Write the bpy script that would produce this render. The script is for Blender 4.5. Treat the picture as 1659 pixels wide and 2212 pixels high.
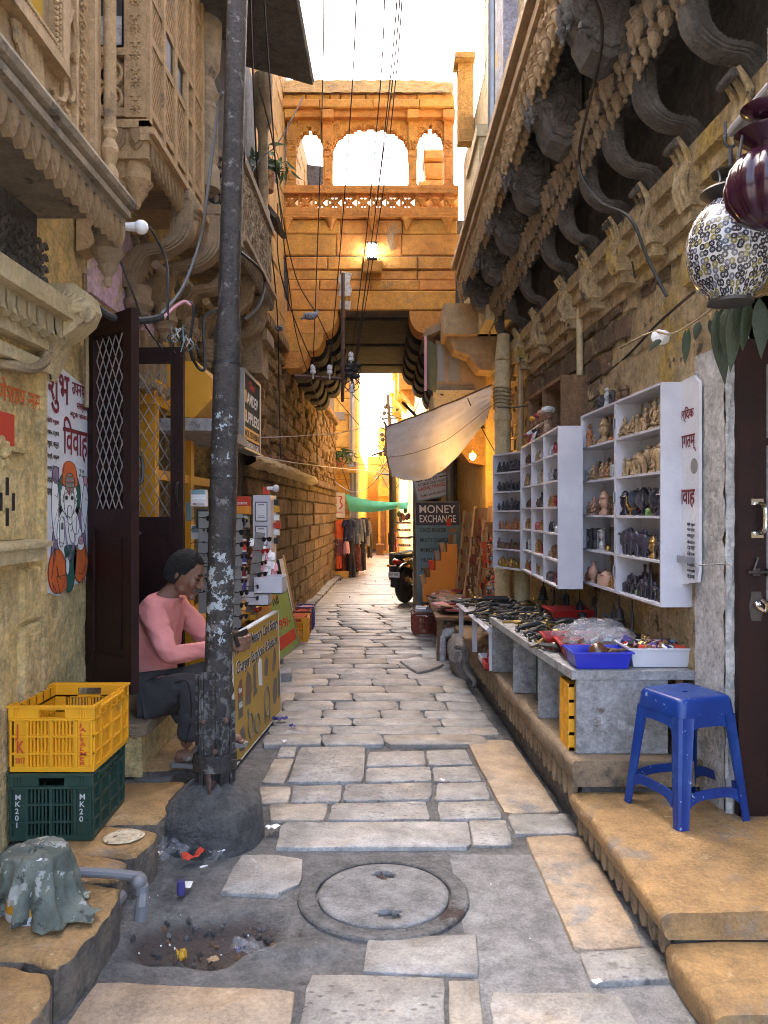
import bpy,bmesh,math,random
from mathutils import Vector,Matrix,noise
from math import radians,sin,cos,pi,sqrt
random.seed(7)
S=bpy.context.scene
C=S.collection
for _o in list(bpy.data.objects):bpy.data.objects.remove(_o)
V=Vector
EYE=1.45
cam=bpy.data.objects.new('camera',bpy.data.cameras.new('camera'));C.objects.link(cam)
cam.location=(0,0,EYE);cam.rotation_euler=(pi/2,0,0)
cam.data.sensor_fit='VERTICAL';cam.data.sensor_height=36;cam.data.lens=27.05
cam.data.clip_start=0.05;cam.data.clip_end=500
S.camera=cam
W=bpy.data.worlds.new('World');S.world=W;W.use_nodes=True
wn=W.node_tree
sky=wn.nodes.new('ShaderNodeTexSky');sky.sky_type='NISHITA';sky.sun_disc=False
SUN_EL,SUN_AZ=radians(50),radians(-36)
sky.sun_elevation=SUN_EL;sky.sun_rotation=SUN_AZ
sky.air_density=0.8;sky.dust_density=8.0;sky.ozone_density=0.2
bg=wn.nodes['Background'];bg.inputs[1].default_value=0.15
wn.links.new(sky.outputs[0],bg.inputs[0])
sl=bpy.data.lights.new('sun','SUN');sl.energy=2.5;sl.angle=radians(0.5);sl.color=(1,.93,.82)
sun=bpy.data.objects.new('sun',sl);C.objects.link(sun)
sdir=V((sin(SUN_AZ)*cos(SUN_EL),cos(SUN_AZ)*cos(SUN_EL),sin(SUN_EL)))
sun.rotation_euler=sdir.to_track_quat('Z','Y').to_euler();sun.location=(0,0,20)
S.view_settings.view_transform='Standard';S.view_settings.look='None'
S.view_settings.exposure=3.68;S.view_settings.gamma=1;S.view_settings.use_curve_mapping=False
S.render.engine='CYCLES'
S.cycles.filter_width=1.0;S.cycles.max_bounces=8;S.cycles.diffuse_bounces=5;S.cycles.glossy_bounces=3
S.cycles.transmission_bounces=6;S.cycles.transparent_max_bounces=8
F_,CX,CY=1662.0,829.5,1106.0
def P(x,y,Y):return V(((x-CX)/F_*Y,Y,EYE-(y-CY)/F_*Y))
def G(x,y,z=0.0):return P(x,y,F_*(EYE-z)/(y-CY))
def RX(u,t):return u-.036*t
def R(u,t,z):return V((RX(u,t),t,z))
def rnd(a,b):return random.uniform(a,b)
MATS={}
def mat(name,c1,c2=None,sc=6,rough=.8,r2=None,bump=0,bsc=40,var=0,metal=0,spot=None,hue=0,emit=0,alpha=None,trans=0,coat=0,bdist=.01,spec=.5,det=5,sss=0,spot2=None,stretch=None,grain=.8):
 m=bpy.data.materials.new(name);m.use_nodes=True;MATS[name]=m
 t=m.node_tree;n=t.nodes;l=t.links;b=n['Principled BSDF']
 b.inputs['Roughness'].default_value=rough;b.inputs['Metallic'].default_value=metal
 b.inputs['Specular IOR Level'].default_value=spec
 b.inputs['Base Color'].default_value=(*c1,1)
 if trans:b.inputs['Transmission Weight'].default_value=trans
 if coat:b.inputs['Coat Weight'].default_value=coat
 if alpha is not None:b.inputs['Alpha'].default_value=alpha
 if emit:
  b.inputs['Emission Color'].default_value=(*c1,1);b.inputs['Emission Strength'].default_value=emit
 if not(c2 or bump or var or spot):return m
 tc=n.new('ShaderNodeTexCoord');oi=n.new('ShaderNodeObjectInfo')
 ml=n.new('ShaderNodeMath');ml.operation='MULTIPLY';ml.inputs[1].default_value=57.3;l.new(oi.outputs['Random'],ml.inputs[0])
 ad=n.new('ShaderNodeVectorMath');ad.operation='ADD';l.new(tc.outputs['Object'],ad.inputs[0]);l.new(ml.outputs[0],ad.inputs[1])
 vec=ad.outputs[0]
 if stretch:
  mp=n.new('ShaderNodeVectorMath');mp.operation='MULTIPLY';mp.inputs[1].default_value=stretch;l.new(vec,mp.inputs[0]);vecs=mp.outputs[0]
 else:vecs=vec
 col=None
 def nz(scale,detail,v=vec,rg=.6):
  x=n.new('ShaderNodeTexNoise');x.inputs['Scale'].default_value=scale;x.inputs['Detail'].default_value=detail;x.inputs['Roughness'].default_value=rg
  l.new(v,x.inputs['Vector']);return x
 def ramp(src,a,bb):
  x=n.new('ShaderNodeMapRange');x.inputs[1].default_value=a;x.inputs[2].default_value=bb;l.new(src,x.inputs[0]);return x.outputs[0]
 def mix(f,a,bb):
  x=n.new('ShaderNodeMix');x.data_type='RGBA'
  if f is not None:l.new(f,x.inputs[0])
  for k,q in((6,a),(7,bb)):
   if isinstance(q,tuple):x.inputs[k].default_value=(*q,1)
   else:l.new(q,x.inputs[k])
  return x.outputs[2]
 col=c1
 if c2:
  x=nz(sc,det,vecs);f=ramp(x.outputs[0],.36,.64);col=mix(f,c1,c2)
  if r2 is not None:
   q=n.new('ShaderNodeMapRange');q.inputs[3].default_value=rough;q.inputs[4].default_value=r2;l.new(f,q.inputs[0]);l.new(q.outputs[0],b.inputs['Roughness'])
 for sp in(spot,spot2):
  if sp:
   x=nz(sp[1],6,vec,.65);f=ramp(x.outputs[0],sp[2],sp[2]+(sp[3]if len(sp)>3 else .04));col=mix(f,col,sp[0])
 if bump>=.25 and grain and not isinstance(col,tuple):
  g1=nz(bsc*1.6,8,vec,.75);g2=nz(sc*3.1,5,vec,.7);gm_=n.new('ShaderNodeMath');gm_.operation='ADD';l.new(g1.outputs[0],gm_.inputs[0]);l.new(g2.outputs[0],gm_.inputs[1])
  q=n.new('ShaderNodeMapRange');q.inputs[1].default_value=.80;q.inputs[2].default_value=1.20;q.inputs[3].default_value=1-.46*grain;q.inputs[4].default_value=1+.44*grain;l.new(gm_.outputs[0],q.inputs[0])
  vm=n.new('ShaderNodeVectorMath');vm.operation='SCALE';l.new(col,vm.inputs[0]);l.new(q.outputs[0],vm.inputs['Scale']);col=vm.outputs[0]
 if var or hue:
  h=n.new('ShaderNodeHueSaturation')
  if isinstance(col,tuple):h.inputs['Color'].default_value=(*col,1)
  else:l.new(col,h.inputs['Color'])
  q=n.new('ShaderNodeMapRange');q.inputs[3].default_value=1-var;q.inputs[4].default_value=1+var;l.new(oi.outputs['Random'],q.inputs[0]);l.new(q.outputs[0],h.inputs['Value'])
  if hue:
   m3=n.new('ShaderNodeMath');m3.operation='MULTIPLY';m3.inputs[1].default_value=7.77;l.new(oi.outputs['Random'],m3.inputs[0])
   m4=n.new('ShaderNodeMath');m4.operation='FRACT';l.new(m3.outputs[0],m4.inputs[0])
   q=n.new('ShaderNodeMapRange');q.inputs[3].default_value=.5-hue;q.inputs[4].default_value=.5+hue;l.new(m4.outputs[0],q.inputs[0]);l.new(q.outputs[0],h.inputs['Hue'])
  col=h.outputs[0]
 if not isinstance(col,tuple):l.new(col,b.inputs['Base Color'])
 if bump:
  x=nz(bsc,6,vec,.7);bp=n.new('ShaderNodeBump');bp.inputs['Strength'].default_value=min(1,bump*1.6);bp.inputs['Distance'].default_value=bdist*3
  l.new(x.outputs[0],bp.inputs['Height']);l.new(bp.outputs[0],b.inputs['Normal'])
 return m
class Fr:
 def __init__(s,o,u,v,n=None):
  s.o=V(o);s.u=V(u).normalized();s.v=V(v).normalized();s.n=V(n).normalized()if n else s.u.cross(s.v).normalized()
 def p(s,a,b,c=0):return s.o+s.u*a+s.v*b+s.n*c
WF=Fr((0,0,0),(1,0,0),(0,1,0))
class MB:
 def __init__(s):s.v=[];s.f=[];s.m=[]
 def add(s,vs,fs,mi=0):
  k=len(s.v);s.v+=[V(x)for x in vs];s.f+=[tuple(i+k for i in f)for f in fs];s.m+=[mi]*len(fs);return s
 def hexa(s,q,mi=0):
  return s.add(q,[(3,2,1,0),(4,5,6,7),(0,1,5,4),(1,2,6,5),(2,3,7,6),(3,0,4,7)],mi)
 def box(s,a,b,mi=0):
  x0,y0,z0=a;x1,y1,z1=b
  return s.hexa([(x0,y0,z0),(x1,y0,z0),(x1,y1,z0),(x0,y1,z0),(x0,y0,z1),(x1,y0,z1),(x1,y1,z1),(x0,y1,z1)],mi)
 def fbox(s,fr,a0,a1,b0,b1,c0,c1,mi=0):
  p=fr.p
  return s.hexa([p(a0,b0,c0),p(a1,b0,c0),p(a1,b1,c0),p(a0,b1,c0),p(a0,b0,c1),p(a1,b0,c1),p(a1,b1,c1),p(a0,b1,c1)],mi)
 def prism(s,fr,pts,c0,c1,mi=0,back=True):
  n=len(pts);vs=[fr.p(a,b,c0)for a,b in pts]+[fr.p(a,b,c1)for a,b in pts]
  fs=[tuple(range(n,2*n))]+([tuple(range(n-1,-1,-1))]if back else[])+[(i,(i+1)%n,n+(i+1)%n,n+i)for i in range(n)]
  return s.add(vs,fs,mi)
 def cham(s,fr,a0,a1,b0,b1,c0,c1,e=.01,mi=0,j=0):
  J=lambda:rnd(-j,j)if j else 0
  p=fr.p
  q=[(a0+J(),b0+J()),(a1+J(),b0+J()),(a1+J(),b1+J()),(a0+J(),b1+J())]
  ca,cb=(a0+a1)/2,(b0+b1)/2
  ins=[(a+(e if a<ca else-e),b+(e if b<cb else-e))for a,b in q]
  vs=[p(a,b,c0)for a,b in q]+[p(a,b,c1-e)for a,b in q]+[p(a,b,c1+J())for a,b in ins]
  return s.add(vs,[(3,2,1,0),(8,9,10,11)]+[(i,(i+1)%4,4+(i+1)%4,4+i)for i in range(4)]+[(4+i,4+(i+1)%4,8+(i+1)%4,8+i)for i in range(4)],mi)
 def tube(s,pts,r,n=6,mi=0,cap=True):
  pts=[V(q)for q in pts];N=len(pts);R_=r if isinstance(r,(list,tuple))else[r]*N
  k=len(s.v);up=V((0,0,1));t0=(pts[1]-pts[0]).normalized()
  if abs(t0.dot(up))>.9:up=V((1,0,0))
  nx=t0.cross(up).normalized()
  for i,q in enumerate(pts):
   t=((pts[min(i+1,N-1)]-pts[max(i-1,0)])).normalized()
   nx=(nx-t*nx.dot(t)).normalized();ny=t.cross(nx)
   for j in range(n):
    a=2*pi*j/n;s.v.append(q+(nx*cos(a)+ny*sin(a))*R_[i])
  for i in range(N-1):
   for j in range(n):
    s.f.append((k+i*n+j,k+i*n+(j+1)%n,k+(i+1)*n+(j+1)%n,k+(i+1)*n+j));s.m.append(mi)
  if cap:
   s.f.append(tuple(k+j for j in reversed(range(n))));s.m.append(mi)
   s.f.append(tuple(k+(N-1)*n+j for j in range(n)));s.m.append(mi)
  return s
 def cyl(s,a,b,r,r1=None,n=12,mi=0):return s.tube([a,b],[r,r if r1 is None else r1],n,mi)
 def lathe(s,prof,o=(0,0,0),fr=None,n=14,mi=0,lob=0,lamp=0):
  fr=fr or Fr((0,0,0),(1,0,0),(0,1,0));o=V(o);k=len(s.v);N=len(prof)
  for r,h in prof:
   for j in range(n):
    a=2*pi*j/n;rr=r*(1+(lamp*abs(cos(lob*a/2))if lob else 0))
    s.v.append(o+fr.u*(rr*cos(a))+fr.v*(rr*sin(a))+fr.n*h)
  for i in range(N-1):
   for j in range(n):
    s.f.append((k+i*n+j,k+i*n+(j+1)%n,k+(i+1)*n+(j+1)%n,k+(i+1)*n+j));s.m.append(mi)
  if prof[0][0]>1e-4:s.f.append(tuple(k+j for j in reversed(range(n))));s.m.append(mi)
  if prof[-1][0]>1e-4:s.f.append(tuple(k+(N-1)*n+j for j in range(n)));s.m.append(mi)
  return s
 def ball(s,c,r,sq=(1,1,1),n=8,m=6,mi=0,rot=None):
  c=V(c);k=len(s.v);pts=[]
  for i in range(m+1):
   th=pi*i/m
   for j in range(n):
    ph=2*pi*j/n;q=V((sin(th)*cos(ph)*sq[0],sin(th)*sin(ph)*sq[1],cos(th)*sq[2]))*r
    if rot:q=rot@q
    s.v.append(c+q)
  for i in range(m):
   for j in range(n):
    s.f.append((k+(i+1)*n+j,k+(i+1)*n+(j+1)%n,k+i*n+(j+1)%n,k+i*n+j));s.m.append(mi)
  return s
 def grid(s,fn,nu,nv,mi=0):
  k=len(s.v)
  for i in range(nu+1):
   for j in range(nv+1):s.v.append(V(fn(i/nu,j/nv)))
  for i in range(nu):
   for j in range(nv):
    a=k+i*(nv+1)+j;s.f.append((a,a+nv+1,a+nv+2,a+1));s.m.append(mi)
  return s
 def xf(s,M,k=0):
  for i in range(k,len(s.v)):s.v[i]=M@s.v[i]
  return s
 def jit(s,a,k=0,f=9.0):
  for i in range(k,len(s.v)):s.v[i]=s.v[i]+noise.noise_vector(s.v[i]*f)*a
  return s
 def mesh(s,name,mats,smooth=35):
  me=bpy.data.meshes.new(name);me.from_pydata([tuple(q)for q in s.v],[],s.f)
  for m in(mats if isinstance(mats,(list,tuple))else[mats]):me.materials.append(MATS[m]if isinstance(m,str)else m)
  me.polygons.foreach_set('material_index',s.m)
  if smooth:
   me.polygons.foreach_set('use_smooth',[True]*len(s.f));me.set_sharp_from_angle(angle=radians(smooth))
  me.update();return me
 def build(s,name,mats,parent=None,local=False,smooth=35):
  """world coordinates unless local; the object's origin goes to the base of its bounds"""
  o=V((0,0,0))
  if not local:
   xs=[q.x for q in s.v];ys=[q.y for q in s.v];zs=[q.z for q in s.v]
   o=V(((min(xs)+max(xs))/2,(min(ys)+max(ys))/2,min(zs)))
   s.v=[q-o for q in s.v]
  ob=bpy.data.objects.new(name,s.mesh(name,mats,smooth));C.objects.link(ob)
  ob.location=o-(world_loc(parent)if parent and not local else V((0,0,0)))
  if parent:ob.parent=parent
  return ob
def world_loc(o):
 p=V(o.location)
 while o.parent:o=o.parent;p=p+V(o.location)
 return p
def tag(o,label=None,cat=None,group=None,kind=None):
 for k,q in(('label',label),('category',cat),('group',group),('kind',kind)):
  if q:o[k]=q
 return o
def thing(name,label,cat,loc=(0,0,0),rz=0,group=None):
 o=bpy.data.objects.new(name,None);C.objects.link(o);o.location=loc;o.rotation_euler=(0,0,rz);o.empty_display_size=.1
 return tag(o,label,cat,group)
def inst(me,name,loc,parent=None,rot=(0,0,0),sc=(1,1,1)):
 o=bpy.data.objects.new(name,me);C.objects.link(o);o.location=loc;o.rotation_euler=rot
 o.scale=sc if isinstance(sc,(tuple,list))else(sc,)*3
 if parent:o.parent=parent
 return o
def kids(o):return[q for q in C.objects if q.parent==o]
def dup(o,loc=None,rz=None,label=None,parent=None,_k=None):
 if _k is None:
  _k={}
  for q in C.objects:
   if q.parent:_k.setdefault(q.parent.name,[]).append(q)
 c=o.copy();C.objects.link(c)
 if parent:c.parent=parent
 if loc is not None:c.location=loc
 if rz is not None:c.rotation_euler=(0,0,rz)
 if label:c['label']=label
 for q in _k.get(o.name,[]):dup(q,parent=c,_k=_k)
 return c
def frot(fr):
 return Matrix((fr.u,fr.v,fr.n)).transposed()
_font={}
def text(s,fr,a0,b0,a1,b1,m,parent,bold=0,c=.003,ex=.0012,name='lettering',skew=0):
 """flat lettering fitted into the rectangle a0..a1, b0..b1 of a frame"""
 cu=bpy.data.curves.new('t','FONT');cu.body=s;cu.offset=bold;cu.extrude=0.01;cu.resolution_u=3;cu.shear=skew
 cu.align_x='LEFT';cu.space_line=.95
 ob=bpy.data.objects.new('t',cu);C.objects.link(ob);bpy.context.view_layer.update()
 me=bpy.data.meshes.new_from_object(ob);bpy.data.objects.remove(ob)
 xs=[q.co.x for q in me.vertices];ys=[q.co.y for q in me.vertices]
 if not xs:return None
 x0,x1,y0,y1=min(xs),max(xs),min(ys),max(ys)
 base=fr.p((a0+a1)/2,(b0+b1)/2,c);w=world_loc(parent)if parent else V((0,0,0))
 for q in me.vertices:
  q.co=fr.p(a0+(q.co.x-x0)/(x1-x0)*(a1-a0),b0+(q.co.y-y0)/(y1-y0)*(b1-b0),c+(ex if q.co.z>0 else 0))-base
 me.materials.clear();me.materials.append(MATS[m]);
 o=bpy.data.objects.new(name,me);C.objects.link(o);o.location=base-w
 if parent:o.parent=parent
 return o
def bez(p,n=10):
 p=[V(q)for q in p];out=[]
 for i in range(len(p)-1):
  a,b,c,d=p[max(i-1,0)],p[i],p[i+1],p[min(i+2,len(p)-1)]
  for k in range(n):
   t=k/n;out.append(.5*((2*b)+(c-a)*t+(2*a-5*b+4*c-d)*t*t+(3*b-a-3*c+d)*t**3))
 out.append(p[-1]);return out
def sag(a,b,d,n=14):
 a,b=V(a),V(b);return[a.lerp(b,i/n)-V((0,0,d*4*(i/n)*(1-i/n)))for i in range(n+1)]
def rough_wall(a,b,amp=.012):
 q=V((a,b,0));r=noise.noise(q*2.2)*1.1+noise.noise(q*9)*.55+(.5-abs(noise.noise(q*21+V((3,1,0)))))*.42+noise.noise(q*46)*.22
 c=noise.noise(q*6+V((9,2,0)))
 return amp*(r-(.9 if c>.42 else 0))
mat('plaster_yellow',(.76,.55,.22),(.68,.51,.24),3,.85,bump=.55,bsc=26,bdist=.02,spot=((.44,.33,.18),5,.61,.1),spot2=((.72,.48,.13),7,.60,.06))
mat('plaster_ochre',(.60,.45,.25),(.50,.35,.17),3.5,.88,bump=.7,bsc=24,bdist=.022,spot=((.60,.40,.11),2.6,.54,.08),spot2=((.15,.105,.065),6,.60,.04))
mat('plaster_pale',(.64,.52,.31),(.58,.46,.24),4,.85,bump=.5,bsc=30,bdist=.015,spot=((.34,.26,.15),6,.62,.08),grain=.4)
mat('plaster_pink',(.62,.42,.55),(.60,.46,.52),5,.85,bump=.3,bsc=30,spot=((.55,.44,.28),6,.58,.05))
mat('plaster_white',(.55,.53,.50),(.44,.42,.39),4,.85,bump=.5,bsc=26,bdist=.012,spot=((.25,.21,.17),7,.64,.06))
mat('panel_white',(.66,.66,.68),(.58,.58,.60),6,.8,bump=.15,bsc=60,spot=((.45,.43,.40),10,.66,.05))
mat('sand_carved',(.47,.31,.155),(.38,.25,.125),7,.85,bump=.5,bsc=55,bdist=.008,spot=((.15,.11,.075),6,.60,.12),var=.06,grain=.4)
mat('sand_grey',(.36,.28,.19),(.24,.19,.13),7,.9,bump=.55,bsc=55,bdist=.008,spot=((.10,.085,.07),8,.58,.1),var=.06,grain=.4)
mat('sand_block',(.25,.155,.07),(.165,.105,.055),5,.9,bump=.8,bsc=34,bdist=.02,var=.25,hue=.012,spot=((.10,.075,.05),9,.60,.08))
mat('sand_orange',(.62,.28,.055),(.50,.215,.045),4,.85,bump=.45,bsc=40,bdist=.01,var=.12,hue=.008,spot=((.36,.20,.08),5,.60,.1),grain=.5)
mat('sand_amber',(.55,.31,.09),(.46,.25,.075),4,.85,bump=.5,bsc=30,bdist=.015,var=.1,spot=((.33,.20,.09),7,.6,.08),grain=.5)
mat('sand_rubble',(.36,.215,.085),(.22,.135,.06),6,.9,bump=.9,bsc=26,bdist=.03,spot=((.12,.09,.06),8,.60,.07),spot2=((.50,.42,.30),6,.64,.05))
mat('sand_gold',(.66,.42,.11),(.60,.36,.09),3,.85,bump=.3,bsc=30,var=.1,grain=.5)
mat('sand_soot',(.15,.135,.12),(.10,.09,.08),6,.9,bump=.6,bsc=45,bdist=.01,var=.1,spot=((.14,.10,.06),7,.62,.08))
mat('black_stone',(.05,.048,.046),(.032,.031,.03),6,.9,bump=.6,bsc=40,var=.15)  # near-black stone of back corbels and lintels; painted shade behind the lattice
mat('sand_dusty',(.36,.26,.155),(.26,.19,.12),6,.9,bump=.6,bsc=55,bdist=.008,var=.08,spot=((.10,.08,.06),6,.58,.1),grain=.4)
mat('mortar',(.20,.195,.185),(.125,.122,.115),6,.75,bump=.7,bsc=45,bdist=.01,spot=((.17,.165,.155),14,.62,.05),spot2=((.075,.05,.04),4,.62,.06))
mat('cement',(.26,.255,.245),(.185,.18,.174),5,.8,bump=.5,bsc=60,bdist=.006,spot=((.27,.26,.25),34,.66,.04))
mat('cement_dark',(.115,.112,.107),(.07,.068,.066),5,.7,bump=.6,bsc=30,bdist=.012,spot=((.28,.26,.24),30,.74,.02),spot2=((.13,.125,.12),4,.56,.1))
mat('wood_dark',(.026,.008,.006),(.016,.006,.005),8,.55,bump=.1,bsc=50,spec=.25,spot=((.10,.06,.05),60,.74,.02))
mat('wood_brown',(.20,.11,.05),(.13,.07,.035),6,.7,bump=.3,bsc=40,var=.2,stretch=(6,6,1))
mat('wood_pale',(.40,.28,.16),(.32,.21,.11),8,.7,bump=.2,var=.12)
mat('white_paint',(.56,.555,.60),(.48,.475,.52),5,.55,bump=.08,bsc=30,spot=((.30,.29,.30),14,.70,.02))
mat('grey_paint',(.30,.30,.30),(.23,.225,.22),7,.7,bump=.25,bsc=40,spot=((.13,.10,.07),6,.64,.05),spot2=((.42,.42,.43),5,.62,.06))
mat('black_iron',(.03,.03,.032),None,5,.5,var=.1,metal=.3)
mat('dark_metal',(.05,.045,.042),(.10,.085,.07),8,.45,metal=.6,bump=.1)
mat('rust_metal',(.10,.06,.05),(.16,.10,.08),9,.7,metal=.4,bump=.3)
mat('galv',(.30,.31,.32),(.24,.25,.26),8,.4,metal=.5)
mat('chrome',(.75,.75,.75),None,rough=.15,metal=1)
mat('brass',(.50,.33,.10),(.34,.22,.07),20,.35,metal=.9,var=.2)
mat('bronze',(.10,.085,.055),(.05,.05,.045),25,.4,metal=.7,var=.3)
mat('cable_black',(.018,.018,.018),rough=.6)
mat('cable_grey',(.16,.16,.165),rough=.6)
mat('cable_white',(.5,.48,.46),rough=.6)
mat('rope',(.30,.22,.12),(.20,.15,.09),60,.9)
mat('yellow_plastic',(.78,.37,.012),(.70,.31,.01),7,.45,spot=((.42,.22,.05),9,.66,.08),bump=.05)
mat('green_plastic',(.014,.045,.030),(.022,.055,.042),7,.5,spot=((.08,.10,.09),12,.66,.06))
mat('blue_tray',(.02,.03,.42),rough=.35)
mat('red_plastic',(.42,.02,.015),(.36,.02,.015),8,.4)
mat('red_crate',(.24,.035,.015),(.20,.03,.015),8,.5)
mat('purple_plastic',(.06,.05,.20),(.05,.04,.16),8,.5)
mat('white_plastic',(.62,.62,.66),(.55,.55,.60),8,.4)
mat('yellow_paint',(.62,.30,.015),(.55,.26,.012),6,.5,spot=((.30,.17,.05),8,.68,.05))
mat('orange_paint',(.66,.24,.012),(.60,.21,.01),6,.5)
mat('board_yellow',(.50,.30,.035),(.44,.26,.03),3,.45)
mat('ink_black',(.02,.018,.016),rough=.6);mat('ink_maroon',(.16,.012,.02),rough=.7);mat('ink_red',(.50,.05,.02),rough=.8)
mat('ink_orange',(.60,.12,.02),(.50,.10,.02),9,.8);mat('ink_green',(.02,.10,.07),rough=.8);mat('ink_violet',(.20,.14,.22),rough=.8)
mat('ink_white',(.72,.72,.72),rough=.6);mat('ink_grey',(.22,.21,.19),rough=.6);mat('ink_pink',(.60,.30,.34),rough=.8)
mat('ink_faint',(.34,.12,.10),rough=.8);mat('ink_teal',(.20,.32,.36),rough=.6)
mat('wrap_silver',(.60,.60,.62),(.35,.35,.38),30,.2,metal=.6)
# ================================================================ SETTING: ground, paving
m=mat('paving',(.325,.31,.285),(.24,.23,.213),3.5,.30,r2=.52,bump=.3,bsc=60,var=.13,bdist=.004,spot=((.36,.28,.19),1.6,.61,.12),spot2=((.14,.135,.125),9,.62,.08))
def add_pits(m,col=(.09,.085,.08),sc=22,amt=.62):
 t=m.node_tree;n=t.nodes;l=t.links;b=n['Principled BSDF']
 tc=n.new('ShaderNodeTexCoord');mp=n.new('ShaderNodeVectorMath');mp.operation='MULTIPLY';mp.inputs[1].default_value=(1.0,1.7,.3)
 l.new(tc.outputs['Object'],mp.inputs[0])
 v=n.new('ShaderNodeTexVoronoi');v.inputs['Scale'].default_value=sc;l.new(mp.outputs[0],v.inputs['Vector'])
 r=n.new('ShaderNodeMapRange');r.inputs[1].default_value=.13;r.inputs[2].default_value=.27;r.inputs[3].default_value=1;r.inputs[4].default_value=0;l.new(v.outputs['Distance'],r.inputs[0])
 oi=n.new('ShaderNodeObjectInfo');q=n.new('ShaderNodeMath');q.operation='MULTIPLY';q.inputs[1].default_value=5.31;l.new(oi.outputs['Random'],q.inputs[0])
 fr=n.new('ShaderNodeMath');fr.operation='FRACT';l.new(q.outputs[0],fr.inputs[0])
 nz=n.new('ShaderNodeTexNoise');nz.inputs['Scale'].default_value=4;l.new(tc.outputs['Object'],nz.inputs[0])
 ad=n.new('ShaderNodeMath');ad.operation='MULTIPLY';l.new(fr.outputs[0],ad.inputs[0]);l.new(nz.outputs[0],ad.inputs[1])
 st=n.new('ShaderNodeMapRange');st.inputs[1].default_value=.08;st.inputs[2].default_value=.3;l.new(ad.outputs[0],st.inputs[0])
 f=n.new('ShaderNodeMath');f.operation='MULTIPLY';l.new(r.outputs[0],f.inputs[0]);l.new(st.outputs[0],f.inputs[1])
 src=b.inputs['Base Color'].links[0].from_socket
 mx=n.new('ShaderNodeMix');mx.data_type='RGBA';mx.inputs[7].default_value=(*col,1);l.new(src,mx.inputs[6])
 f2=n.new('ShaderNodeMath');f2.operation='MULTIPLY';f2.inputs[1].default_value=amt;l.new(f.outputs[0],f2.inputs[0]);l.new(f2.outputs[0],mx.inputs[0]);l.new(mx.outputs[2],b.inputs['Base Color'])
 bp=[x for x in n if x.type=='BUMP'][0];old=bp.inputs['Height'].links[0].from_socket
 sb=n.new('ShaderNodeMath');sb.operation='SUBTRACT';l.new(old,sb.inputs[0]);l.new(f.outputs[0],sb.inputs[1]);l.new(sb.outputs[0],bp.inputs['Height']);bp.inputs['Strength'].default_value=.5
add_pits(m)
mat('paving_brown',(.38,.27,.165),(.30,.235,.17),2.5,.45,r2=.6,bump=.3,bsc=50,bdist=.004,spot=((.20,.185,.17),4,.56,.1),spot2=((.36,.20,.10),5,.64,.1))
mat('paving_warm',(.35,.30,.235),(.275,.245,.205),2.5,.38,r2=.55,bump=.3,bsc=50,bdist=.004,spot=((.23,.215,.195),4,.56,.1))
mat('step_stone',(.37,.215,.08),(.28,.17,.07),3,.55,bump=.4,bsc=45,bdist=.006,var=.06,spot=((.19,.155,.125),4.5,.565,.12),spot2=((.46,.34,.19),13,.62,.06))
mat('step_side',(.22,.18,.13),(.14,.12,.10),6,.8,bump=.8,bsc=30,bdist=.015,spot=((.30,.19,.08),5,.6,.08))
mat('dirt',(.075,.06,.05),(.05,.042,.038),6,.9,bump=.9,bsc=40,bdist=.012,spot=((.09,.035,.025),5,.6,.06),spot2=((.14,.10,.075),9,.68,.05))
PIT=G(445,2012)
def ground_z(x,y):
 z=-.016+.007*noise.noise(V((x*3,y*3,0)))+.004*noise.noise(V((x*11,y*11,3)))
 d=sqrt(((x-PIT.x)/.27)**2+((y-PIT.y)/.16)**2)+.25*noise.noise(V((x*7,y*7,5)))
 if d<1.15:z-=.06*max(0,min(1,(1.15-d)/.55))
 g=G(620,2045);d2=sqrt(((x-g.x)/.2)**2+((y-g.y)/.05)**2)+.3*noise.noise(V((x*9,y*9,1)))
 if d2<1.1:z+=.022*max(0,min(1,(1.1-d2)/.4))
 return z
gm=MB();nx,ny=190,200
gm.grid(lambda i,j:(-1.9+3.8*i,.7+3.6*j,ground_z(-1.9+3.8*i,.7+3.6*j)),nx,ny)
for k,f in enumerate(gm.f):
 c=(gm.v[f[0]]+gm.v[f[2]])/2
 if c.x>.28 and c.y<3.3:gm.m[k]=1
gm.add([(-40,-40,-.03),(40,-40,-.03),(40,.72,-.03),(-40,.72,-.03)],[(0,1,2,3)])
gm.add([(-40,4.25,-.025),(40,4.25,-.025),(40,90,-.025),(-40,90,-.025)],[(0,1,2,3)])
gm.add([(-40,.7,-.03),(-1.88,.7,-.03),(-1.88,4.3,-.03),(-40,4.3,-.03)],[(0,1,2,3)])
gm.add([(1.88,.7,-.03),(40,.7,-.03),(40,4.3,-.03),(1.88,4.3,-.03)],[(0,1,2,3)])
def blend_dirt():
 t=MATS['mortar'].node_tree;n=t.nodes;l=t.links;b=n['Principled BSDF'];a=n.new('ShaderNodeAttribute');a.attribute_name='soil'
 old=b.inputs['Base Color'].links[0].from_socket;x=n.new('ShaderNodeTexNoise');x.inputs['Scale'].default_value=9;x.inputs['Detail'].default_value=6;tc=n.new('ShaderNodeTexCoord');l.new(tc.outputs['Object'],x.inputs[0])
 r=n.new('ShaderNodeMix');r.data_type='RGBA';r.inputs[6].default_value=(.075,.045,.036,1);r.inputs[7].default_value=(.075,.07,.064,1);l.new(x.outputs[0],r.inputs[0])
 m1=n.new('ShaderNodeMix');m1.data_type='RGBA';l.new(a.outputs['Fac'],m1.inputs[0]);l.new(old,m1.inputs[6]);l.new(r.outputs[2],m1.inputs[7]);l.new(m1.outputs[2],b.inputs['Base Color'])
blend_dirt()
street=gm.build('street',['mortar','cement'],local=True);tag(street,kind='structure')
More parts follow.
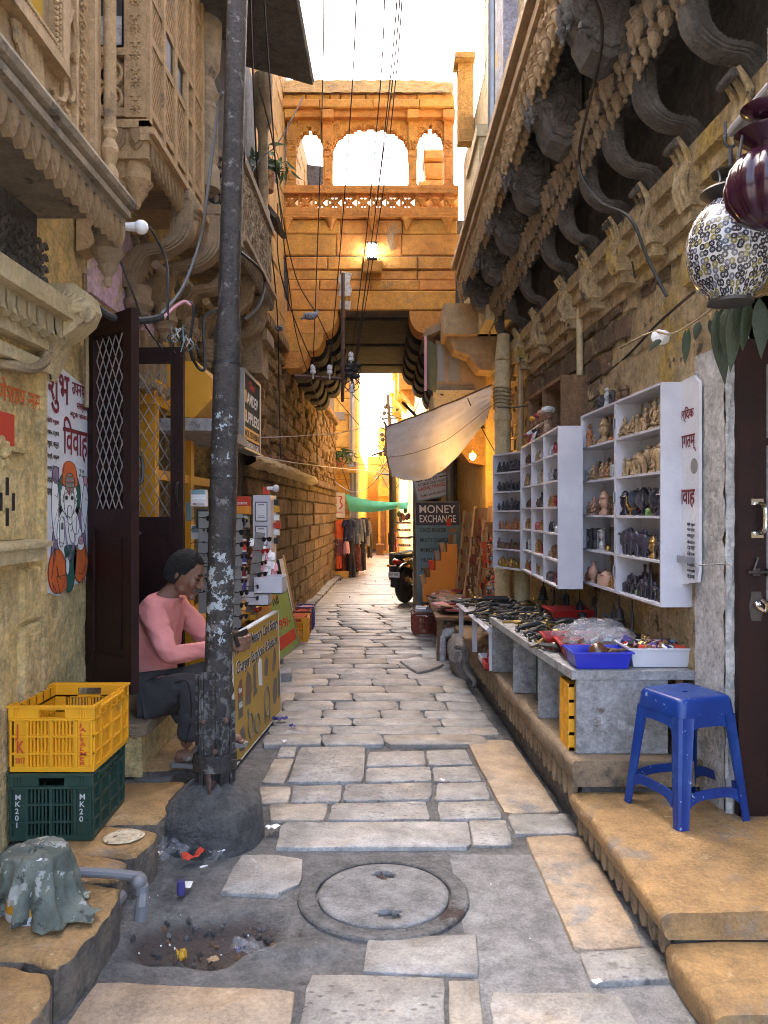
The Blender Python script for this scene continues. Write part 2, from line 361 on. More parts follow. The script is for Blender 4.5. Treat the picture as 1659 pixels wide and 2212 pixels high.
_at=street.data.attributes.new('soil','FLOAT','POINT');_at.data.foreach_set('value',[max(0,min(1,(-.028-q.z)/.025))if .7<q.y<4.3 and abs(q.x)<1.7 else 0.0 for q in gm.v])
def stone_poly(pts,z,zb,m,parent,name='paving_slab',rough=.008,seg=4,bev=.008,wob=.003,side=None):
 """an irregular slab: wavering outline, worn rounded edge, slightly uneven top"""
 n=len(pts);out=[]
 for i in range(n):
  a,b=V(pts[i]).to_2d(),V(pts[(i+1)%n]).to_2d()
  for k in range(seg):
   q=a.lerp(b,(k+(.18 if k==0 else 0))/seg);d=noise.noise_vector(V((q.x*14,q.y*14,z)))
   out.append(q+V((d.x,d.y))*rough*(1 if k else .6))
 c=sum(out,V((0,0)))/len(out);N=len(out);vs=[]
 for q in out:vs.append((q.x+rnd(-.3,.3)*rough,q.y+rnd(-.3,.3)*rough,zb))
 for q in out:vs.append((q.x,q.y,z-bev+rnd(-.3,.3)*bev))
 for q in out:
  d=(c-q);p=q+d.normalized()*bev*1.3;vs.append((p.x,p.y,z+wob*noise.noise(V((p.x*5,p.y*5,2)))))
 vs.append((c.x,c.y,z+wob*noise.noise(V((c.x*5,c.y*5,2)))))
 fs=[];mi=[]
 for i in range(N):
  j=(i+1)%N
  fs+=[(i,j,N+j,N+i),(N+i,N+j,2*N+j,2*N+i),(2*N+i,2*N+j,3*N)];mi+=[1,0,0]
 b=MB();b.v=[V(q)for q in vs];b.f=fs;b.m=mi
 return b.build(name,[m,side or m],parent,smooth=50)
def slab_px(px,m='paving',z=0,**k):return stone_poly([G(x,y,z)for x,y in px],z+rnd(-.003,.003),z-.05,m,street,**k)
for px,m in[
 ([(205,2119),(420,2128),(638,2136),(612,2340),(60,2340)],'paving_brown'),
 ([(666,2102),(958,2106),(962,2340),(626,2340)],'paving'),([(968,2116),(1036,2117),(1056,2340),(974,2340)],'paving_warm'),
 ([(1060,2142),(1335,2146),(1470,2340),(1072,2340)],'paving'),([(796,2016),(1030,2017),(1037,2104),(784,2097)],'paving'),
 ([(1134,1808),(1225,1802),(1268,1812),(1392,2044),(1243,2051)],'paving_brown'),([(1250,2057),(1426,2046),(1506,2112),(1277,2123)],'paving'),
 ([(608,1776),(1010,1775),(1018,1829),(596,1832)],'paving'),([(1012,1771),(1093,1769),(1107,1822),(1023,1824)],'paving'),
 ([(1096,1757),(1241,1756),(1250,1797),(1113,1802)],'paving'),([(1008,1601),(1104,1597),(1210,1752),(1091,1757)],'paving_brown'),
 ([(944,1732),(1068,1729),(1086,1766),(950,1769)],'paving'),([(718,1735),(920,1731),(930,1770),(708,1771)],'paving'),([(582,1736),(710,1735),(700,1771),(585,1771)],'paving_warm'),
 ([(944,1691),(1049,1689),(1060,1725),(940,1727)],'paving'),([(745,1694),(934,1691),(932,1727),(740,1730)],'paving'),([(632,1697),(740,1694),(734,1730),(627,1732)],'paving'),([(560,1697),(628,1697),(622,1732),(565,1733)],'paving_warm'),
 ([(648,1614),(790,1612),(785,1688),(622,1690)],'paving'),([(796,1624),(915,1622),(920,1652),(792,1655)],'paving'),([(920,1622),(1005,1620),(1022,1650),(925,1653)],'paving'),
 ([(792,1659),(930,1656),(932,1687),(790,1689)],'paving'),([(934,1656),(1026,1653),(1040,1685),(938,1688)],'paving'),([(592,1640),(636,1638),(616,1690),(566,1690)],'paving_warm'),([(606,1614),(642,1613),(636,1634),(598,1636)],'paving'),
 ([(520,1845),(600,1845),(655,1853),(648,1905),(600,1932),(475,1927)],'paving')]:
 slab_px(px,m,rough=.006,seg=7,bev=.0045)
far=MB();t=F_*EYE/(1609-CY);nrow=0
while t<27:
 d=rnd(.16,.27)if t<12 else .3
 xl=-.78+.02*(t-4.4)if t<5.8 else(-.98 if t<7.4 else-1.27+.0209*(t-10.76)+.16)
 if t>17.6:xl=-1.15
 xr=RX(.93,t)if t>4.9 else RX(.93,t)-(.10 if t>4.55 else .30)
 if t>7.6:xr=RX(1.15,t)
 x=xl
 while x<xr-.05:
  w=rnd(.28,.74)if t<12 else rnd(.35,.8)
  if xr-(x+w)<.2:w=xr-x
  g=.0032;z=rnd(-.0035,.0035)
  q=[(x+g,t+g),(x+w-g,t+g+rnd(-.01,.01)),(x+w-g+rnd(-.012,.012),t+d-g),(x+g+rnd(-.012,.012),t+d-g)]
  if t<12:stone_poly(q,z,-.05,'paving' if rnd(0,1)<.88 else 'paving_warm',street,seg=3 if t<8 else 2,rough=.004,bev=.003)
  else:far.hexa([(*p,-.03)for p in q]+[(*p,z)for p in q])
  x+=w
 t+=d
tag(far.build('paving','paving',street,smooth=0),kind='stuff')
sl_=stone_poly([G(862,1432),G(905,1424),G(962,1440),G(905,1458)],.028,.004,'paving',street,name='loose_slab',seg=3);sl_.rotation_euler=(.02,-.03,0)
kb=thing('kerb','low grey kerb running along the foot of the dark stone block wall','kerb',(-1.1,7.6,0))
t=7.4
while t<17.2:
 w=rnd(.5,.9);x=-1.227+.0209*(t-10.76);b=MB();b.box((x,t,-.02),(x+.15,t+w-.015,.05+rnd(-.01,.01)));b.jit(.012)
 b.build('kerb_stone','cement',kb);t+=w
mc=V((-.002,2.93,0))
mh=thing('manhole','round concrete manhole cover with two broken lifting holes set in its ring','manhole',mc)
b=MB();ring=[(.258,-.05),(.258,-.004),(.263,.001),(.318,.002),(.325,-.004),(.33,-.05)]
b.lathe(ring,mc,n=56);b.f=[f for f in b.f if len(f)==4];b.build('ring','mortar',mh)
b=MB();N=56
for i in range(15):
 for j in range(N):
  r0,r1=.247*i/15,.247*(i+1)/15
  def pt(r,jj):
   a=2*pi*jj/N;return V((r*cos(a),r*sin(a),.002*noise.noise(V((r*cos(a)*9,r*sin(a)*9,0)))-(.006 if r>.245 else 0)))
  c=pt((r0+r1)/2,j+.5)
  if(c.x/.045)**2+((c.y-.135)/.028)**2+.4*noise.noise(c*40)<1 or((c.x-.02)/.05)**2+((c.y+.16)/.032)**2+.5*noise.noise(c*35)<1:continue
  k=len(b.v);b.v+=[pt(r0,j),pt(r1,j),pt(r1,j+1),pt(r0,j+1)];b.f.append((k,k+1,k+2,k+3));b.m.append(0)
me=b.mesh('cover','cement_lid' if 'cement_lid' in MATS else 'cement',60)
bmx=bmesh.new();bmx.from_mesh(me);bmesh.ops.remove_doubles(bmx,verts=bmx.verts,dist=1e-5);ex=bmesh.ops.extrude_face_region(bmx,geom=bmx.faces[:])
bmesh.ops.translate(bmx,verts=[q for q in ex['geom']if isinstance(q,bmesh.types.BMVert)],vec=(0,0,-.03));bmesh.ops.recalc_face_normals(bmx,faces=bmx.faces);bmx.to_mesh(me);bmx.free()
inst(me,'cover',(0,0,.003),mh)
b=MB();b.lathe([(.0,-.045),(.26,-.045),(.262,-.02)],mc,n=24);b.build('shaft_bottom','dirt',mh)
b=MB();b.tube([mc+V((-.03,.16,-.01)),mc+V((.0,.14,-.012)),mc+V((.03,.12,-.008))],.004);b.tube([mc+V((-.01,.17,.002)),mc+V((.01,.11,-.01))],.003);b.build('lifting_wire','rust_metal',mh)
ls=thing('stone_step','worn orange sandstone slabs forming a rough step along the left wall','step',(-1.2,3,0))
for px,z in[([(-170,1925),(110,1906),(215,1908),(262,1914),(252,1945),(190,2022),(150,2068),(118,2086),(62,2072),(-170,2050)],.15),
              ([(-170,2082),(30,2084),(96,2096),(115,2120),(85,2175),(50,2220),(0,2340),(-170,2340)],.15),
              ([(60,1846),(180,1842),(272,1858),(256,1897),(150,1906),(-80,1908)],.14),
              ([(70,1800),(234,1783),(339,1795),(318,1826),(291,1849),(160,1842),(40,1842)],.15),
              ([(200,1694),(286,1688),(402,1686),(376,1730),(341,1772),(240,1778),(90,1790)],.15),
              ([(285,1664),(418,1652),(438,1606),(450,1562),(391,1540),(345,1585),(290,1610)],.175)]:
 stone_poly([G(x,y,z)for x,y in px],z,-.03,'step_stone',ls,name='step_slab',rough=.014,seg=6,bev=.014,wob=.006,side='step_side')
b=MB();b.box((-1.5,.8,-.03),(-1.05,4.4,.128));b.jit(.02,f=5);b.build('rubble_core','mortar',ls)
st=thing('door_step','two-tier stone doorstep with chipped yellow end below the open double door','step',(-1.34,4.0,.15))
b=MB();b.box((-1.5,3.80,.14),(-1.195,4.75,.345));b.build('riser','plaster_yellow',st)
b=MB();b.cham(Fr((0,0,0),(1,0,0),(0,1,0)),-1.5,-1.17,3.785,4.76,.345,.405,.01,j=.002);b.build('tread','sand_dusty',st)
b=MB();b.box((-1.75,3.87,.40),(-1.46,4.5,.60));b.build('threshold','sand_dusty',st)
def ledge(u0,u1,t0,t1,z0,z1,name,parent,m='step_stone',drops=True,dz=.0):
 b=MB();fr=Fr((0,0,0),(-.036,1,0),(0,0,1),(-1,0,0));n=max(2,int((t1-t0)/.035))
 prof=[(u1,z1)]+[(u0+(u1-u0)*q,z1)for q in(.75,.5,.34,.22,.12)]+[(u0+.035,z1),(u0+.016,z1-.003),(u0+.005,z1-.011),(u0,z1-.026),(u0+.003,(z0+z1)/2),(u0+.01,z0+.012),(u0+.02,z0),(u1,z0)];N=len(prof)
 k=0;vs=[];fs=[]
 for i in range(n+1):
  t=t0+(t1-t0)*i/n
  for j,(u,z)in enumerate(prof):
   q=V((t*1.0,u,z));w=noise.noise(q*5)*.006+noise.noise(q*17)*.003;e_=6<=j<=12;ch=max(0,noise.noise(q*7+V((5,0,0)))-.34)*.09 if e_ else 0
   vs.append(R(u+(w*1.5+ch if e_ else 0),t+(w if i in(0,n)else 0),z+(w*.8 if j<9 else 0)-(ch*.5 if j<9 else 0)))
 for i in range(n):
  for j in range(N):fs.append((i*N+j,i*N+(j+1)%N,(i+1)*N+(j+1)%N,(i+1)*N+j))
 fs+=[tuple(range(N)),tuple(n*N+j for j in reversed(range(N)))]
 b.add(vs,fs);return b.build(name,m,parent,smooth=45)
lg=thing('stone_ledge','long stone ledge under the wooden counter with scalloped drops along its edge','ledge',tuple(R(1.2,5,0)))
ledge(.95,1.6,3.4,7.7,.235,.35,'top_slab',lg,'sand_dusty')
ledge(1.01,1.6,3.44,7.7,-.03,.235,'plinth',lg,'sand_soot')
mt=MB();mt.prism(Fr((0,0,0),(1,0,0),(0,0,1),(0,-1,0)),[(-.036,0),(.036,0),(.037,-.06),(.026,-.088),(0,-.105),(-.026,-.088),(-.037,-.06)],-.012,.012);drop=mt.mesh('drop','sand_dusty',30)
t=3.5
while t<7.6:inst(drop,'drop',R(.985,t,.235)-world_loc(lg),lg,(0,0,pi/2+.036),(1,1,rnd(.9,1.1)));t+=.098
stp=thing('stone_steps','two worn golden stone steps carrying the blue stool below the right door','step',tuple(R(1.3,2.8,0)))
ledge(.955,2.4,2.40,3.43,.115,.20,'upper_tread',stp)
ledge(1.0,2.4,2.42,3.43,-.03,.115,'upper_riser',stp,'sand_soot')
ledge(.965,2.4,2.06,2.40,-.02,.105,'lower_tread',stp)
t=2.46
while t<3.38:inst(drop,'drop',R(.985,t,.116)-world_loc(stp),stp,(0,0,pi/2+.036),(.8,.8,rnd(.7,.8)));t+=.082
# ================================================================ LEFT SIDE
XL=-1.5
LF=Fr((XL,0,0),(0,1,0),(0,0,1),(1,0,0))
def XF(X):return Fr((X,0,0),(0,1,0),(0,0,1),(1,0,0))
def YF(Y):return Fr((0,Y,0),(1,0,0),(0,0,1),(0,-1,0))
petal_b=MB();petal_b.prism(Fr((0,0,0),(1,0,0),(0,0,1),(0,-1,0)),[(-.5,0),(.5,0),(.52,-.45),(.33,-.8),(0,-1.02),(-.33,-.8),(-.52,-.45)],-.22,.10)
petal_b.prism(Fr((0,0,0),(1,0,0),(0,0,1),(0,-1,0)),[(-.32,0),(.32,0),(.32,-.45),(0,-.8),(-.32,-.45)],.08,.20)
PETAL={k:petal_b.mesh('petal',k,30)for k in('sand_carved','sand_grey','plaster_pale','sand_dusty')}
def petals(parent,fr,a0,a1,b,w,h,m='sand_carved',c=0,name='petal'):
 n=max(1,int(round((a1-a0)/w)));w=(a1-a0)/n;pl=world_loc(parent)
 for i in range(n):
  o=inst(PETAL[m],name,fr.p(a0+w*(i+.5),b,c)-pl,parent,sc=(w*.78,.10,h))
  o.rotation_euler=(Matrix((fr.u,-fr.n,fr.v)).transposed()).to_euler()
def rosette(mb,fr,a,b,r,n=8,c=0,mi=0):
 mb.lathe([(r*.30,0),(r*.30,r*.22),(r*.18,r*.3),(0,r*.3)],fr.p(a,b,c),fr,10,mi)
 for i in range(n):
  t=2*pi*i/n;q=fr.p(a+r*.66*cos(t),b+r*.66*sin(t),c)
  k=len(mb.v);mb.ball((0,0,0),1,(r*.33,r*.22,r*.2),6,4,mi)
  M=Matrix((fr.u*cos(t)+fr.v*sin(t),-fr.u*sin(t)+fr.v*cos(t),fr.n)).transposed().to_4x4();M.translation=q;mb.xf(M,k)
def scroll(mb,fr,pts,r,c=0,mi=0,n=5):mb.tube(bez([fr.p(a,b,c)for a,b in pts],6),r,n,mi)
def beads(mb,fr,a0,b0,a1,b1,n,r,c=0,mi=0):
 for i in range(n):
  f=(i+.5)/n;mb.ball(fr.p(a0+(a1-a0)*f,b0+(b1-b0)*f,c),r,(1,1,1),6,4,mi)
def jali(mb,fr,a0,a1,b0,b1,step,w,c0,c1,mi=0):
 n=int((a1-a0+b1-b0)/step)
 for s_ in(1,-1):
  for i in range(n+1):
   k=i*step
   if s_==1:p0=(a0+max(0,k-(b1-b0)),b0+min(k,b1-b0));p1=(a0+min(k,a1-a0),b0+max(0,k-(a1-a0)))
   else:p0=(a1-max(0,k-(b1-b0)),b0+min(k,b1-b0));p1=(a1-min(k,a1-a0),b0+max(0,k-(a1-a0)))
   d=V((p1[0]-p0[0],p1[1]-p0[1]))
   if d.length<step*.3:continue
   nn=V((-d.y,d.x)).normalized()*w/2
   mb.prism(fr,[(p0[0]+nn.x,p0[1]+nn.y),(p0[0]-nn.x,p0[1]-nn.y),(p1[0]-nn.x,p1[1]-nn.y),(p1[0]+nn.x,p1[1]+nn.y)],c0,c1 if s_==1 else c1-.003,mi,back=False)
def ornament(mb,fr,a0,a1,b0,b1,c,n,r,seed=1,mi=0):
 rg=random.Random(seed)
 for i in range(n):
  a,b=rg.uniform(a0,a1),rg.uniform(b0,b1);t=rg.uniform(0,6.3);k=rg.choice((0,0,1,2))
  if k==0:
   pts=[(a+r*(.3+.25*j)*cos(t+j*1.1),b+r*(.3+.25*j)*sin(t+j*1.1))for j in range(6)]
   scroll(mb,fr,[(min(max(x,a0),a1),min(max(y,b0),b1))for x,y in pts],r*.24,c,mi,4)
  else:
   kk=len(mb.v);mb.ball((0,0,0),r,(.9,.38,.32),6,4,mi)
   M=Matrix((fr.u*cos(t)+fr.v*sin(t),-fr.u*sin(t)+fr.v*cos(t),fr.n)).transposed().to_4x4();M.translation=fr.p(a,b,c);mb.xf(M,kk)
def sbracket(mb,fr,L,H_,th,w,mi=0,studs=True):
 ctr=bez([V((.03*L,0,0)),V((.05*L,.20*H_,0)),V((.26*L,.42*H_,0)),V((.62*L,.48*H_,0)),V((.86*L,.66*H_,0)),V((.90*L,1.0*H_,0))],5)
 L_,R_=[],[]
 for i,q in enumerate(ctr):
  t=(ctr[min(i+1,len(ctr)-1)]-ctr[max(i-1,0)]).normalized();nn=V((-t.y,t.x,0));k=th*(.8+.25*sin(i*.35))
  L_.append(q+nn*k/2);R_.append(q-nn*k/2)
 for(f0,f1,c)in((.5,.5,w/2),(.36,.36,w/2+.012),(.18,.18,w/2+.022)):
  A=[q+(l-q)*f0*2 for q,l in zip(ctr,L_)];B_=[q+(r-q)*f1*2 for q,r in zip(ctr,R_)]
  for i in range(len(ctr)-1):
   mb.prism(fr,[(B_[i].x,B_[i].y),(B_[i+1].x,B_[i+1].y),(A[i+1].x,A[i+1].y),(A[i].x,A[i].y)],-c,c,mi)
 if studs:
  for i in range(1,len(ctr)-1):
   q=L_[i]*.7+ctr[i]*.3
   for s_ in(-1,1):mb.ball(fr.p(q.x,q.y,s_*(w/2+.008)),.008,(1,1,1),5,3,mi)
 mb.lathe([(0,-w/2-.012),(th*.22,-w/2-.012),(th*.22,w/2+.012),(0,w/2+.012)],fr.p(.50*L,.26*H_,0),Fr((0,0,0),fr.u,fr.v,fr.n),10,mi)
def turned(mb,o,prof,n=12,mi=0):mb.lathe(prof,o,None,n,mi)
PEND=[(0,-.16),(.010,-.155),(.014,-.14),(.009,-.13),(.012,-.12),(.026,-.105),(.036,-.07),(.034,-.055),(.040,-.05),(.040,-.04),(.03,-.035),(.045,-.005),(.05,0)]
HL=thing('yellow_house','yellow plastered house with carved overhanging balconies on the left of the lane','house',(XL,3,0))
b=MB();b.grid(lambda i,j:LF.p(2.75+1.12*i,2.6*j,rough_wall(1.12*i,2.6*j,.009)),110,240);b.grid(lambda i,j:LF.p(.3+2.45*i,3.0*j,.004),4,4)
b.box((XL-.35,.3,0),(XL-.02,3.87,5.2));b.box((XL-.35,3.87,2.52),(XL,4.5,8.8));b.box((XL-.35,4.5,0),(XL,4.72,8.8));b.box((XL-.35,4.72,2.28),(XL,6.95,8.8));b.box((XL-.35,6.95,0),(XL,7.3,8.8));b.box((XL-1.3,4.7,-.02),(XL,7.0,.12));b.box((XL-1.35,4.6,0),(XL-1.3,7.0,2.4));b.box((XL-1.3,4.60,0),(XL-.3,4.7,2.4));b.box((XL-1.3,6.96,0),(XL-.3,7.05,2.4));b.box((XL-1.3,4.7,2.28),(XL-.35,6.95,2.35));b.box((XL-1.6,3.5,0),(XL-1.5,5,3));b.box((XL-1.6,3.3,0),(XL-.3,3.4,3));b.box((XL-1.6,4.8,0),(XL-.3,4.9,3))
b.build('wall','plaster_yellow',HL)
b=MB();b.fbox(LF,3.87,3.93,.6,2.5,-.3,.012);b.fbox(LF,4.44,4.5,.6,2.5,-.3,.012);b.fbox(LF,3.87,4.5,2.45,2.53,-.3,.014);b.build('door_frame','wood_dark',HL)
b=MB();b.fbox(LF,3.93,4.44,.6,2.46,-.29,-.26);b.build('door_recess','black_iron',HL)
b=MB();b.prism(LF,[(3.88,2.56),(5.0,2.56),(5.0,2.62),(4.5,3.05),(4.0,3.35),(3.88,3.35)],.002,.02);b.build('pink_patch','plaster_pink',HL)
b=MB();b.fbox(LF,4.02,4.14,2.72,3.0,.02,.028);b.build('red_cloth_strip','ink_red',HL)
PA0,PA1,PB0,PB1=3.37,3.865,1.085,2.10
b=MB();q=[(PA0+.02,PB0+.01),(PA0+.15,PB0-.02),(PA0+.28,PB0+.012),(PA1-.06,PB0+.02),(PA1-.01,PB0+.10),(PA1,PB1-.05),(PA1-.1,PB1-.02),(PA0+.2,PB1+.01),(PA0+.1,PB1+.09),(PA0+.03,PB1+.07),(PA0,PB1-.02),(PA0+.01,PB0+.3)]
b.prism(LF,q,.0,.014);panel=b.build('painted_panel','panel_white',HL)
pc=.0165
def T(s,x0,y0,x1,y1,m,bold=0,parent=None,skew=0):
 w,h=PA1-PA0,PB1-PB0
 return text(s,LF,PA0+w*x0,PB1-h*y1,PA0+w*x1,PB1-h*y0,m,parent or panel,bold,pc,.001,skew=skew)
T('शुभ',.06,.015,.52,.20,'ink_maroon',.012);T('ि'+'ववाह',.38,.20,.97,.40,'ink_maroon',.012)
T('उपनयन',.58,.03,.97,.085,'ink_maroon',.01);T('संस्कार',.70,.11,.98,.16,'ink_maroon',.01);T('बटुक संजय',.54,.165,.97,.20,'ink_maroon',.008)
for i,s_ in enumerate(['मोठी मनुहार','मयंक, दर्शन,','मधुरम, अर्जुन,','ि'+'सद्धी, वल्लभ','पार्थ ि'+'व, यश','ि'+'नि'[:1]+'ि'+'तन, मयं','यश']):
 T(s_,.03,.225+.052*i,.03+(.26 if i<6 else .1),.255+.052*i,'ink_maroon' if i==0 else 'ink_black',.008)
T('T-8\nP-6',.76,.435,.88,.475,'ink_black');
def flat(pts,m,lay,line=True,name='painting'):
 if 4<len(pts)<13 and m!='ink_violet':n0=len(pts);pc2=bez([(x,y,0)for x,y in pts[-2:]+pts+pts[:2]],4);pts=[(p.x,p.y)for p in pc2[8:8+4*n0]]
 w,h=PA1-PA0,PB1-PB0;fr=LF;bb=MB();q=[(PA0+w*x,PB1-h*y)for x,y in pts]
 bb.prism(fr,q,pc-.002,pc+.0006*lay);
 o=bb.build(name,m,panel,smooth=0)
 if line:
  b2=MB();ring=[fr.p(x,y,pc+.0006*lay)for x,y in q]+[fr.p(*q[0],pc+.0006*lay)];b2.tube(ring,.0017,4);b2.build('outline','ink_black',panel)
def el(cx,cy,rx,ry,n=18,a0=0,a1=2*pi):return[(cx+rx*cos(a0+(a1-a0)*i/n),cy+ry*sin(a0+(a1-a0)*i/n))for i in range(n if a1-a0>6.2 else n+1)]
flat([(.10,.86),(.17,.70),(.26,.62),(.80,.62),(.90,.72),(.95,.86),(.93,.90),(.08,.95)],'ink_violet',1)
flat(el(.52,.565,.27,.125),'ink_green',1)
flat([(.14,.50),(.24,.51),(.28,.585),(.27,.65),(.30,.74),(.20,.76),(.13,.66)],'ink_white',2);flat([(.87,.51),(.95,.53),(.97,.60),(.90,.72),(.82,.74),(.80,.64)],'ink_white',2)
flat(el(.50,.74,.27,.13),'ink_white',3)
flat(el(.24,.905,.19,.10),'ink_orange',4);flat(el(.78,.88,.18,.10),'ink_orange',4)
flat([(.40,.80),(.62,.80),(.68,.84),(.60,.99),(.46,1.0),(.44,.88)],'ink_green',4)
flat([(.22,.93),(.44,.93),(.46,.99),(.30,1.01)],'ink_orange',5);flat(el(.46,.885,.045,.045,10),'ink_white',6)
flat(el(.50,.575,.20,.085),'ink_white',5);flat(el(.50,.59,.12,.085),'ink_white',6)
flat([(.36,.46),(.40,.42),(.50,.405),(.62,.42),(.68,.47),(.67,.52),(.36,.52)],'ink_orange',7);flat(el(.51,.505,.11,.045,12),'ink_grey',8)
flat([(.46,.62),(.55,.62),(.56,.70),(.62,.745),(.70,.74),(.74,.715),(.79,.735),(.77,.775),(.66,.80),(.53,.775),(.47,.71)],'ink_white',8)
flat(el(.435,.575,.03,.010,8),'ink_black',9,False);flat(el(.565,.575,.03,.010,8),'ink_black',9,False);flat(el(.50,.545,.012,.02,8),'ink_red',9,False)
flat([(.29,.67),(.36,.67),(.38,.74),(.35,.79),(.28,.79),(.27,.73)],'ink_white',9);flat(el(.77,.80,.08,.025,10),'ink_white',9);flat(el(.77,.775,.06,.02,10),'ink_pink',10)
flat(el(.21,.475,.07,.04,10),'ink_violet',3);flat([(.86,.475),(.90,.465),(.95,.48),(.93,.51),(.88,.51)],'ink_pink',3)
flat([(.42,.83),(.50,.85),(.58,.83),(.50,.87)],'ink_violet',10)
def stroke(m,*ls):
 w,h=PA1-PA0,PB1-PB0;bb=MB()
 for l_ in ls:bb.tube(bez([LF.p(PA0+w*x,PB1-h*y,pc+.007)for x,y in l_],4),.0016,4)
 bb.build('brush_line',m,panel)
stroke('ink_black',[(.40,.558),(.44,.548),(.48,.56)],[(.52,.56),(.56,.548),(.60,.558)],[(.465,.66),(.50,.668),(.545,.66)],[(.47,.69),(.51,.70),(.555,.688)],[(.53,.73),(.57,.715)],[(.60,.765),(.62,.74)],[(.30,.69),(.31,.72)],[(.325,.685),(.33,.72)],[(.345,.69),(.345,.72)],[(.34,.56),(.37,.59)],[(.335,.585),(.37,.60)],[(.66,.56),(.63,.59)],[(.665,.585),(.63,.60)],[(.16,.80),(.13,.88),(.10,.93)],[(.19,.80),(.16,.86)],[(.86,.80),(.90,.86)],[(.16,.97),(.20,1.0)],[(.12,.95),(.15,.985)],[(.80,.96),(.80,.99)],[(.85,.955),(.85,.985)],[(.90,.94),(.90,.975)],[(.21,.88),(.25,.93),(.33,.945)],[(.70,.93),(.80,.935),(.88,.90)])
stroke('ink_violet',[(.36,.66),(.40,.76),(.48,.82),(.56,.82),(.64,.76),(.66,.66)],[(.38,.67),(.42,.76),(.49,.81),(.55,.81),(.61,.77)],[(.16,.565),(.22,.575)],[(.88,.575),(.94,.585)],[(.26,.775),(.37,.785)])
stroke('ink_red',[(.06,.71),(.12,.71)],[(.93,.70),(.98,.70)],[(.42,.50),(.60,.50)],[(.44,.475),(.58,.475)])
text('श्री गणेशाय नमः',LF,2.75,1.86,3.36,1.98,'ink_orange',HL,.004,.010)
b=MB();b.fbox(LF,2.8,3.09,1.71,1.84,0,.016);b.build('red_patch','ink_red',HL)
b=MB();b.fbox(LF,.4,3.42,2.28,2.36,-.02,.16);b.fbox(LF,.4,3.40,2.20,2.28,-.02,.11);b.fbox(LF,.4,3.38,2.14,2.20,-.02,.07);b.fbox(LF,.4,3.38,2.05,2.10,-.02,.05)
corn=b.build('cornice','plaster_pale',HL);petals(corn,LF,.8,3.40,2.27,.085,.09,'plaster_pale',.10)
b=MB();b.fbox(LF,2.6,3.18,1.72-.03,1.70+.03-.02,-.02,.03);b.fbox(LF,2.7,3.16,1.34,1.62,-.02,.025)
for a,c in((3.01,1.55),(3.01,1.43),(2.96,1.49),(3.06,1.49)):b.fbox(LF,a-.012,a+.012,c-.035,c+.035,.024,.027,1)
rosette(b,LF,2.98,1.80-.12,.07,8,.02)
b.build('carved_niche',['plaster_yellow','ink_black'],HL)
b=MB();b.fbox(LF,2.5,3.20,1.25,1.31,-.02,.09);b.fbox(LF,2.5,3.235,1.31,1.335,-.02,.11);b.jit(.012,f=12);b.build('sill','plaster_pale',HL)
b=MB()
for z0,z1 in((.1,.42),(.43,.60),(.61,.98),(.99,1.22)):b.cham(LF,3.15,3.32,z0,z1,-.02,.022,.012,j=.004)
b.fbox(LF,3.325,3.36,0,2.06,-.02,.03);b.build('quoin','plaster_yellow',HL)
def mould(mb,fr,a0,a1,b,prof,mi=0):
 for h,c in prof:mb.fbox(fr,a0,a1,b,b+h-.002,-.03,c,mi);b+=h
F1=XF(-1.15)
b=MB();b.box((XL-.02,.3,2.72),(-1.155,3.33,2.80));mould(b,F1,.3,3.36,2.70,[(.03,.02),(.03,.045),(.025,.03),(.03,.01)]);b.tube([F1.p(.3,2.80,.035),F1.p(3.39,2.80,.035)],.028,8)
bal1=b.build('balcony','sand_grey',HL);petals(bal1,F1,.6,3.38,2.705,.075,.10,'sand_carved',.0)
b=MB();b.fbox(F1,.3,3.18,2.82,4.6,-.30,-.02);b.fbox(F1,3.05,3.08,2.82,4.6,-.02,.005);b.fbox(F1,2.88,2.90,2.82,4.6,-.02,.0)
rosette(b,F1,2.80,2.885,.055,12,-.015);rosette(b,F1,2.80,2.885,.03,8,.0)
for k in range(6):scroll(b,F1,[(2.40+.035*k,2.99+.015*k),(2.44+.032*k,2.93),(2.50+.022*k,2.86),(2.555+.012*k,2.80+.012*k)],.011,-.008)
scroll(b,F1,[(2.50,2.985),(2.53,2.90),(2.57,2.82),(2.575,2.79)],.014,-.006);scroll(b,F1,[(2.56,2.80),(2.61,2.79),(2.64,2.83),(2.61,2.86),(2.585,2.84)],.012,-.006);scroll(b,F1,[(2.64,2.83),(2.70,2.84),(2.72,2.90),(2.69,2.93)],.012,-.006)
scroll(b,F1,[(2.70,2.90),(2.77,2.93),(2.785,3.0),(2.75,3.03),(2.76,3.10),(2.81,3.13),(2.80,3.2),(2.84,3.3)],.014,-.006);scroll(b,F1,[(2.84,3.05),(2.86,3.0),(2.83,2.96),(2.80,2.98)],.011,-.006);scroll(b,F1,[(2.87,3.28),(2.90,3.2),(2.88,3.14),(2.86,3.16)],.012,-.006)
for k in range(8):b.ball(F1.p(2.42+.024*k,2.95-.012*k+.02*sin(k*2),-.008),.026,(.4,.45,1.0),6,5)
b.fbox(F1,2.0,2.745,3.00,3.035,-.02,.03);b.fbox(F1,2.69,2.745,3.0355,4.6,-.02,.03)
for dz in(0,.022):beads(b,F1,2.1,3.045+dz,2.69,3.045+dz,34,.009,.02);beads(b,F1,2.68-dz,3.05,2.68-dz,4.0,50,.009,.02)
for k in range(26):rosette(b,F1,2.965,2.88+.066*k,.03,5,-.01)
b.build('carved_front','sand_carved',HL)
b=MB();b.fbox(F1,2.0,2.63,3.09,4.5,-.03,-.018);b.build('window','board_yellow',HL)
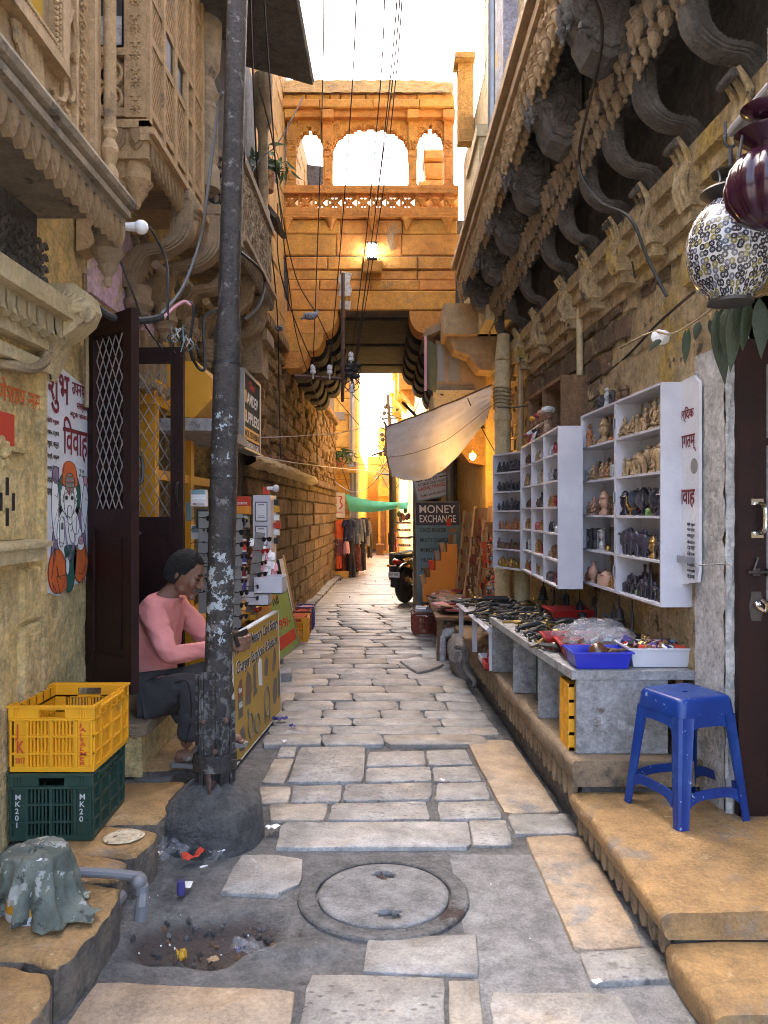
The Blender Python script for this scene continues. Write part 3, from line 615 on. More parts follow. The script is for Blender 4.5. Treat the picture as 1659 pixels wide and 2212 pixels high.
b=MB();turned(b,(-1.14,3.20,2.83),[(.034,0),(.036,.03),(.022,.06),(.03,.09),(.04,.12),(.03,.15),(.02,.17),(.034,.2),(.022,.24),(.026,.27),(.026,1.6)],12);b.build('pilaster','sand_carved',HL)
b=MB();b.fbox(LF,.4,3.3,2.36,2.72,0,.012)
for k in range(9):
 a=2.45+.11*k
 for s_ in(-1,1):
  for j in range(5):scroll(b,LF,[(a,2.38+.05*j),(a+s_*.03,2.42+.05*j),(a+s_*.05,2.40+.05*j)],.009,.02)
b.build('leaf_frieze','sand_soot',HL)
b=MB()
pr=[(0,2.0),(.05,2.10),(.09,2.20),(.15,2.235),(.20,2.28),(.225,2.34),(.21,2.40),(.16,2.44),(0,2.44)]
b.prism(Fr((XL,3.38,0),(1,0,0),(0,0,1),(0,-1,0)),pr,-.10,.05)
for k in range(9):
 t=.25+.24*k;b.tube(bez([V((XL+.11,3.325,2.31)),V((XL+.11+.06*cos(t),3.315,2.31+.06*sin(t))),V((XL+.11+.12*cos(t),3.32,2.30+.11*sin(t)))],4),[.012,.016,.02,.022,.022,.018,.012,.008,.004],6)
b.ball((XL+.2,3.36,2.33),.05,(.8,1,1.2),10,8);b.tube(bez([V((XL+.06,3.325,2.2)),V((XL+.02,3.32,2.24)),V((XL+.04,3.318,2.28)),V((XL+.08,3.318,2.26))],4),.014,6)
b.build('claw_bracket','plaster_pale',HL)
b=MB();turned(b,(-1.22,3.40,2.70),[(0,-.26),(.012,-.255),(.02,-.23),(.012,-.215),(.03,-.19),(.045,-.17),(.04,-.16),(.07,-.11),(.075,-.10),(.06,-.095),(.055,-.05),(.07,-.01),(.07,0)],14);b.build('pendant','sand_dusty',HL)
F2=XF(-1.15);E2=YF(3.73)
b=MB();b.box((XL-.02,3.74,3.25),(-1.16,4.90,3.33));mould(b,F2,3.70,4.93,3.24,[(.03,.02),(.035,.045),(.03,.02)]);b.fbox(E2,-1.5,-1.13,3.30,3.34,-.02,.03);b.fbox(E2,-1.5,-1.14,3.16,3.30,-.10,.01)
bal2=b.build('balcony','sand_carved',HL);petals(bal2,F2,3.74,4.92,3.245,.068,.10,'sand_carved',.0);petals(bal2,E2,-1.5,-1.15,3.295,.088,.095,'sand_carved',.012)
b=MB();b.box((XL-.02,3.76,3.33),(-1.24,4.9,5.2));b.build('inner_wall','black_stone',HL);b=MB();b.fbox(E2,-1.5,-1.15,3.33,5.2,-.06,-.02);b.fbox(F2,4.87,4.92,3.33,5.2,-.09,-.0)  # inner wall coloured near-black: painted shade behind the lattice openings
b.fbox(E2,-1.5,-1.36,3.36,4.6,-.02,.0);b.fbox(E2,-1.255,-1.15,3.36,4.6,-.02,.012);b.fbox(E2,-1.40,-1.25,3.655,3.69,-.02,.02);b.fbox(E2,-1.40,-1.25,3.36,3.40,-.02,.02)
for z in(3.45,3.57):rosette(b,E2,-1.325,z,.042,10,0);b.lathe([(.066,-.02),(.066,.016),(.058,.02),(.050,.016),(.050,0)],E2.p(-1.325,z,0),E2,14)
for k in range(7):rosette(b,E2,-1.20,3.40+.13*k,.030,8,.012);b.fbox(E2,-1.21,-1.19,3.437+.13*k,3.49+.13*k,.012,.018);b.fbox(E2,-1.225,-1.175,3.457+.13*k,3.47+.13*k,.0125,.0175)
for a in(3.76,4.0,4.22,4.46,4.62,4.86):b.fbox(F2,a-.022,a+.022,3.34,5.2,-.03,.012);beads(b,F2,a+.03,3.36,a+.03,4.9,30,.009,-.0)
for z in(3.42,3.78,4.0,4.5):b.fbox(F2,3.76,4.9,z-.02,z+.02,-.03,.006)
b.build('carved_front','sand_carved',HL)
b=MB();jali(b,F2,4.02,4.44,3.44,3.76,.06,.022,-.025,.0);jali(b,F2,4.02,4.44,4.02,4.9,.06,.022,-.025,0);jali(b,F2,4.48,4.84,4.02,4.9,.06,.022,-.025,0);jali(b,F2,3.79,3.97,3.44,4.9,.045,.016,-.025,0);jali(b,F2,4.64,4.84,3.44,3.98,.045,.016,-.025,0)
b.build('lattice','sand_carved',HL)
b=MB();b.fbox(F2,4.24,4.44,3.80,3.98,-.03,-.012);b.fbox(E2,-1.38,-1.27,3.71,3.95,-.02,.004);b.fbox(F2,4.05,4.2,3.82,4.4,-.03,-.004);b.build('window','black_iron',HL)
b=MB();b.fbox(E2,-1.38,-1.27,3.71,3.85,.0,.008);b.build('shutter','grey_paint',HL)
b=MB();b.prism(Fr((XL,3.80,0),(1,0,0),(0,0,1),(0,-1,0)),[(0,2.72),(.06,2.74),(.14,2.82),(.20,2.92),(.24,3.02),(.24,3.16),(0,3.16)],-.08,.05)
for k in range(8):b.fbox(YF(3.75),-1.46+.03*(k%4),-1.445+.03*(k%4),3.08-.05*(k//4),3.11-.05*(k//4),-.01,.008)
turned(b,(-1.22,3.80,3.16),[(0,-.22),(.015,-.21),(.02,-.185),(.03,-.17),(.05,-.14),(.055,-.12),(.075,-.095),(.08,-.085),(.068,-.08),(.066,0)],14);b.build('corbel','sand_carved',HL)
b=MB();turned(b,(-1.16,5.02,3.55),[(.09,0),(.09,.12),(.07,.16),(.08,.2),(.075,.5),(.085,.52),(.06,.56),(.085,.62),(.06,.68),(.05,.72),(.09,.80),(.10,.95),(.11,1.2)],12);b.build('column','sand_grey',HL)
b=MB();b.prism(Fr((0,0,0),(1,0,0),(0,0,1),(0,-1,0)),[(-1.6,4.72),(-.95,4.62),(-.95,4.65),(-1.6,4.8)],-5.2,-4.5);b.build('eave_slab','sand_soot',HL)
for(t,L,h,z,m)in((4.42,.36,.50,2.72,'sand_dusty'),(4.95,.42,.58,2.76,'sand_dusty'),(5.55,.40,.5,2.82,'sand_dusty'),(6.15,.40,.5,2.80,'sand_dusty'),(6.72,.42,.5,2.76,'sand_dusty')):
 b=MB();sbracket(b,Fr((XL+.03,t,z),(1,0,0),(0,0,1),(0,-1,0)),L,h,.12,.11)
 turned(b,(XL+.09,t,z),[(0,-.22),(.03,-.2),(.035,-.16),(.06,-.14),(.06,-.12),(.085,-.09),(.085,-.06),(.07,-.05),(.075,.02)],12)
 b.fbox(Fr((XL,t,z),(1,0,0),(0,0,1),(0,-1,0)),0,L+.04,h,h+.06,-.08,.08);turned(b,(XL+L+.02,t,z+h),[(0,-.13),(.02,-.12),(.02,-.10),(.045,-.08),(.045,-.06),(.06,-.04),(.06,0)],10)
 b.build('bracket',m,HL)
b=MB();ornament(b,LF,4.5,7.1,2.45,3.2,.01,190,.05,3);b.build('carved_wall','sand_grey',HL)
b=MB();
for k in range(16):b.fbox(LF,4.5+.16*k,4.58+.16*k,2.2,2.55,0,.05);b.ball(LF.p(4.54+.16*k,2.22,.06),.06,(1,.8,.8),7,5)
b.build('drop_frieze','sand_dusty',HL)
F3=XF(-1.0);E3=YF(5.38)
b=MB();b.box((XL,5.40,3.33),(-1.01,6.86,3.40));mould(b,F3,5.37,6.9,3.32,[(.025,.02),(.035,.045),(.03,.02)]);b.fbox(E3,-1.5,-.98,3.30,3.40,-.02,.02)
bal3=b.build('balcony','sand_dusty',HL);petals(bal3,F3,5.38,6.88,3.325,.07,.085,'sand_dusty',.0);petals(bal3,E3,-1.3,-1.0,3.40,.10,.10,'sand_carved',.02)
b=MB();b.box((-1.08,5.40,3.40),(-1.02,6.86,3.95));b.box((-1.5,5.40,3.40),(-1.02,5.45,3.95));ornament(b,F3,5.42,6.84,3.44,3.90,-.012,210,.055,5)
b.fbox(F3,5.36,6.88,3.92,3.98,-.08,.02);b.fbox(E3,-1.32,-.98,3.92,3.98,-.05,.02);ornament(b,E3,-1.3,-1.0,3.84,3.92,.0,26,.04,9);ornament(b,E3,-1.3,-1.0,3.42,3.56,.0,34,.04,8)
b.lathe([(.135,0),(.135,.02),(.12,.025),(.11,.015),(.11,0)],E3.p(-1.15,3.70,0),E3,20);rosette(b,E3,-1.15,3.70,.10,10,.004)
b.build('parapet','sand_grey',HL)
b=MB();b.lathe([(.112,.0),(.112,.006),(0,.006)],E3.p(-1.15,3.70,.001),E3,20);b.build('wheel_opening','black_iron',HL)
b=MB()
for t in(5.5,6.75):turned(b,(-1.06,t,3.98),[(.06,0),(.06,.1),(.04,.14),(.05,.3),(.06,.34),(.04,.4),(.045,.8),(.08,.9),(.08,1.3)],10)
b.build('column','sand_grey',HL)
b=MB();b.box((XL,5.35,3.98),(XL+.3,7.2,5.4));b.build('inner_wall','sand_soot',HL)
b=MB();b.prism(Fr((0,0,0),(1,0,0),(0,0,1),(0,-1,0)),[(-1.6,5.40),(-.62,5.12),(-.60,5.16),(-1.6,5.52)],-6.62,-4.9);b.jit(.02,f=4);b.build('roof','sand_soot',HL)
b=MB();b.prism(Fr((0,0,0),(1,0,0),(0,0,1),(0,-1,0)),[(-1.3,4.45),(-.98,4.10),(-.95,4.12),(-1.28,4.52)],-7.5,-6.95);b.build('small_eave','sand_soot',HL)
b=MB();b.box((-1.42,6.9,3.0),(-1.05,7.35,3.1));b.box((-1.42,6.9,2.7),(-1.1,7.3,3.0));b.build('eave_corbel','sand_dusty',HL)
RH=thing('sun_blocker','tall plain block added unseen behind the left facades to block the sun','house',(-4,10,0));b=MB();b.box((-6.5,7.4,0),(-2.3,16.5,14));b.build('wall','sand_amber',RH)  # added block, out of view; keeps direct sun off the upper right facade
def WX(t):return-1.227+.0209*(t-10.76)
SW=thing('stone_wall','tall golden and soot-blackened stone block wall running down to the far bend','wall',(WX(12),12,0))
WFr=Fr((WX(0),0,0),(.0209,1,0),(0,0,1),(1,-.0209,0))
b=MB();b.hexa([(WX(7.2)-.6,7.2,0),(WX(7.2)-.05,7.2,0),(WX(17.5)-.05,17.5,0),(WX(17.5)-.6,17.5,0),(WX(7.2)-.6,7.2,6.9),(WX(7.2)-.05,7.2,6.9),(WX(17.5)-.05,17.5,4.4),(WX(17.5)-.6,17.5,4.4)]);b.box((WX(7.2)-.6,7.2,6.8),(WX(7.2)-.06,9.5,8.8));b.build('core','sand_soot',SW)  # upper box is an unseen addition that keeps sun off the right side
nb=0;rest=MB();z=0.0
rows=[]
while z<1.86:h=rnd(.17,.235);rows.append((z,min(h,1.9-z)));z+=h
for z,h in rows:
 t=7.3+rnd(0,.3)
 while t<17.45:
  w=rnd(.32,.62)if t<12 else rnd(.5,.9);t1=min(t+w,17.5)
  if nb<240:b=MB();b.cham(WFr,t+.006,t1-.006,z+.006,z+h-.006,-.06,rnd(-.004,.022),.016,j=.007);b.build('stone_block','sand_block',SW);nb+=1
  else:rest.cham(WFr,t+.006,t1-.006,z+.006,z+h-.006,-.06,rnd(-.004,.022),.016,j=.007)
  t=t1
z=2.02
while z<3.40:
 h=rnd(.11,.2);t=7.3
 while t<17.45:
  w=rnd(.15,.42);rest.cham(WFr,t+.008,min(t+w,17.5)-.008,z+.008,min(z+h,3.42)-.006,-.06,rnd(-.03,.035),.02,j=.014);t+=w
 z+=h
tag(rest.build('rubble_stone','sand_rubble',SW),kind='stuff')
b=MB();b.grid(lambda i,j:WFr.p(7.2+5.4*i,1.88+.18*j+.02*noise.noise(V((i*20,j*3,0))),(.13*sin(pi*min(1,j*1.05+.05))**.6-.02)+.02*noise.noise(V((i*60,j*9,1)))),90,8);b.build('plaster_ledge','plaster_pale',SW)
t=7.3
while t<17.4:
 w=rnd(.5,1.0);b=MB();b.cham(WFr,t+.004,min(t+w,17.45)-.004,3.43,3.56,-.06,.07,.02,j=.006);b.build('string_stone','sand_rubble',SW)
 if t>12.4:b=MB();b.cham(WFr,t+.004,min(t+w,17.45)-.004,1.90,2.01,-.06,.06,.02,j=.006);b.build('string_stone','sand_block',SW)
 t+=w
up=MB();z=3.58
while z<6.85:
 h=rnd(.2,.32);t=7.25
 while t<13:
  w=rnd(.3,.7);up.cham(WFr,t+.004,t+w-.004,z+.004,z+h-.004,-.06,rnd(-.004,.012)if z>3.9 else .04,.01,j=.004);t+=w
 z+=h
tag(up.build('upper_stone','sand_amber',SW),kind='stuff')
# ================================================================ RIGHT SIDE
def RF(u):return Fr((u,0,0),(.036,-1,0),(0,0,1),(-1,-.036,0))
RW=1.55;RFw=RF(RW)
HR=thing('right_house','golden plastered house with exposed stones and a dark carved balcony over the souvenir stall','house',tuple(R(RW,5,0)))
b=MB();b.grid(lambda i,j:RFw.p(-(3.2+5.3*i),.3+2.5*j,rough_wall(5.3*i,2.5*j+7,.010)),330,170)
b.hexa([R(RW+.4,3.2,0),R(RW+.4,8.5,0),R(RW+.022,8.5,0),R(RW+.022,3.2,0),R(RW+.4,3.2,3.4),R(RW+.4,8.5,3.4),R(RW+.022,8.5,3.4),R(RW+.022,3.2,3.4)])
b.hexa([R(RW+.6,1.2,2.35),R(RW+.6,3.2,2.35),R(RW,3.2,2.35),R(RW,1.2,2.35),R(RW+.6,1.2,3.4),R(RW+.6,3.2,3.4),R(RW,3.2,3.4),R(RW,1.2,3.4)])
b.hexa([R(RW+.9,1.0,-.1),R(RW+.9,3.3,-.1),R(RW+.85,3.3,-.1),R(RW+.85,1.0,-.1),R(RW+.9,1.0,3.4),R(RW+.9,3.3,3.4),R(RW+.85,3.3,3.4),R(RW+.85,1.0,3.4)])
b.hexa([R(RW+.9,3.2,0),R(RW+.9,3.5,0),R(RW+.02,3.5,0),R(RW+.02,3.2,0),R(RW+.9,3.2,3.4),R(RW+.9,3.5,3.4),R(RW+.02,3.5,3.4),R(RW+.02,3.2,3.4)])
b.build('wall','plaster_ochre' if 'plaster_ochre' in MATS else 'plaster_yellow',HR)
n=0
mat('stone_brown',(.24,.155,.085),(.15,.10,.06),7,.9,bump=.8,bsc=34,bdist=.015,var=.25,hue=.01,spot=((.42,.33,.18),8,.60,.05))
z=1.9
while z<2.64:
 h=rnd(.12,.17);t=3.75+rnd(0,.15)
 while t<8.2:
  w=rnd(.14,.28);k=noise.noise(V((t*.8,z*1.6,4)))+.3*(t>4.3)
  if k>-.05:
   b=MB();b.cham(RFw,-(t+w-.011),-(t+.011),z+.011,z+h-.011,-.03,.016+rnd(0,.008),.005,j=.012);b.build('stone_block','stone_brown',HR);n+=1
  t+=w
 z+=h
b=MB();b.grid(lambda i,j:RFw.p(-(3.2+.28*i),.2+1.95*j,.02+.012*noise.noise(V((i*6,j*30,7)))),12,60);b.build('white_strip','plaster_white',HR)
b=MB();fe=Fr(R(RW,3.2,0),(1,0,0),(0,0,1),(0,-1,0));b.grid(lambda i,j:fe.p(-.02+.10*i,.2+2.1*j,.012+.012*noise.noise(V((i*6,j*30,9)))),12,60);b.build('jamb','plaster_white',HR)
b=MB();b.prism(RFw,[(-3.66,1.10),(-3.40,1.14),(-3.385,1.2),(-3.385,2.02),(-3.44,2.06),(-3.66,2.05)],.03,.045);pr_=b.build('lettered_panel','panel_white',HR)
text('हार्'+'ि'+'दक',RFw,-3.60,1.86,-3.43,1.93,'ink_maroon',pr_,.01,.047);text('स्वागतम्',RFw,-3.64,1.72,-3.41,1.80,'ink_maroon',pr_,.01,.047);text('ि'+'ववाह',RFw,-3.62,1.47,-3.42,1.58,'ink_maroon',pr_,.015,.047)
b=MB();b.lathe([(.0,0),(.035,0),(.035,.002),(0,.002)],RFw.p(-3.43,1.655,.045),RFw,14);b.build('seal','ink_grey',pr_)
for i,s_ in enumerate(['मीठी मनुहार','पार्थ','मधुर','वेदांत','यश','देव','आर्य','ि'+'रद्धी','यशस्वी','राम']):text(s_,RFw,-3.50,1.385-.026*i,-3.42,1.402-.026*i,'ink_black',pr_,.006,.047)
def rbar(mb,u0,u1,t0,t1,z0,z1,mi=0,j=0):
 k=len(mb.v);n=max(1,int((t1-t0)/.3))if j else 1
 for i in range(n):
  a,c=t0+(t1-t0)*i/n,t0+(t1-t0)*(i+1)/n
  mb.hexa([R(u0,a,z0),R(u1,a,z0),R(u1,c,z0),R(u0,c,z0),R(u0,a,z1),R(u1,a,z1),R(u1,c,z1),R(u0,c,z1)],mi)
 if j:mb.jit(j,k,7)
b=MB();rbar(b,1.46,1.6,2.0,8.35,2.84,2.93);rbar(b,1.43,1.6,2.0,8.35,2.93,3.02);rbar(b,1.49,1.6,2.0,8.35,2.74,2.84);rbar(b,1.52,1.6,2.0,8.35,2.66,2.74);b.build('cornice','plaster_ochre',HR)
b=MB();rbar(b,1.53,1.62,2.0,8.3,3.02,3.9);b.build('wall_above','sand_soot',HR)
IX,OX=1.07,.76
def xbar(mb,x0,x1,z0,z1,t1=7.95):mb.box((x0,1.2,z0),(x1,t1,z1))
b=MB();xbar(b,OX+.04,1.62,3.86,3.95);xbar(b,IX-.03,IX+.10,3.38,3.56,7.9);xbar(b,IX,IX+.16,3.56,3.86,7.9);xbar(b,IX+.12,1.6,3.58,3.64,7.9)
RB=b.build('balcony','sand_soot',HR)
def rbl(mb,name,m):return mb.build(name,m,RB)
b=MB();xbar(b,OX,OX+.1,3.72,3.84);xbar(b,OX-.03,OX+.08,3.84,3.90,7.98);xbar(b,OX-.01,OX+.08,3.90,3.96,7.97);xbar(b,OX-.06,OX+.08,3.96,4.02,8.0)
f_=Fr((OX-.002,0,0),(0,-1,0),(0,0,1),(-1,0,0));ornament(b,f_,-7.9,-2.5,3.74,3.83,.0,150,.04,21);rbl(b,'outer_beam','sand_carved')
b=MB();xbar(b,OX-.02,OX+.04,4.02,4.14,7.98);f_=Fr((OX-.02,0,0),(0,-1,0),(0,0,1),(-1,0,0));jali(b,f_,-7.98,-2.5,4.03,4.13,.05,.016,0,.012);rbl(b,'lattice_band','sand_grey')
mp_=MB();mp_.lathe(PEND,(0,0,0),None,9);pend={k:mp_.mesh('drop',k)for k in('sand_dusty','sand_carved')}
rb0=world_loc(RB);k=0
for row,(u,zt,m,d)in enumerate(((OX+.02,3.73,'sand_carved',.105),(OX+.08,3.75,'sand_carved',.105),(IX-.035,3.47,'sand_dusty',.10),(IX+.01,3.40,'sand_dusty',.10))):
 t=2.3
 while t<7.9:
  s_=.62+.25*abs(sin(t*pi/1.05))if row<2 else .85
  inst(pend[m],'drop',V((u+rnd(-.006,.006),t+rnd(-.012,.012)+(row%2)*d*.5,zt+rnd(0,.008)))-rb0,RB,(rnd(-.05,.05),rnd(-.05,.05),0),(s_,s_,s_*rnd(.9,1.1)))
  t+=d
for i,t in enumerate([2.35,2.82,3.34,3.79,4.23,4.75,5.27,6.08,6.75,7.4]):
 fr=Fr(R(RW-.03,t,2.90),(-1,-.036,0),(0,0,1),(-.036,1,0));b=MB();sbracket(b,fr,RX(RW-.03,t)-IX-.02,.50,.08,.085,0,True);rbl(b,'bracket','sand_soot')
 b=MB();b.fbox(fr,-.02,.10,-.14,.04,-.06,.06);b.fbox(fr,-.02,.085,-.20,-.14,-.045,.045)
 for q in(-.04,0,.04):b.tube(bez([fr.p(.09,-.14,q),fr.p(.12,-.04,q),fr.p(.10,.06,q*1.2),fr.p(.15,.15,q*1.3)],4),[.018]*8+[.017,.015,.013,.011,.009],7)
 rbl(b,'bracket_foot','plaster_ochre')
for i,t in enumerate([2.6,3.4,4.2,5.0,5.8,6.6,7.5]):
 fr=Fr(V((IX-.02,t,3.5)),(-1,-.036,0),(0,0,1),(-.036,1,0));b=MB()
 b.prism(fr,[(0,-.06),(.08,-.10),(.16,-.06),(.20,.02),(.20,.05),(.24,.10),(.26,.20),(.26,.36),(0,.36)],-.09,.09);b.prism(fr,[(0,-.03),(.08,-.06),(.15,-.03),(.19,.05),(.19,.08),(.23,.13),(.25,.22),(.25,.36),(0,.36)],-.11,.11)
 ornament(b,Fr(fr.p(0,0,-.11),fr.u,fr.v,-fr.n),.02,.22,.0,.32,0,14,.05,i)
 for q in(-.05,.05):turned(b,fr.p(.25,.20,q),[(0,-.17),(.012,-.16),(.01,-.14),(.03,-.11),(.03,-.10),(.018,-.09),(.035,-.05),(.04,0)],9)
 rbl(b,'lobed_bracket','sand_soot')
for a,z in((-3.05,2.55),(-3.55,2.5),(-4.3,2.58)):
 b=MB();b.prism(RFw,[(a-.05,z),(a+.05,z),(a+.05,z+.14),(a+.02,z+.2),(a,z+.24),(a-.02,z+.2),(a-.05,z+.14)],-.01,.03);b.build('niche_moulding','plaster_ochre',HR)
UH=thing('upper_house','pale tall facade with a blue-grey stained pilaster rising above the right balcony','house',tuple(R(1.2,6,4)))
b=MB();b.box((.98,2.0,4.0),(3.0,7.4,8.2));b.box((.98,7.4,3.3),(3.0,9.45,5.75));
z=4.2
while z<8.1:
 t=2.2
 while t<7.3:w=rnd(.4,.9);b.fbox(XFm(.98)if False else Fr((.98,0,0),(0,-1,0),(0,0,1),(-1,0,0)),-(min(t+w,7.38)-.006),-(t+.006),z+.006,z+.29,-.01,.016);t+=w
 z+=.3
b.build('wall','sand_pale' if 'sand_pale' in MATS else 'plaster_pale',UH)
mat('stain_blue',(.36,.36,.42),(.30,.29,.33),5,.85,bump=.4,bsc=30,spot=((.50,.36,.16),4,.56,.05))
b=MB();b.box((.86,5.55,4.0),(1.0,5.95,8.2));b.build('pilaster','stain_blue',UH)
b=MB();b.box((.80,6.5,4.35),(1.0,7.3,4.62));b.box((.78,6.48,4.62),(1.0,7.32,4.72));b.box((.83,6.5,3.95),(1.0,7.3,4.35));b.build('parapet','plaster_pale',UH)
b=MB();b.box((.80,8.3,5.45),(.97,8.45,6.30));b.box((.76,8.2,6.30),(.975,8.5,6.36));b.build('chajja','sand_amber',UH)
b=MB();b.tube([V((.90,6.35,4.3)),V((.90,6.35,6.0))],.045,10);b.tube([V((.90,6.35,5.78)),V((.90,6.35,5.86))],.06,10);b.tube([V((.90,6.35,5.95)),V((.90,6.35,6.03))],.06,10);b.tube([V((.90,6.35,5.75)),V((.97,6.2,5.75))],.04,8)
tag(b.build('drain_pipe','galv'),'grey plastic drain pipe standing on the roof edge above the right balcony','pipe')
for(z,t,m)in((6.9,6.9,'x'),):pass
NH=thing('oriel_house','golden house with a small green-shuttered boxed window beyond the dark balcony','house',tuple(R(1.2,9,0)))
b=MB();b.hexa([R(1.43,8.5,0),R(2.2,8.5,0),R(2.2,10.9,0),R(1.43,10.9,0),R(1.43,8.5,4.4),R(2.2,8.5,4.4),R(2.2,10.9,4.4),R(1.43,10.9,4.4)]);b.hexa([R(1.2,10.9,0),R(2.2,10.9,0),R(2.2,17,0),R(1.3,17,0),R(1.2,10.9,4.4),R(2.2,10.9,4.4),R(2.2,17,4.4),R(1.3,17,4.4)]);b.jit(.01,f=3);b.build('wall','sand_gold',NH)
b=MB();q0,q1=8.55,9.25
xo=.545;xi=.86
b.box((xo+.03,q0+.02,2.80),(1.2,q1,3.36));b.build('window_box','wood_pale',NH)
b=MB();b.box((xo+.05,q0-.004,2.90),(xo+.13,q0+.02,3.30));b.box((xo+.18,q0-.004,2.90),(xo+.30,q0+.02,3.30));b.box((xo+.02,q0+.1,2.88),(xo+.032,q0+.35,3.3));b.box((xo+.02,q0+.38,2.88),(xo+.032,q1-.05,3.3));b.build('pane','ink_grey',NH)
mat('green_shutter',(.10,.16,.13),(.16,.20,.17),8,.6,bump=.1)
b=MB();b.hexa([V((xo+.02,q0-.02,2.78)),V((xo-.10,q0-.30,2.78)),V((xo-.085,q0-.305,2.78)),V((xo+.035,q0-.02,2.78)),V((xo+.02,q0-.02,3.30)),V((xo-.10,q0-.30,3.30)),V((xo-.085,q0-.305,3.30)),V((xo+.035,q0-.02,3.30))]);b.build('shutter','green_shutter',NH)
b=MB();b.tube([V((xo-.10,q0-.31,2.75)),V((xo-.10,q0-.31,3.33))],.016,6);b.build('shutter_edge','ink_pink',NH)
b=MB();b.prism(Fr((0,0,0),(1,0,0),(0,0,1),(0,-1,0)),[(xo-.12,3.36),(xo-.08,3.46),(1.2,3.80),(1.2,3.68)],-q1-.1,-q0+.12);b.jit(.01);b.build('roof','sand_dusty',NH)
b=MB();b.prism(Fr((0,0,0),(1,0,0),(0,0,1),(0,-1,0)),[(xo+.02,2.42),(xo,2.78),(1.2,2.78),(1.2,2.42)],-q1,-q0);f_=Fr((xo+.01,0,0),(0,-1,0),(0,0,1),(-1,0,0))
for k in range(9):b.fbox(f_,-(q0+.06+.07*k),-(q0+.03+.07*k),2.48,2.72,0,.02)
f_=Fr((0,q0,0),(1,0,0),(0,0,1),(0,-1,0));rosette(b,f_,xo+.12,2.60,.06,8,0);rosette(b,f_,xo+.28,2.60,.06,8,0);b.fbox(f_,xo-.04,1.0,2.38,2.43,-.6,.04);b.fbox(f_,xo,1.0,2.76,2.80,-.6,.03)
b.build('balustrade','plaster_pale',NH)
b=MB();b.prism(f_,[(xo+.10,2.38),(1.2,2.38),(1.2,1.95),(.95,2.0),(.86,2.12),(.74,2.17),(.66,2.26)],-.5,-.02);b.prism(f_,[(xo+.02,2.38),(.95,2.38),(.95,2.25),(xo+.1,2.28)],-.5,-.0);b.build('corbel','sand_amber',NH)
b=MB();b.box((.62,8.0,3.30),(1.5,8.5,3.62));b.prism(Fr((0,0,0),(1,0,0),(0,0,1),(0,-1,0)),[(.66,3.30),(1.5,3.30),(1.5,2.9),(1.0,2.95),(.9,3.1),(.74,3.16)],-8.45,-8.1);b.build('corbel','sand_carved',NH)
b=MB();b.box((1.20,8.40,0),(1.30,8.52,3.3));b.build('corner_strip','plaster_yellow',NH)
# ================================================================ THE BRIDGE HOUSE OVER THE LANE
BY=9.6;BF=YF(BY);KB=BY/F_
def bx(x):return(x-CX)*KB
def bz(y):return EYE+(CY-y)*KB
BR=thing('bridge_house','orange sandstone bridge house with an open arcade and pierced railing spanning the lane','bridge',(-.15,BY,4))
def cblock(x0,x1,y0,y1,c1=.0,dep=.5,name='stone_block',m='sand_orange',j=.004):
 b=MB();b.cham(BF,bx(x0),bx(x1),bz(y1),bz(y0),-dep,c1+rnd(-.004,.006),.012,j=j);return b.build(name,m,BR)
crs=[(474,505,[612,735,870,988],0),(505,552,[612,726,868,1002],0),(554,583,[618,708,782,902,1002],.015),(583,605,[620,735,785,902,995],0),(605,628,[622,690,800,905,985],.01),(628,671,[624,745,985],.02)]
for y0,y1,xs,c in crs:
 for x0,x1 in zip(xs,xs[1:]):cblock(x0+.6,x1-.6,y0+.7,y1-.5,c)
b=MB();b.box((bx(600),BY+.03,bz(671)),(bx(1010),BY+.35,bz(474)));b.box((bx(600),BY+.35,bz(560)),(bx(1010),13.6,bz(545)-.0));b.box((bx(600),13.3,bz(671)),(bx(1010),13.7,bz(430)));b.build('core','sand_soot',BR)
for i in range(5):
 y0=9.95+.78*i;b=MB();b.cham(Fr((0,y0,0),(1,0,0),(0,0,1),(0,-1,0)),-1.3,1.15,3.93+.02*(i%2),4.62,-.70,0,.02);b.build('lintel_beam','black_stone',BR)
def corbel(y0,x_end,z0,z1,side,m,dep=.40):
 r=(z1-z0)*.62;b=MB();e=x_end;s_=side
 pts=[(e-s_*r,z1),(e,z1)]+[(e-s_*r+s_*r*cos(t),z1-.015-(z1-z0-.015)*sin(t))for t in(0,.3,.6,.9,1.2,1.57)]+[(-1.45 if s_>0 else 1.4,z0),(-1.45 if s_>0 else 1.4,z1)]
 if s_<0:pts=pts[::-1]
 b.prism(Fr((0,y0,0),(1,0,0),(0,0,1),(0,-1,0)),pts,-dep,0);return b.build('corbel',m,BR)
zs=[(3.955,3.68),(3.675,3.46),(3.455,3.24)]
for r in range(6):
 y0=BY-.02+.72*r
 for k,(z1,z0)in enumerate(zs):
  corbel(y0,bx((730,699,665)[k]),z0,z1,1,'sand_orange' if r==0 else 'black_stone')  # front row orange, rows behind it near-black
  corbel(y0,bx((884,915,945)[k]),z0,z1,-1,'sand_orange' if r==0 else 'black_stone')
b=MB();b.fbox(BF,bx(610),bx(990),bz(421),bz(405),-.10,.07);b.fbox(BF,bx(610),bx(990),bz(457),bz(451),-.08,.05);b.fbox(BF,bx(611),bx(989),bz(473),bz(457),-.10,.06)
for k in range(40):b.fbox(BF,bx(614+9.4*k),bx(619+9.4*k),bz(468),bz(462),.06,.068);b.fbox(BF,bx(612+9.4*k),bx(616+9.4*k),bz(461),bz(458),.06,.066)
for k in range(60):b.fbox(BF,bx(612+6.3*k),bx(615+6.3*k),bz(413),bz(409),.07,.077)
BL=b.build('balustrade','sand_orange',BR);rz=(421-451)
mb_=MB();w=bx(861)-bx(829.5);f0=Fr((0,0,0),(1,0,0),(0,0,1),(0,-1,0));h=bz(421)-bz(451)
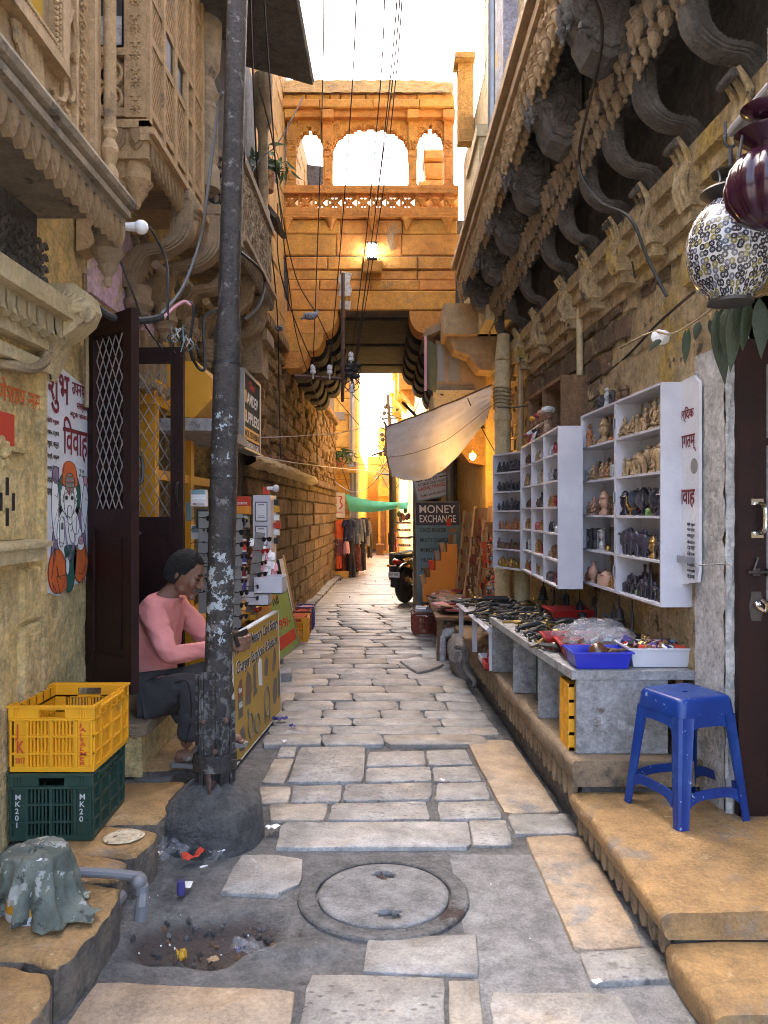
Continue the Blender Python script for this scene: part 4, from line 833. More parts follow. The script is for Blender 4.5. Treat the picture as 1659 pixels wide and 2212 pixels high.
mb_.fbox(f0,-w/2,-w/2+.028,0,h,-.05,.03);c=.055
for s1,s2 in((1,1),(1,-1),(-1,1),(-1,-1)):mb_.prism(f0,[(0,h/2+s2*.020),(s1*w*.5,h/2+s2*h*.5),(s1*w*.5,h/2+s2*(h*.5-.035)),(s1*.03,h/2)][::(1 if s1*s2<0 else-1)],-.04,.015)
mb_.prism(f0,[(-.045,h/2),(0,h/2-.05),(.045,h/2),(0,h/2+.05)],-.05,.03);rosette(mb_,f0,0,h/2,.03,6,.03)
bal=mb_.mesh('baluster','sand_orange')
for k in range(12):inst(bal,'baluster',BF.p(bx(612)+w*(k+.5),bz(451),-.02)-world_loc(BL),BL)
for x in(620,672-0,741-25,804,867+13,931+12,975):pass
for x in(620,715,804,880,966):
 b=MB();turned(b,BF.p(bx(x),bz(474),.03),[(0,-.15),(.012,-.14),(.015,-.12),(.03,-.10),(.035,-.08),(.05,-.06),(.055,-.03),(.075,-.01),(.075,0)],10);b.build('pendant','sand_orange',BR)
for x0,x1 in((619,639),(697,717),(883,901),(960,980)):
 b=MB();b.fbox(BF,bx(x0),bx(x1),bz(405),bz(330),-.24,-.04);b.fbox(BF,bx(x0-2),bx(x1+2),bz(405),bz(396),-.26,-.02);b.fbox(BF,bx(x0-1),bx(x1+1),bz(334),bz(326),-.25,-.03);b.fbox(BF,bx(x0),bx(x1),bz(326),bz(258),-.24,-.04)
 b.fbox(BF,bx(x0+4),bx(x1-4),bz(385),bz(340),-.05,-.03);ornament(b,BF,bx(x0+3),bx(x1-3),bz(320),bz(300),-.03,8,.03,int(x0));b.fbox(BF,bx(x0-3),bx(x1+3),bz(258),bz(240),-.26,.05);b.build('column','sand_amber2' if 'sand_amber2' in MATS else 'sand_orange',BR)
def cusp(x0,x1,ys,yt,n,peak):
 pts=[];m=(x0+x1)/2
 for i in range(n):
  a0,a1=pi*i/n,pi*(i+1)/n
  for k in range(5):
   a=a0+(a1-a0)*k/4;q=sin(pi*k/4)*.0
   r=1+.10*sin(pi*k/4);x=m-(x1-x0)/2*cos(a)*min(1,r);y=ys-(ys-yt)*(sin(a)**.75)*(.92+.08*sin(pi*k/4))
   if peak and abs(a-pi/2)<.12:y-=7
   pts.append((x,y))
 return pts
for x0,x1,ys,yt,n,pk in((639,697,322,272,7,True),(717,883,330,262,9,False),(901,960,318,268,7,True)):
 pts=cusp(x0,x1,ys,yt,n,pk);b=MB()
 for(xa,ya),(xb,yb)in zip(pts,pts[1:]):
  if xb-xa<.05:continue
  b.fbox(BF,bx(xa),bx(xb),bz(yb if False else max(ya,yb)),bz(248),-.20,-.08)
 for i,(xa,ya)in enumerate(pts):
  if i%2==0:b.ball(BF.p(bx(xa),bz(ya),-.08),.018,(1,1,1),5,4)
 rosette(b,BF,bx(x0+10),bz(268),.05,8,-.08);rosette(b,BF,bx(x1-10),bz(268),.05,8,-.08)
 b.build('arch','sand_orange',BR)
b=MB();b.fbox(BF,bx(612),bx(982),bz(252),bz(236),-.25,.0);b.build('arch_beam','sand_orange',BR)
for x0,x1 in zip([610,690,806,905,982],[690,806,905,982]):cblock(x0+.6,x1-.6,219,237,.06,.35,'cornice_block')
for x0,x1 in zip([612,660,712,735,790,845,900,982],[660,712,735,790,845,900,982]):cblock(x0+.8,x1-.8,205,219,.01,.30,'parapet_block')
b=MB();b.grid(lambda i,j:BF.p(bx(608+372*i),bz(205-40*j+(6*max(0,(i-.75)*4)**1.5 if j>.5 else 0)+2*noise.noise(V((i*20,j*3,1)))),.06-.14*j+.02*noise.noise(V((i*30,j*9,3)))),50,8)
b.fbox(BF,bx(608),bx(980),bz(203),bz(168),-.35,-.10);b.build('rough_coping','sand_amber',BR)
b=MB();b.cham(BF,bx(785),bx(824),bz(597),bz(570),-.1,.16,.02);b.cham(BF,bx(789),bx(822),bz(570),bz(562),-.1,.12,.01);b.build('bracket_stone','sand_orange',BR)
b=MB();b.prism(BF,[(bx(731),bz(640)),(bx(758),bz(642)),(bx(760),bz(625)),(bx(755),bz(612)),(bx(760),bz(592)),(bx(740),bz(588)),(bx(731),bz(605)),(bx(735),bz(622))],.0,.035);b.prism(BF,[(bx(732),bz(668)),(bx(756),bz(670)),(bx(758),bz(652)),(bx(735),bz(650))],.0,.032);b.jit(.008,f=20);b.build('cement_patch','plaster_white',BR)
mat('lamp_glow',(1,.97,.9),emit=6)
lc=BF.p(bx(804),bz(550),.10)
lt=thing('wall_lantern','small square lantern glowing white on the bridge wall above the archway','lantern',lc-V((0,0,.1)))
b=MB();b.box(lc-V((.05,.05,.085)),lc+V((.05,.05,.085)));b.build('light_box','lamp_glow',lt)
b=MB()
for s1 in(-1,1):
 for s2 in(-1,1):b.box(lc+V((s1*.055-.006,s2*.055-.006,-.09)),lc+V((s1*.055+.006,s2*.055+.006,.095)))
for k in range(3):b.box(lc+V((-.058,-.06,-.09+.085*k)),lc+V((.058,-.052,-.083+.085*k)));b.box(lc+V((-.03+.025*k,-.06,-.09)),lc+V((-.024+.025*k,-.052,.09)))
b.box(lc+V((-.07,-.07,.09)),lc+V((.07,.07,.105)));b.box(lc+V((-.06,-.06,-.105)),lc+V((.06,.06,-.09)));b.build('frame','black_iron',lt)
b=MB();b.prism(YF(12),[((652-CX)*12/F_,EYE+(CY-405)*12/F_),((700-CX)*12/F_,EYE+(CY-405)*12/F_),((700-CX)*12/F_,EYE+(CY-360)*12/F_),((640-CX)*12/F_,EYE+(CY-352)*12/F_)],-.5,0);b.build('shed_roof','sand_soot',BR)
rp=MB();k12=11.5/F_
for(x0,x1,y0,y1)in((915,960,318,344),(918,958,350,385),(925,965,385,410),(905,935,388,410)):rp.cham(YF(11.5),(x0-CX)*k12,(x1-CX)*k12,EYE+(CY-y1)*k12,EYE+(CY-y0)*k12,-.4,0,.03,j=.02)
rp.box(((900-CX)*k12,11.5,EYE+(CY-520)*k12),((990-CX)*k12,12.4,EYE+(CY-409)*k12));rp.box(((922-CX)*k12,11.6,EYE+(CY-360)*k12),((945-CX)*k12,11.9,EYE+(CY-315)*k12));rp.build('ruined_pier','sand_orange',BR)
pm=thing('power_post','rusty angle-iron cross-arm with white porcelain insulators fixed below the bridge','electric post',P(740,860,9.3))
b=MB();b.tube([P(740,868,9.35),P(741,590,9.35)],.022,4);b.tube([P(636,812,9.35),P(744,819,9.35)],.024,4);b.build('crossarm','rust_metal',pm)
for x,y in((676,797),(712,798),(758,770),(760,838)):
 b=MB();c=P(x,y,9.3);turned(b,c,[(.02,-.06),(.035,-.05),(.035,-.02),(.022,-.01),(.032,.0),(.032,.04),(.015,.055),(0,.06)],10);b.tube([c-V((0,0,.12)),c-V((0,0,.06))],.010,5);b.build('insulator','white_plastic',pm)
b=MB()
for k in range(9):c=P(757+rnd(-6,16),775+rnd(0,45),9.3);b.ball(c,rnd(.03,.06),(1.2,.8,.7),6,4)
for k in range(14):b.tube(bez([P(745+rnd(-4,20),770+rnd(0,60),9.32),P(750+rnd(-5,30),780+rnd(0,60),9.28),P(748+rnd(-4,24),790+rnd(0,60),9.3)],4),.006,4)
b.build('cable_joint','cable_black',pm)
# ================================================================ THE LANE BEYOND THE BRIDGE
FL=thing('far_left_house','yellow stone house with a grey drain pipe at the bend beyond the bridge','house',P(742,1240,18))
b=MB();f18=YF(18.0);k18=18/F_
def ax(x):return(x-CX)*k18
def az(y):return EYE+(CY-y)*k18
b.box((-4,18.02,0),(ax(771),20,4.9));b.box((-4,20,0),(ax(771),30,3.0));b.box((-4,17.6,0),(ax(768),18.02,.30));b.build('wall','sand_gold',FL)
z=.3
while z<4.5:
 x=-1.9+rnd(0,.3)
 while x<ax(770):w=rnd(.3,.7);b=MB();b.cham(f18,x+.008,min(x+w,ax(771))-.006,z+.006,z+.37,-.05,rnd(0,.02),.012,j=.004);b.build('stone_block','sand_gold',FL);x+=w
 z+=.38
b=MB();b.box((-4,17.5,2.35),(ax(772),18.0,2.47));b.box((-4,17.85,4.8),(ax(772),18.0,4.95));b.build('string_course','sand_amber',FL)
b=MB();b.fbox(f18,ax(716),ax(745),az(908),az(890),.0,.03);b.build('vent','ink_grey',FL)
b=MB();b.tube([V((ax(762),17.85,0)),V((ax(762),17.85,4.7))],.07,10);b.tube([V((ax(770),17.8,0)),V((ax(770),17.8,2.6))],.06,10);b.tube([V((ax(752),17.8,2.5)),V((ax(772),17.8,2.5))],.05,8)
tag(b.build('drain_pipe','galv'),'pair of tall grey drain pipes at the far corner behind the hanging clothes','pipe')
FH=thing('far_end_house','bright yellow end house closing the lane where it bends to the right','house',(.2,27,0))
b=MB();b.box((-.2,27,0),(1.6,34,4.4));b.box((-.65,30,0),(-.2,36,3.6))
f27=YF(27)
b.fbox(f27,-.2,.6,2.0,2.1,-.1,.12);b.fbox(f27,-.2,.6,3.1,3.2,-.1,.1);b.fbox(f27,.12,.17,0,2.0,-.05,.05);b.fbox(f27,.3,.36,0,2.0,-.05,.05);b.fbox(f27,-.2,.5,1.7,1.75,-.05,.06);b.build('wall','sand_gold',FH)
b=MB();b.fbox(f27,-.12,.08,.1,1.6,0,.02);b.build('doorway','wood_brown',FH);b=MB();b.fbox(f27,-.05,.15,2.35,2.95,0,.02);b.build('window','wood_pale',FH)
FR=thing('far_right_house','row of sunlit yellow facades with small carved window boxes on the far right','house',(.8,22,0))
b=MB();b.hexa([V((.78,17.2,0)),V((3,17.2,0)),V((3,26,0)),V((.5,26,0)),V((.78,17.2,7.2)),V((3,17.2,7.2)),V((3,26,6.6)),V((.5,26,6.6))]);b.build('wall','sand_gold',FR)
for i,(t,z,s_)in enumerate(((18.5,4.4,1),(20,5.6,1),(21.5,4.6,.9),(23,5.5,.9),(24.5,4.6,.8),(19.2,3.1,.8),(22,3.3,.7),(24,3.4,.7))):
 x=.74-.03*(t-17.2);b=MB();b.box((x-.35*s_,t,z),(x+.1,t+.9*s_,z+.75*s_));b.box((x-.42*s_,t-.05,z+.75*s_),(x+.1,t+.95*s_,z+.82*s_));b.prism(Fr((0,0,0),(1,0,0),(0,0,1),(0,-1,0)),[(x-.3*s_,z),(x+.1,z),(x+.1,z-.4*s_),(x-.05,z-.3*s_)],-t-.8*s_,-t-.1*s_);b.build('window_box','sand_amber',FR)
sp=thing('lamp_post','dark street post with tangled cross-arms standing in the far lane','post',(.28,21,0))
b=MB();b.tube([V((.30,21,0)),V((.27,21,2.2)),V((.10,21,4.65))],[.09,.07,.04],8);b.build('pole','black_iron',sp)
b=MB();b.tube([V((-.35,21,3.0)),V((.85,20.9,3.4))],.035,4);b.tube([V((-.1,21,2.5)),V((.4,21,2.45))],.025,4);b.tube([V((-.05,21,4.0)),V((.35,21,4.0))],.025,4);b.tube([V((0,21,4.3)),V((.28,21,4.3))],.02,4)
for k in range(26):b.ball(V((.13+rnd(-.25,.3),21+rnd(-.1,.1),2.9+rnd(0,1.5))),rnd(.03,.07),(1,1,1),5,4)
for k in range(22):b.tube(bez([V((.15+rnd(-.3,.4),21,2.2+rnd(0,2))),V((.15+rnd(-.5,.5),21,2.0+rnd(0,2.2))),V((.15+rnd(-.4,.4),21,2.2+rnd(0,2)))],4),.008,4)
b.build('fittings','cable_black',sp)
# ================================================================ LEFT SIDE OBJECTS
def door_leaf(name,fr,w,h,label,parent=None,mesh_top=.52,bot=.0):
 """a panelled leaf with expanded-metal grille above; a = 0..w, b = 0..h in its frame"""
 d=thing(name,label,'door',fr.p(w/2,0,0))
 b=MB();sw=.075
 for a0,a1 in((0,sw),(w-sw,w)):b.fbox(fr,a0,a1,0,h,-.02,.02)
 m0=h*(1-mesh_top)
 for z0,z1 in((0,.16),(m0-.10,m0),(h-.09,h)):b.fbox(fr,sw+.001,w-sw-.001,z0,z1,-.018,.018)
 b.build('frame','wood_dark',d)
 b=MB();b.fbox(fr,sw,w-sw,.15,m0-.09,-.008,.008);b.fbox(fr,sw+.03,w-sw-.03,.20,m0-.14,-.012,.014);b.build('panel','wood_dark',d)
 b=MB();A0,A1,B0,B1=sw,w-sw,m0,h-.09;sx,sz=.062,.105;nx_=int((A1-A0)/sx)+2;nz_=int((B1-B0)/sz)+2
 for i in range(-1,nx_):
  for s_ in(1,-1):
   pts=[]
   for k in range(nz_*2+1):
    a=A0+i*sx+(sx/2 if(k%2)else 0)*s_+(0 if s_>0 else sx/2*0);z=B0+k*sz/2
    pts.append((a,z))
   for p,q in zip(pts,pts[1:]):
    if A0<=min(p[0],q[0])and max(p[0],q[0])<=A1 and q[1]<=B1+.001:b.tube([fr.p(p[0],p[1],0),fr.p(q[0],q[1],0)],.003,4,cap=False)
 b.build('grille','galv',d)
 return d
fr1=Fr((-1.485,3.90,.60),(.70,-.80,0),(0,0,1),(.80,.70,0));fr1=Fr((-1.485,3.88,.60),(.33,-.30,0),(0,0,1),(.30,.33,0))
d1=door_leaf('door',fr1,.44,1.80,'dark brown half-door with wide pale diamond grille hinged beside the painted white panel')
b=MB();b.tube(bez([fr1.p(.40,.98,.03),fr1.p(.40,1.0,.06),fr1.p(.40,1.1,.06),fr1.p(.40,1.12,.03)],4),.008,6);b.tube([fr1.p(.34,.75,.03),fr1.p(.43,.75,.03)],.010,6);b.build('handle','black_iron',d1)
fr2=Fr((-1.50,4.46,.52),(1,-.03,0),(0,0,1),(0,-1,0))
d2=door_leaf('door',fr2,.345,1.88,'dark brown half-door standing open square to the wall behind the seated man')
b=MB();b.ball(fr2.p(.02,1.05,.05),.022,(1,1,1),10,8);b.build('knob','brass',d2);b=MB();b.tube(bez([fr2.p(.315,.97,.02),fr2.p(.315,.99,.05),fr2.p(.315,1.08,.05),fr2.p(.315,1.1,.02)],4),.007,6);b.build('handle','dark_metal',d2)
def crate(name,label,m,w,l,h,loc,rz,low_end=True):
 c=thing(name,label,'crate',loc,rz,'plastic crates');t=.012
 def side(fr,L,handle,nm='side_panel'):
  b=MB();b.fbox(fr,0,L,0,.02,-t,.004);b.fbox(fr,0,L,h*.26,h*.26+.008,-t,.006);b.fbox(fr,0,L,h*.52,h*.52+.008,-t,.006);b.fbox(fr,0,L,h*.77,h*.77+.010,-t,.008)
  for a in(0,L*.20,L*.5,L*.80):b.fbox(fr,max(a-.006,0),a+.006,.02,h*.78,-t,.008)
  b.fbox(fr,L-.010,L,.02,h*.78,-t,.008)
  if nm=='end_panel':b.fbox(fr,.004,L*.20,.02,h*.77,-t,.0);b.fbox(fr,L*.80,L-.004,.02,h*.77,-t,.0)
  n=int(L/.014)
  for k in range(n):
   a=L*(k+.5)/n
   for z0,z1 in((.02,h*.26),(h*.26,h*.52),(h*.52,h*.77)):b.fbox(fr,a-.0035,a+.0035,z0,z1,-t*.8,-.002)
  if handle:
   b.fbox(fr,0,L*.34,h*.78,h*.97,-t,.002);b.fbox(fr,L*.66,L,h*.78,h*.97,-t,.002);b.fbox(fr,L*.34,L*.66,h*.93,h*.97,-t,.004)
   for a in(.02,L-.05):
    for q in(0,1):b.fbox(fr,a+q*.012,a+q*.012+.006,h*.8,h*.95,.002,.006)
  else:
   for k in range(7):b.fbox(fr,L*k/6-.004,L*k/6+.004,h*.78,h*.97,-t,.008)
   b.fbox(fr,0,L,h*.78,h*.97,-t,.0)
  b.build(nm,m,c,local=True,smooth=0)
 side(Fr((-w/2,-l/2,0),(1,0,0),(0,0,1),(0,-1,0)),w,True,'end_panel');side(Fr((w/2,l/2,0),(-1,0,0),(0,0,1),(0,1,0)),w,True,'end_panel')
 side(Fr((w/2,-l/2,0),(0,1,0),(0,0,1),(1,0,0)),l,False);side(Fr((-w/2,l/2,0),(0,-1,0),(0,0,1),(-1,0,0)),l,False)
 b=MB();e=.012
 for x0,x1,y0,y1 in((-w/2-e,w/2+e,-l/2-e,-l/2+.003),(-w/2-e,w/2+e,l/2-.003,l/2+e)):b.box((x0,y0,h*.965),(x1,y1,h))
 for x0,x1 in((-w/2-e,-w/2+.003),(w/2-.003,w/2+e)):
  b.box((x0,-l/2+.0035,h*.965),(x1,-l/2+.06,h));b.box((x0,l/2-.06,h*.965),(x1,l/2-.0035,h));b.box((x0,-l/2+.061,h*.90),(x1,l/2-.061,h*.935))
 b.build('rim',m,c,local=True,smooth=0)
 b=MB();b.box((-w/2+.002,-l/2+.002,0),(w/2-.002,l/2-.002,.008));b.build('bottom',m,c,local=True,smooth=0)
 return c
def crate_text(c,s,a,b,h,wd,m,face):
 return text(s,face,a,b,a+wd,b+h,m,c,.008,.0015)
cg=crate('crate','dark green plastic crate at the bottom of the stack beside the yellow wall','green_plastic',.315,.40,.265,(-1.318,3.235,.155),.03)
cy=crate('crate','bright yellow plastic crate with red lettering stacked on the green crate','yellow_plastic',.325,.40,.262,(-1.312,3.24,.424),.0)
def on_face(c,w,l,rz):
 M=Matrix.Rotation(rz,4,'Z');o=V(c.location)+M@V((-w/2,-l/2,0));return Fr(o,M@V((1,0,0)),(0,0,1),M@V((0,-1,0)))
for c,w,l,rz,items in((cy,.325,.40,0,[('J\nK',.022,.075,.115,.034,'ink_red',1),('2017',.022,.035,.022,.038,'ink_red',0),('J\nA\nI\nS\nA\nL\nM\nE\nR',.272,.028,.165,.030,'ink_red',0)]),
                           (cg,.315,.40,.03,[('M\nK\n2\n0\n1',.020,.055,.13,.022,'ink_grey_l',0),('M\nK\n2\n0',.270,.075,.11,.022,'ink_grey_l',0)])):
 if 'ink_grey_l' not in MATS:mat('ink_grey_l',(.5,.5,.5),rough=.7)
 f=on_face(c,w,l,rz)
 for s_,a,z,h,wd,m,_ in items:
  o=text(s_,f,a,z,a+wd,z+h,m,None,.012,.0088);o.location=Matrix.Rotation(-rz,3,'Z')@(o.location-c.location);
  o.rotation_euler=(0,0,-rz);o.parent=c
mat('bread',(.62,.52,.36),(.54,.43,.27),12,.8,bump=.3,bsc=30,spot=((.09,.05,.03),34,.605,.03))
b=MB();c0=G(268,1806,.158);N=28
b.grid(lambda i,j:c0+V((.078*j*cos(2*pi*i)*(1+.08*sin(4*pi*i)),.072*j*sin(2*pi*i)*(1+.06*cos(6*pi*i)),.004+.004*noise.noise(V((cos(2*pi*i)*j*3,sin(2*pi*i)*j*3,2)))-(.005 if j>.97 else 0))),N,8)
tag(b.build('flatbread','bread'),'round charred flatbread lying on the stone step in front of the crates','bread')
mat('camo',(.15,.165,.135),(.085,.097,.078),11,.95,bump=.3,bsc=160,grain=.4,spot=((.31,.32,.285),15,.57,.02),spot2=((.055,.06,.05),13,.60,.02),det=1,bdist=.003)
bc=P(80,1955,2.50);bc.z=.152
bk=thing('bucket','upturned white bucket draped with a torn grey camouflage cloth on the left step','bucket',bc)
b=MB();b.lathe([(.090,0),(.095,.01),(.084,.20),(0,.201)],bc,n=24);b.build('pail','white_plastic',bk)
b=MB();b.lathe([(.0925,.03),(.0945,.03),(.0935,.06),(.092,.06)],bc,n=24);b.build('band','yellow_paint',bk)
b=MB()
def cl(i,j):
 a=2*pi*i;r=.101*min(1,j/.42)if j<.42 else .101+(j-.42)*.035+(j-.42)*.045*sin(a*8+1.3+j*2)+(j-.42)*.028*sin(a*17+j*3)
 z=.206-.004*(j/.42)**4 if j<.42 else .202-(j-.42)/.58*.195
 k=max(0,cos(a-.15));k2=max(0,cos(a+.55))**6
 if j>.75:r+=(j-.75)*(.15*k**3+.30*k2);z=max(.006+.01*noise.noise(V((a*3,j*5,0)))+.012*abs(sin(a*9)),z-.02*k)
 q=V((cos(a)*r,sin(a)*r,z))+noise.noise_vector(V((cos(a)*3,sin(a)*3,j*6)))*.010+noise.noise_vector(V((cos(a)*9,sin(a)*9,j*14)))*.004
 return bc+q
b.grid(cl,90,34)
keep=[]
for f in b.f:
 c=sum((b.v[i]for i in f),V((0,0,0)))/4-bc;a=math.atan2(c.y,c.x)
 if not(-2.45<a<-1.75 and c.z<.085+.03*noise.noise(V((a*9,c.z*30,0)))):keep.append(f)
b.f=keep;b.m=[0]*len(keep);b.build('cloth','camo',bk,smooth=80)
dp=[G(152,1883,.20),G(225,1886,.19),G(285,1892,.185),G(306,1898,.17),P(308,1935,2.62),P(306,1960,2.6)]
b=MB();b.tube(bez(dp,5),.017,10);b.ball(P(300,1905,2.63),.024,(1,1,1),10,8);b.tube([P(307,1912,2.63),P(307,1930,2.63)],.022,10);b.tube([P(307,1950,2.62),P(304,1985,2.62)],.024,10)
tag(b.build('waste_pipe','cable_grey'),'bent grey waste pipe running off the step edge beside the covered bucket','pipe')
b=MB();b.tube(bez([G(262,1935,.05),G(232,1975,.045),G(178,2060,.035),G(148,2110,.03),G(130,2140,.03),G(122,2165,.01)],5),.024,10);b.tube([G(160,2090,.034),G(150,2105,.032)],.028,10)
tag(b.build('waste_pipe','cable_grey'),'fat grey drain pipe lying in the gap below the stone step edge','pipe')
mat('pole_paint',(.034,.030,.028),(.06,.052,.046),9,.42,r2=.6,bump=.3,bsc=60,metal=.3,spot=((.16,.15,.14),20,.58,.05),spot2=((.20,.10,.06),7,.68,.05))
def add_band(m,z0,z1,col,sc,thr):
 t=MATS[m].node_tree;n=t.nodes;l=t.links;b=n['Principled BSDF'];tc=n.new('ShaderNodeTexCoord');sp_=n.new('ShaderNodeSeparateXYZ');l.new(tc.outputs['Object'],sp_.inputs[0])
 x=n.new('ShaderNodeTexNoise');x.inputs['Scale'].default_value=sc;x.inputs['Detail'].default_value=5;x.inputs['Roughness'].default_value=.7;l.new(tc.outputs['Object'],x.inputs[0])
 a=n.new('ShaderNodeMapRange');a.interpolation_type='SMOOTHSTEP';a.inputs[1].default_value=z0;a.inputs[2].default_value=z0+.18;l.new(sp_.outputs[2],a.inputs[0])
 c=n.new('ShaderNodeMapRange');c.interpolation_type='SMOOTHSTEP';c.inputs[1].default_value=z1-.18;c.inputs[2].default_value=z1;c.inputs[3].default_value=1;c.inputs[4].default_value=0;l.new(sp_.outputs[2],c.inputs[0])
 m1=n.new('ShaderNodeMath');m1.operation='MULTIPLY';l.new(a.outputs[0],m1.inputs[0]);l.new(c.outputs[0],m1.inputs[1])
 m2=n.new('ShaderNodeMath');m2.operation='MULTIPLY_ADD';m2.inputs[1].default_value=.16;l.new(m1.outputs[0],m2.inputs[0]);l.new(x.outputs[0],m2.inputs[2])
 r=n.new('ShaderNodeMapRange');r.inputs[1].default_value=thr;r.inputs[2].default_value=thr+.02;l.new(m2.outputs[0],r.inputs[0])
 old=b.inputs['Base Color'].links[0].from_socket;mx=n.new('ShaderNodeMix');mx.data_type='RGBA';mx.inputs[7].default_value=(*col,1);l.new(old,mx.inputs[6]);l.new(r.outputs[0],mx.inputs[0]);l.new(mx.outputs[2],b.inputs['Base Color'])
add_band('pole_paint',.65,1.25,(.40,.45,.46),24,.70);add_band('pole_paint',1.35,1.9,(.34,.42,.46),20,.75);add_band('pole_paint',.0,.8,(.15,.15,.145),26,.69)
pb=V((-.768,3.47,0));pt_=V((-.646,3.47,4.3))
pl=thing('lamp_post','dark steel post with peeling paint standing in a lump of concrete beside the seated man','post',pb)
def pz(z):return pb.lerp(pt_,(z)/4.3)
b=MB();prof=[(.12,.062),(.6,.062),(1.4,.0615),(2.12,.060),(2.20,.0615),(2.24,.060),(2.36,.049),(3.2,.046),(4.3,.045)]
b.tube([pz(z)for z,r in prof],[r for z,r in prof],24);b.build('pole','pole_paint',pl)
b=MB();b.tube([pz(2.115),pz(2.125)],.0635,24);b.tube([pz(1.60),pz(1.606)],.0635,20);b.tube([pz(1.64),pz(1.646)],.0635,20);b.build('wire_tie','black_iron',pl)
b=MB();N=40
def lump(i,j):
 a=2*pi*i;pr=[(.235,-.03),(.228,.05),(.222,.10),(.205,.145),(.165,.185),(.11,.225),(.075,.245),(.0,.25)]
 k=j*(len(pr)-1);q=int(min(k,len(pr)-2));f=k-q;r=pr[q][0]*(1-f)+pr[q+1][0]*f;z=pr[q][1]*(1-f)+pr[q+1][1]*f
 r*=1+.07*noise.noise(V((cos(a)*1.6,sin(a)*1.6,z*4)))+.025*noise.noise(V((cos(a)*6,sin(a)*6,z*20)))
 return pb+V((r*cos(a),r*sin(a),z+.012*noise.noise(V((cos(a)*3,sin(a)*3,r*8)))))
b.grid(lump,60,28);b.build('concrete_foot','cement_dark',pl,smooth=60)
b=MB()
for a,z1 in((-2.6,.72),(-1.75,.74),(-.75,.52),(.5,.6)):
 c=pz(.25)+V((cos(a)*.060,sin(a)*.060,0));f=Fr(c,(-sin(a),cos(a),0),(0,0,1),(cos(a),sin(a),0));b.fbox(f,-.028,.028,-.05,z1-.25,0,.012);b.fbox(f,-.030,-.022,-.05,z1-.25,.0,.024);b.fbox(f,.022,.030,-.05,z1-.25,0,.024)
b.build('channel_iron','pole_paint',pl)
b=MB();b.lathe([(.080,.30),(.098,.30),(.098,.375),(.080,.375)],pb+V((.006,0,0)),n=20);b.tube([pb+V((-.13,-.02,.34)),pb+V((-.09,-.02,.34))],.012,6);b.box(pb+V((.075,-.06,.345)),pb+V((.14,-.045,.35)));b.build('clamp','pole_paint',pl)
b=MB()
for k in range(4):a=-2.3+.5*k;b.ball(pb+V((cos(a)*.10,sin(a)*.10,.40+.13*(k%2))),.013,(1,1,1),7,5)
b.tube([pb+V((.0,-.10,.30)),pb+V((.012,-.112,.20)),pb+V((.02,-.10,.27))],.012,6);b.build('bolt','rust_metal',pl)
bA,bB=V((-.850,4.37,.0)),V((-.752,5.60,.0));bu=(bB-bA).normalized();bf=Fr(bA,bu,(-.03,0,1),(bu.y,-bu.x,.03));bL=(bB-bA).length;bH=.735
yb=thing('advert_board','yellow advertising board listing memory cards and chargers leaning on the shop counter','sign',bA)
b=MB();b.fbox(bf,.012,bL-.006,.008,bH-.010,-.012,.004);b.build('face','board_yellow',yb)
b=MB();b.fbox(bf,0,.012,0,bH,-.035,.008);b.fbox(bf,bL-.006,bL,0,bH,-.03,.006);b.fbox(bf,.012,bL-.006,bH-.010,bH,-.03,.007);b.fbox(bf,.012,bL-.006,0,.008,-.03,.006);b.build('frame','ink_white',yb)
text('All Kind of Memory Card, Battery,',bf,.05,.60,bL-.03,.695,'ink_white',yb,.022,.0045);text('All Kind of Memory Card, Battery,',bf,.052,.60,bL-.028,.695,'ink_black',yb,.008,.006)
text('Charger, Earphone & Speaker.',bf,.08,.485,bL-.06,.58,'ink_white',yb,.022,.0045);text('Charger, Earphone & Speaker.',bf,.082,.485,bL-.058,.58,'ink_black',yb,.008,.006)
def pic(pts,m,c=.0055,name='picture'):
 b=MB();b.prism(bf,pts,.003,c);b.build(name,m,yb,smooth=0)
mat('ink_print',(.15,.13,.10),(.10,.09,.07),20,.5);mat('ink_brown',(.20,.07,.04),rough=.5)
pic([(.10,.24),(.20,.24),(.20,.46),(.15,.46),(.10,.42)],'ink_print');pic([(.10,.36),(.20,.36),(.20,.46),(.15,.46),(.10,.42)],'ink_brown',.0062)
text('16GB',bf,.115,.30,.185,.335,'ink_white',yb,.01,.0064);text('Ultra',bf,.115,.39,.18,.42,'ink_white',yb,.0,.0064)
pic([(.26,.28),(.38,.27),(.42,.36),(.40,.44),(.33,.48),(.28,.42)],'ink_print');pic([(.30,.32),(.36,.32),(.36,.42),(.31,.42)],'ink_brown',.0062)
pic([(.46,.28),(.53,.30),(.53,.50),(.47,.48)],'ink_print');pic([(.60,.33),(.69,.31),(.69,.48),(.64,.50),(.60,.47)],'ink_white')
pic([(.76,.36),(.84,.34),(.88,.44),(.82,.48),(.77,.45)],'ink_print');pic([(.98,.34),(1.05,.33),(1.12,.42),(1.09,.50),(1.02,.46)],'ink_print')
pic([(.98,.12),(1.05,.10),(1.12,.16),(1.13,.27),(1.03,.28),(.98,.22)],'ink_print');pic([(1.15,.11),(1.21,.13),(1.22,.29),(1.18,.32),(1.15,.28)],'ink_print');pic([(.10,.06),(.20,.03),(.24,.12),(.20,.19),(.12,.17)],'ink_print')
for ca,cb,ra,rb in((.36,.14,.055,.075),(.52,.11,.06,.06),(.80,.18,.07,.10)):
 b=MB();b.tube([bf.p(ca+ra*cos(t*.35),cb+rb*sin(t*.35),.006)for t in range(19)],.006,5);b.build('picture','ink_print',yb)
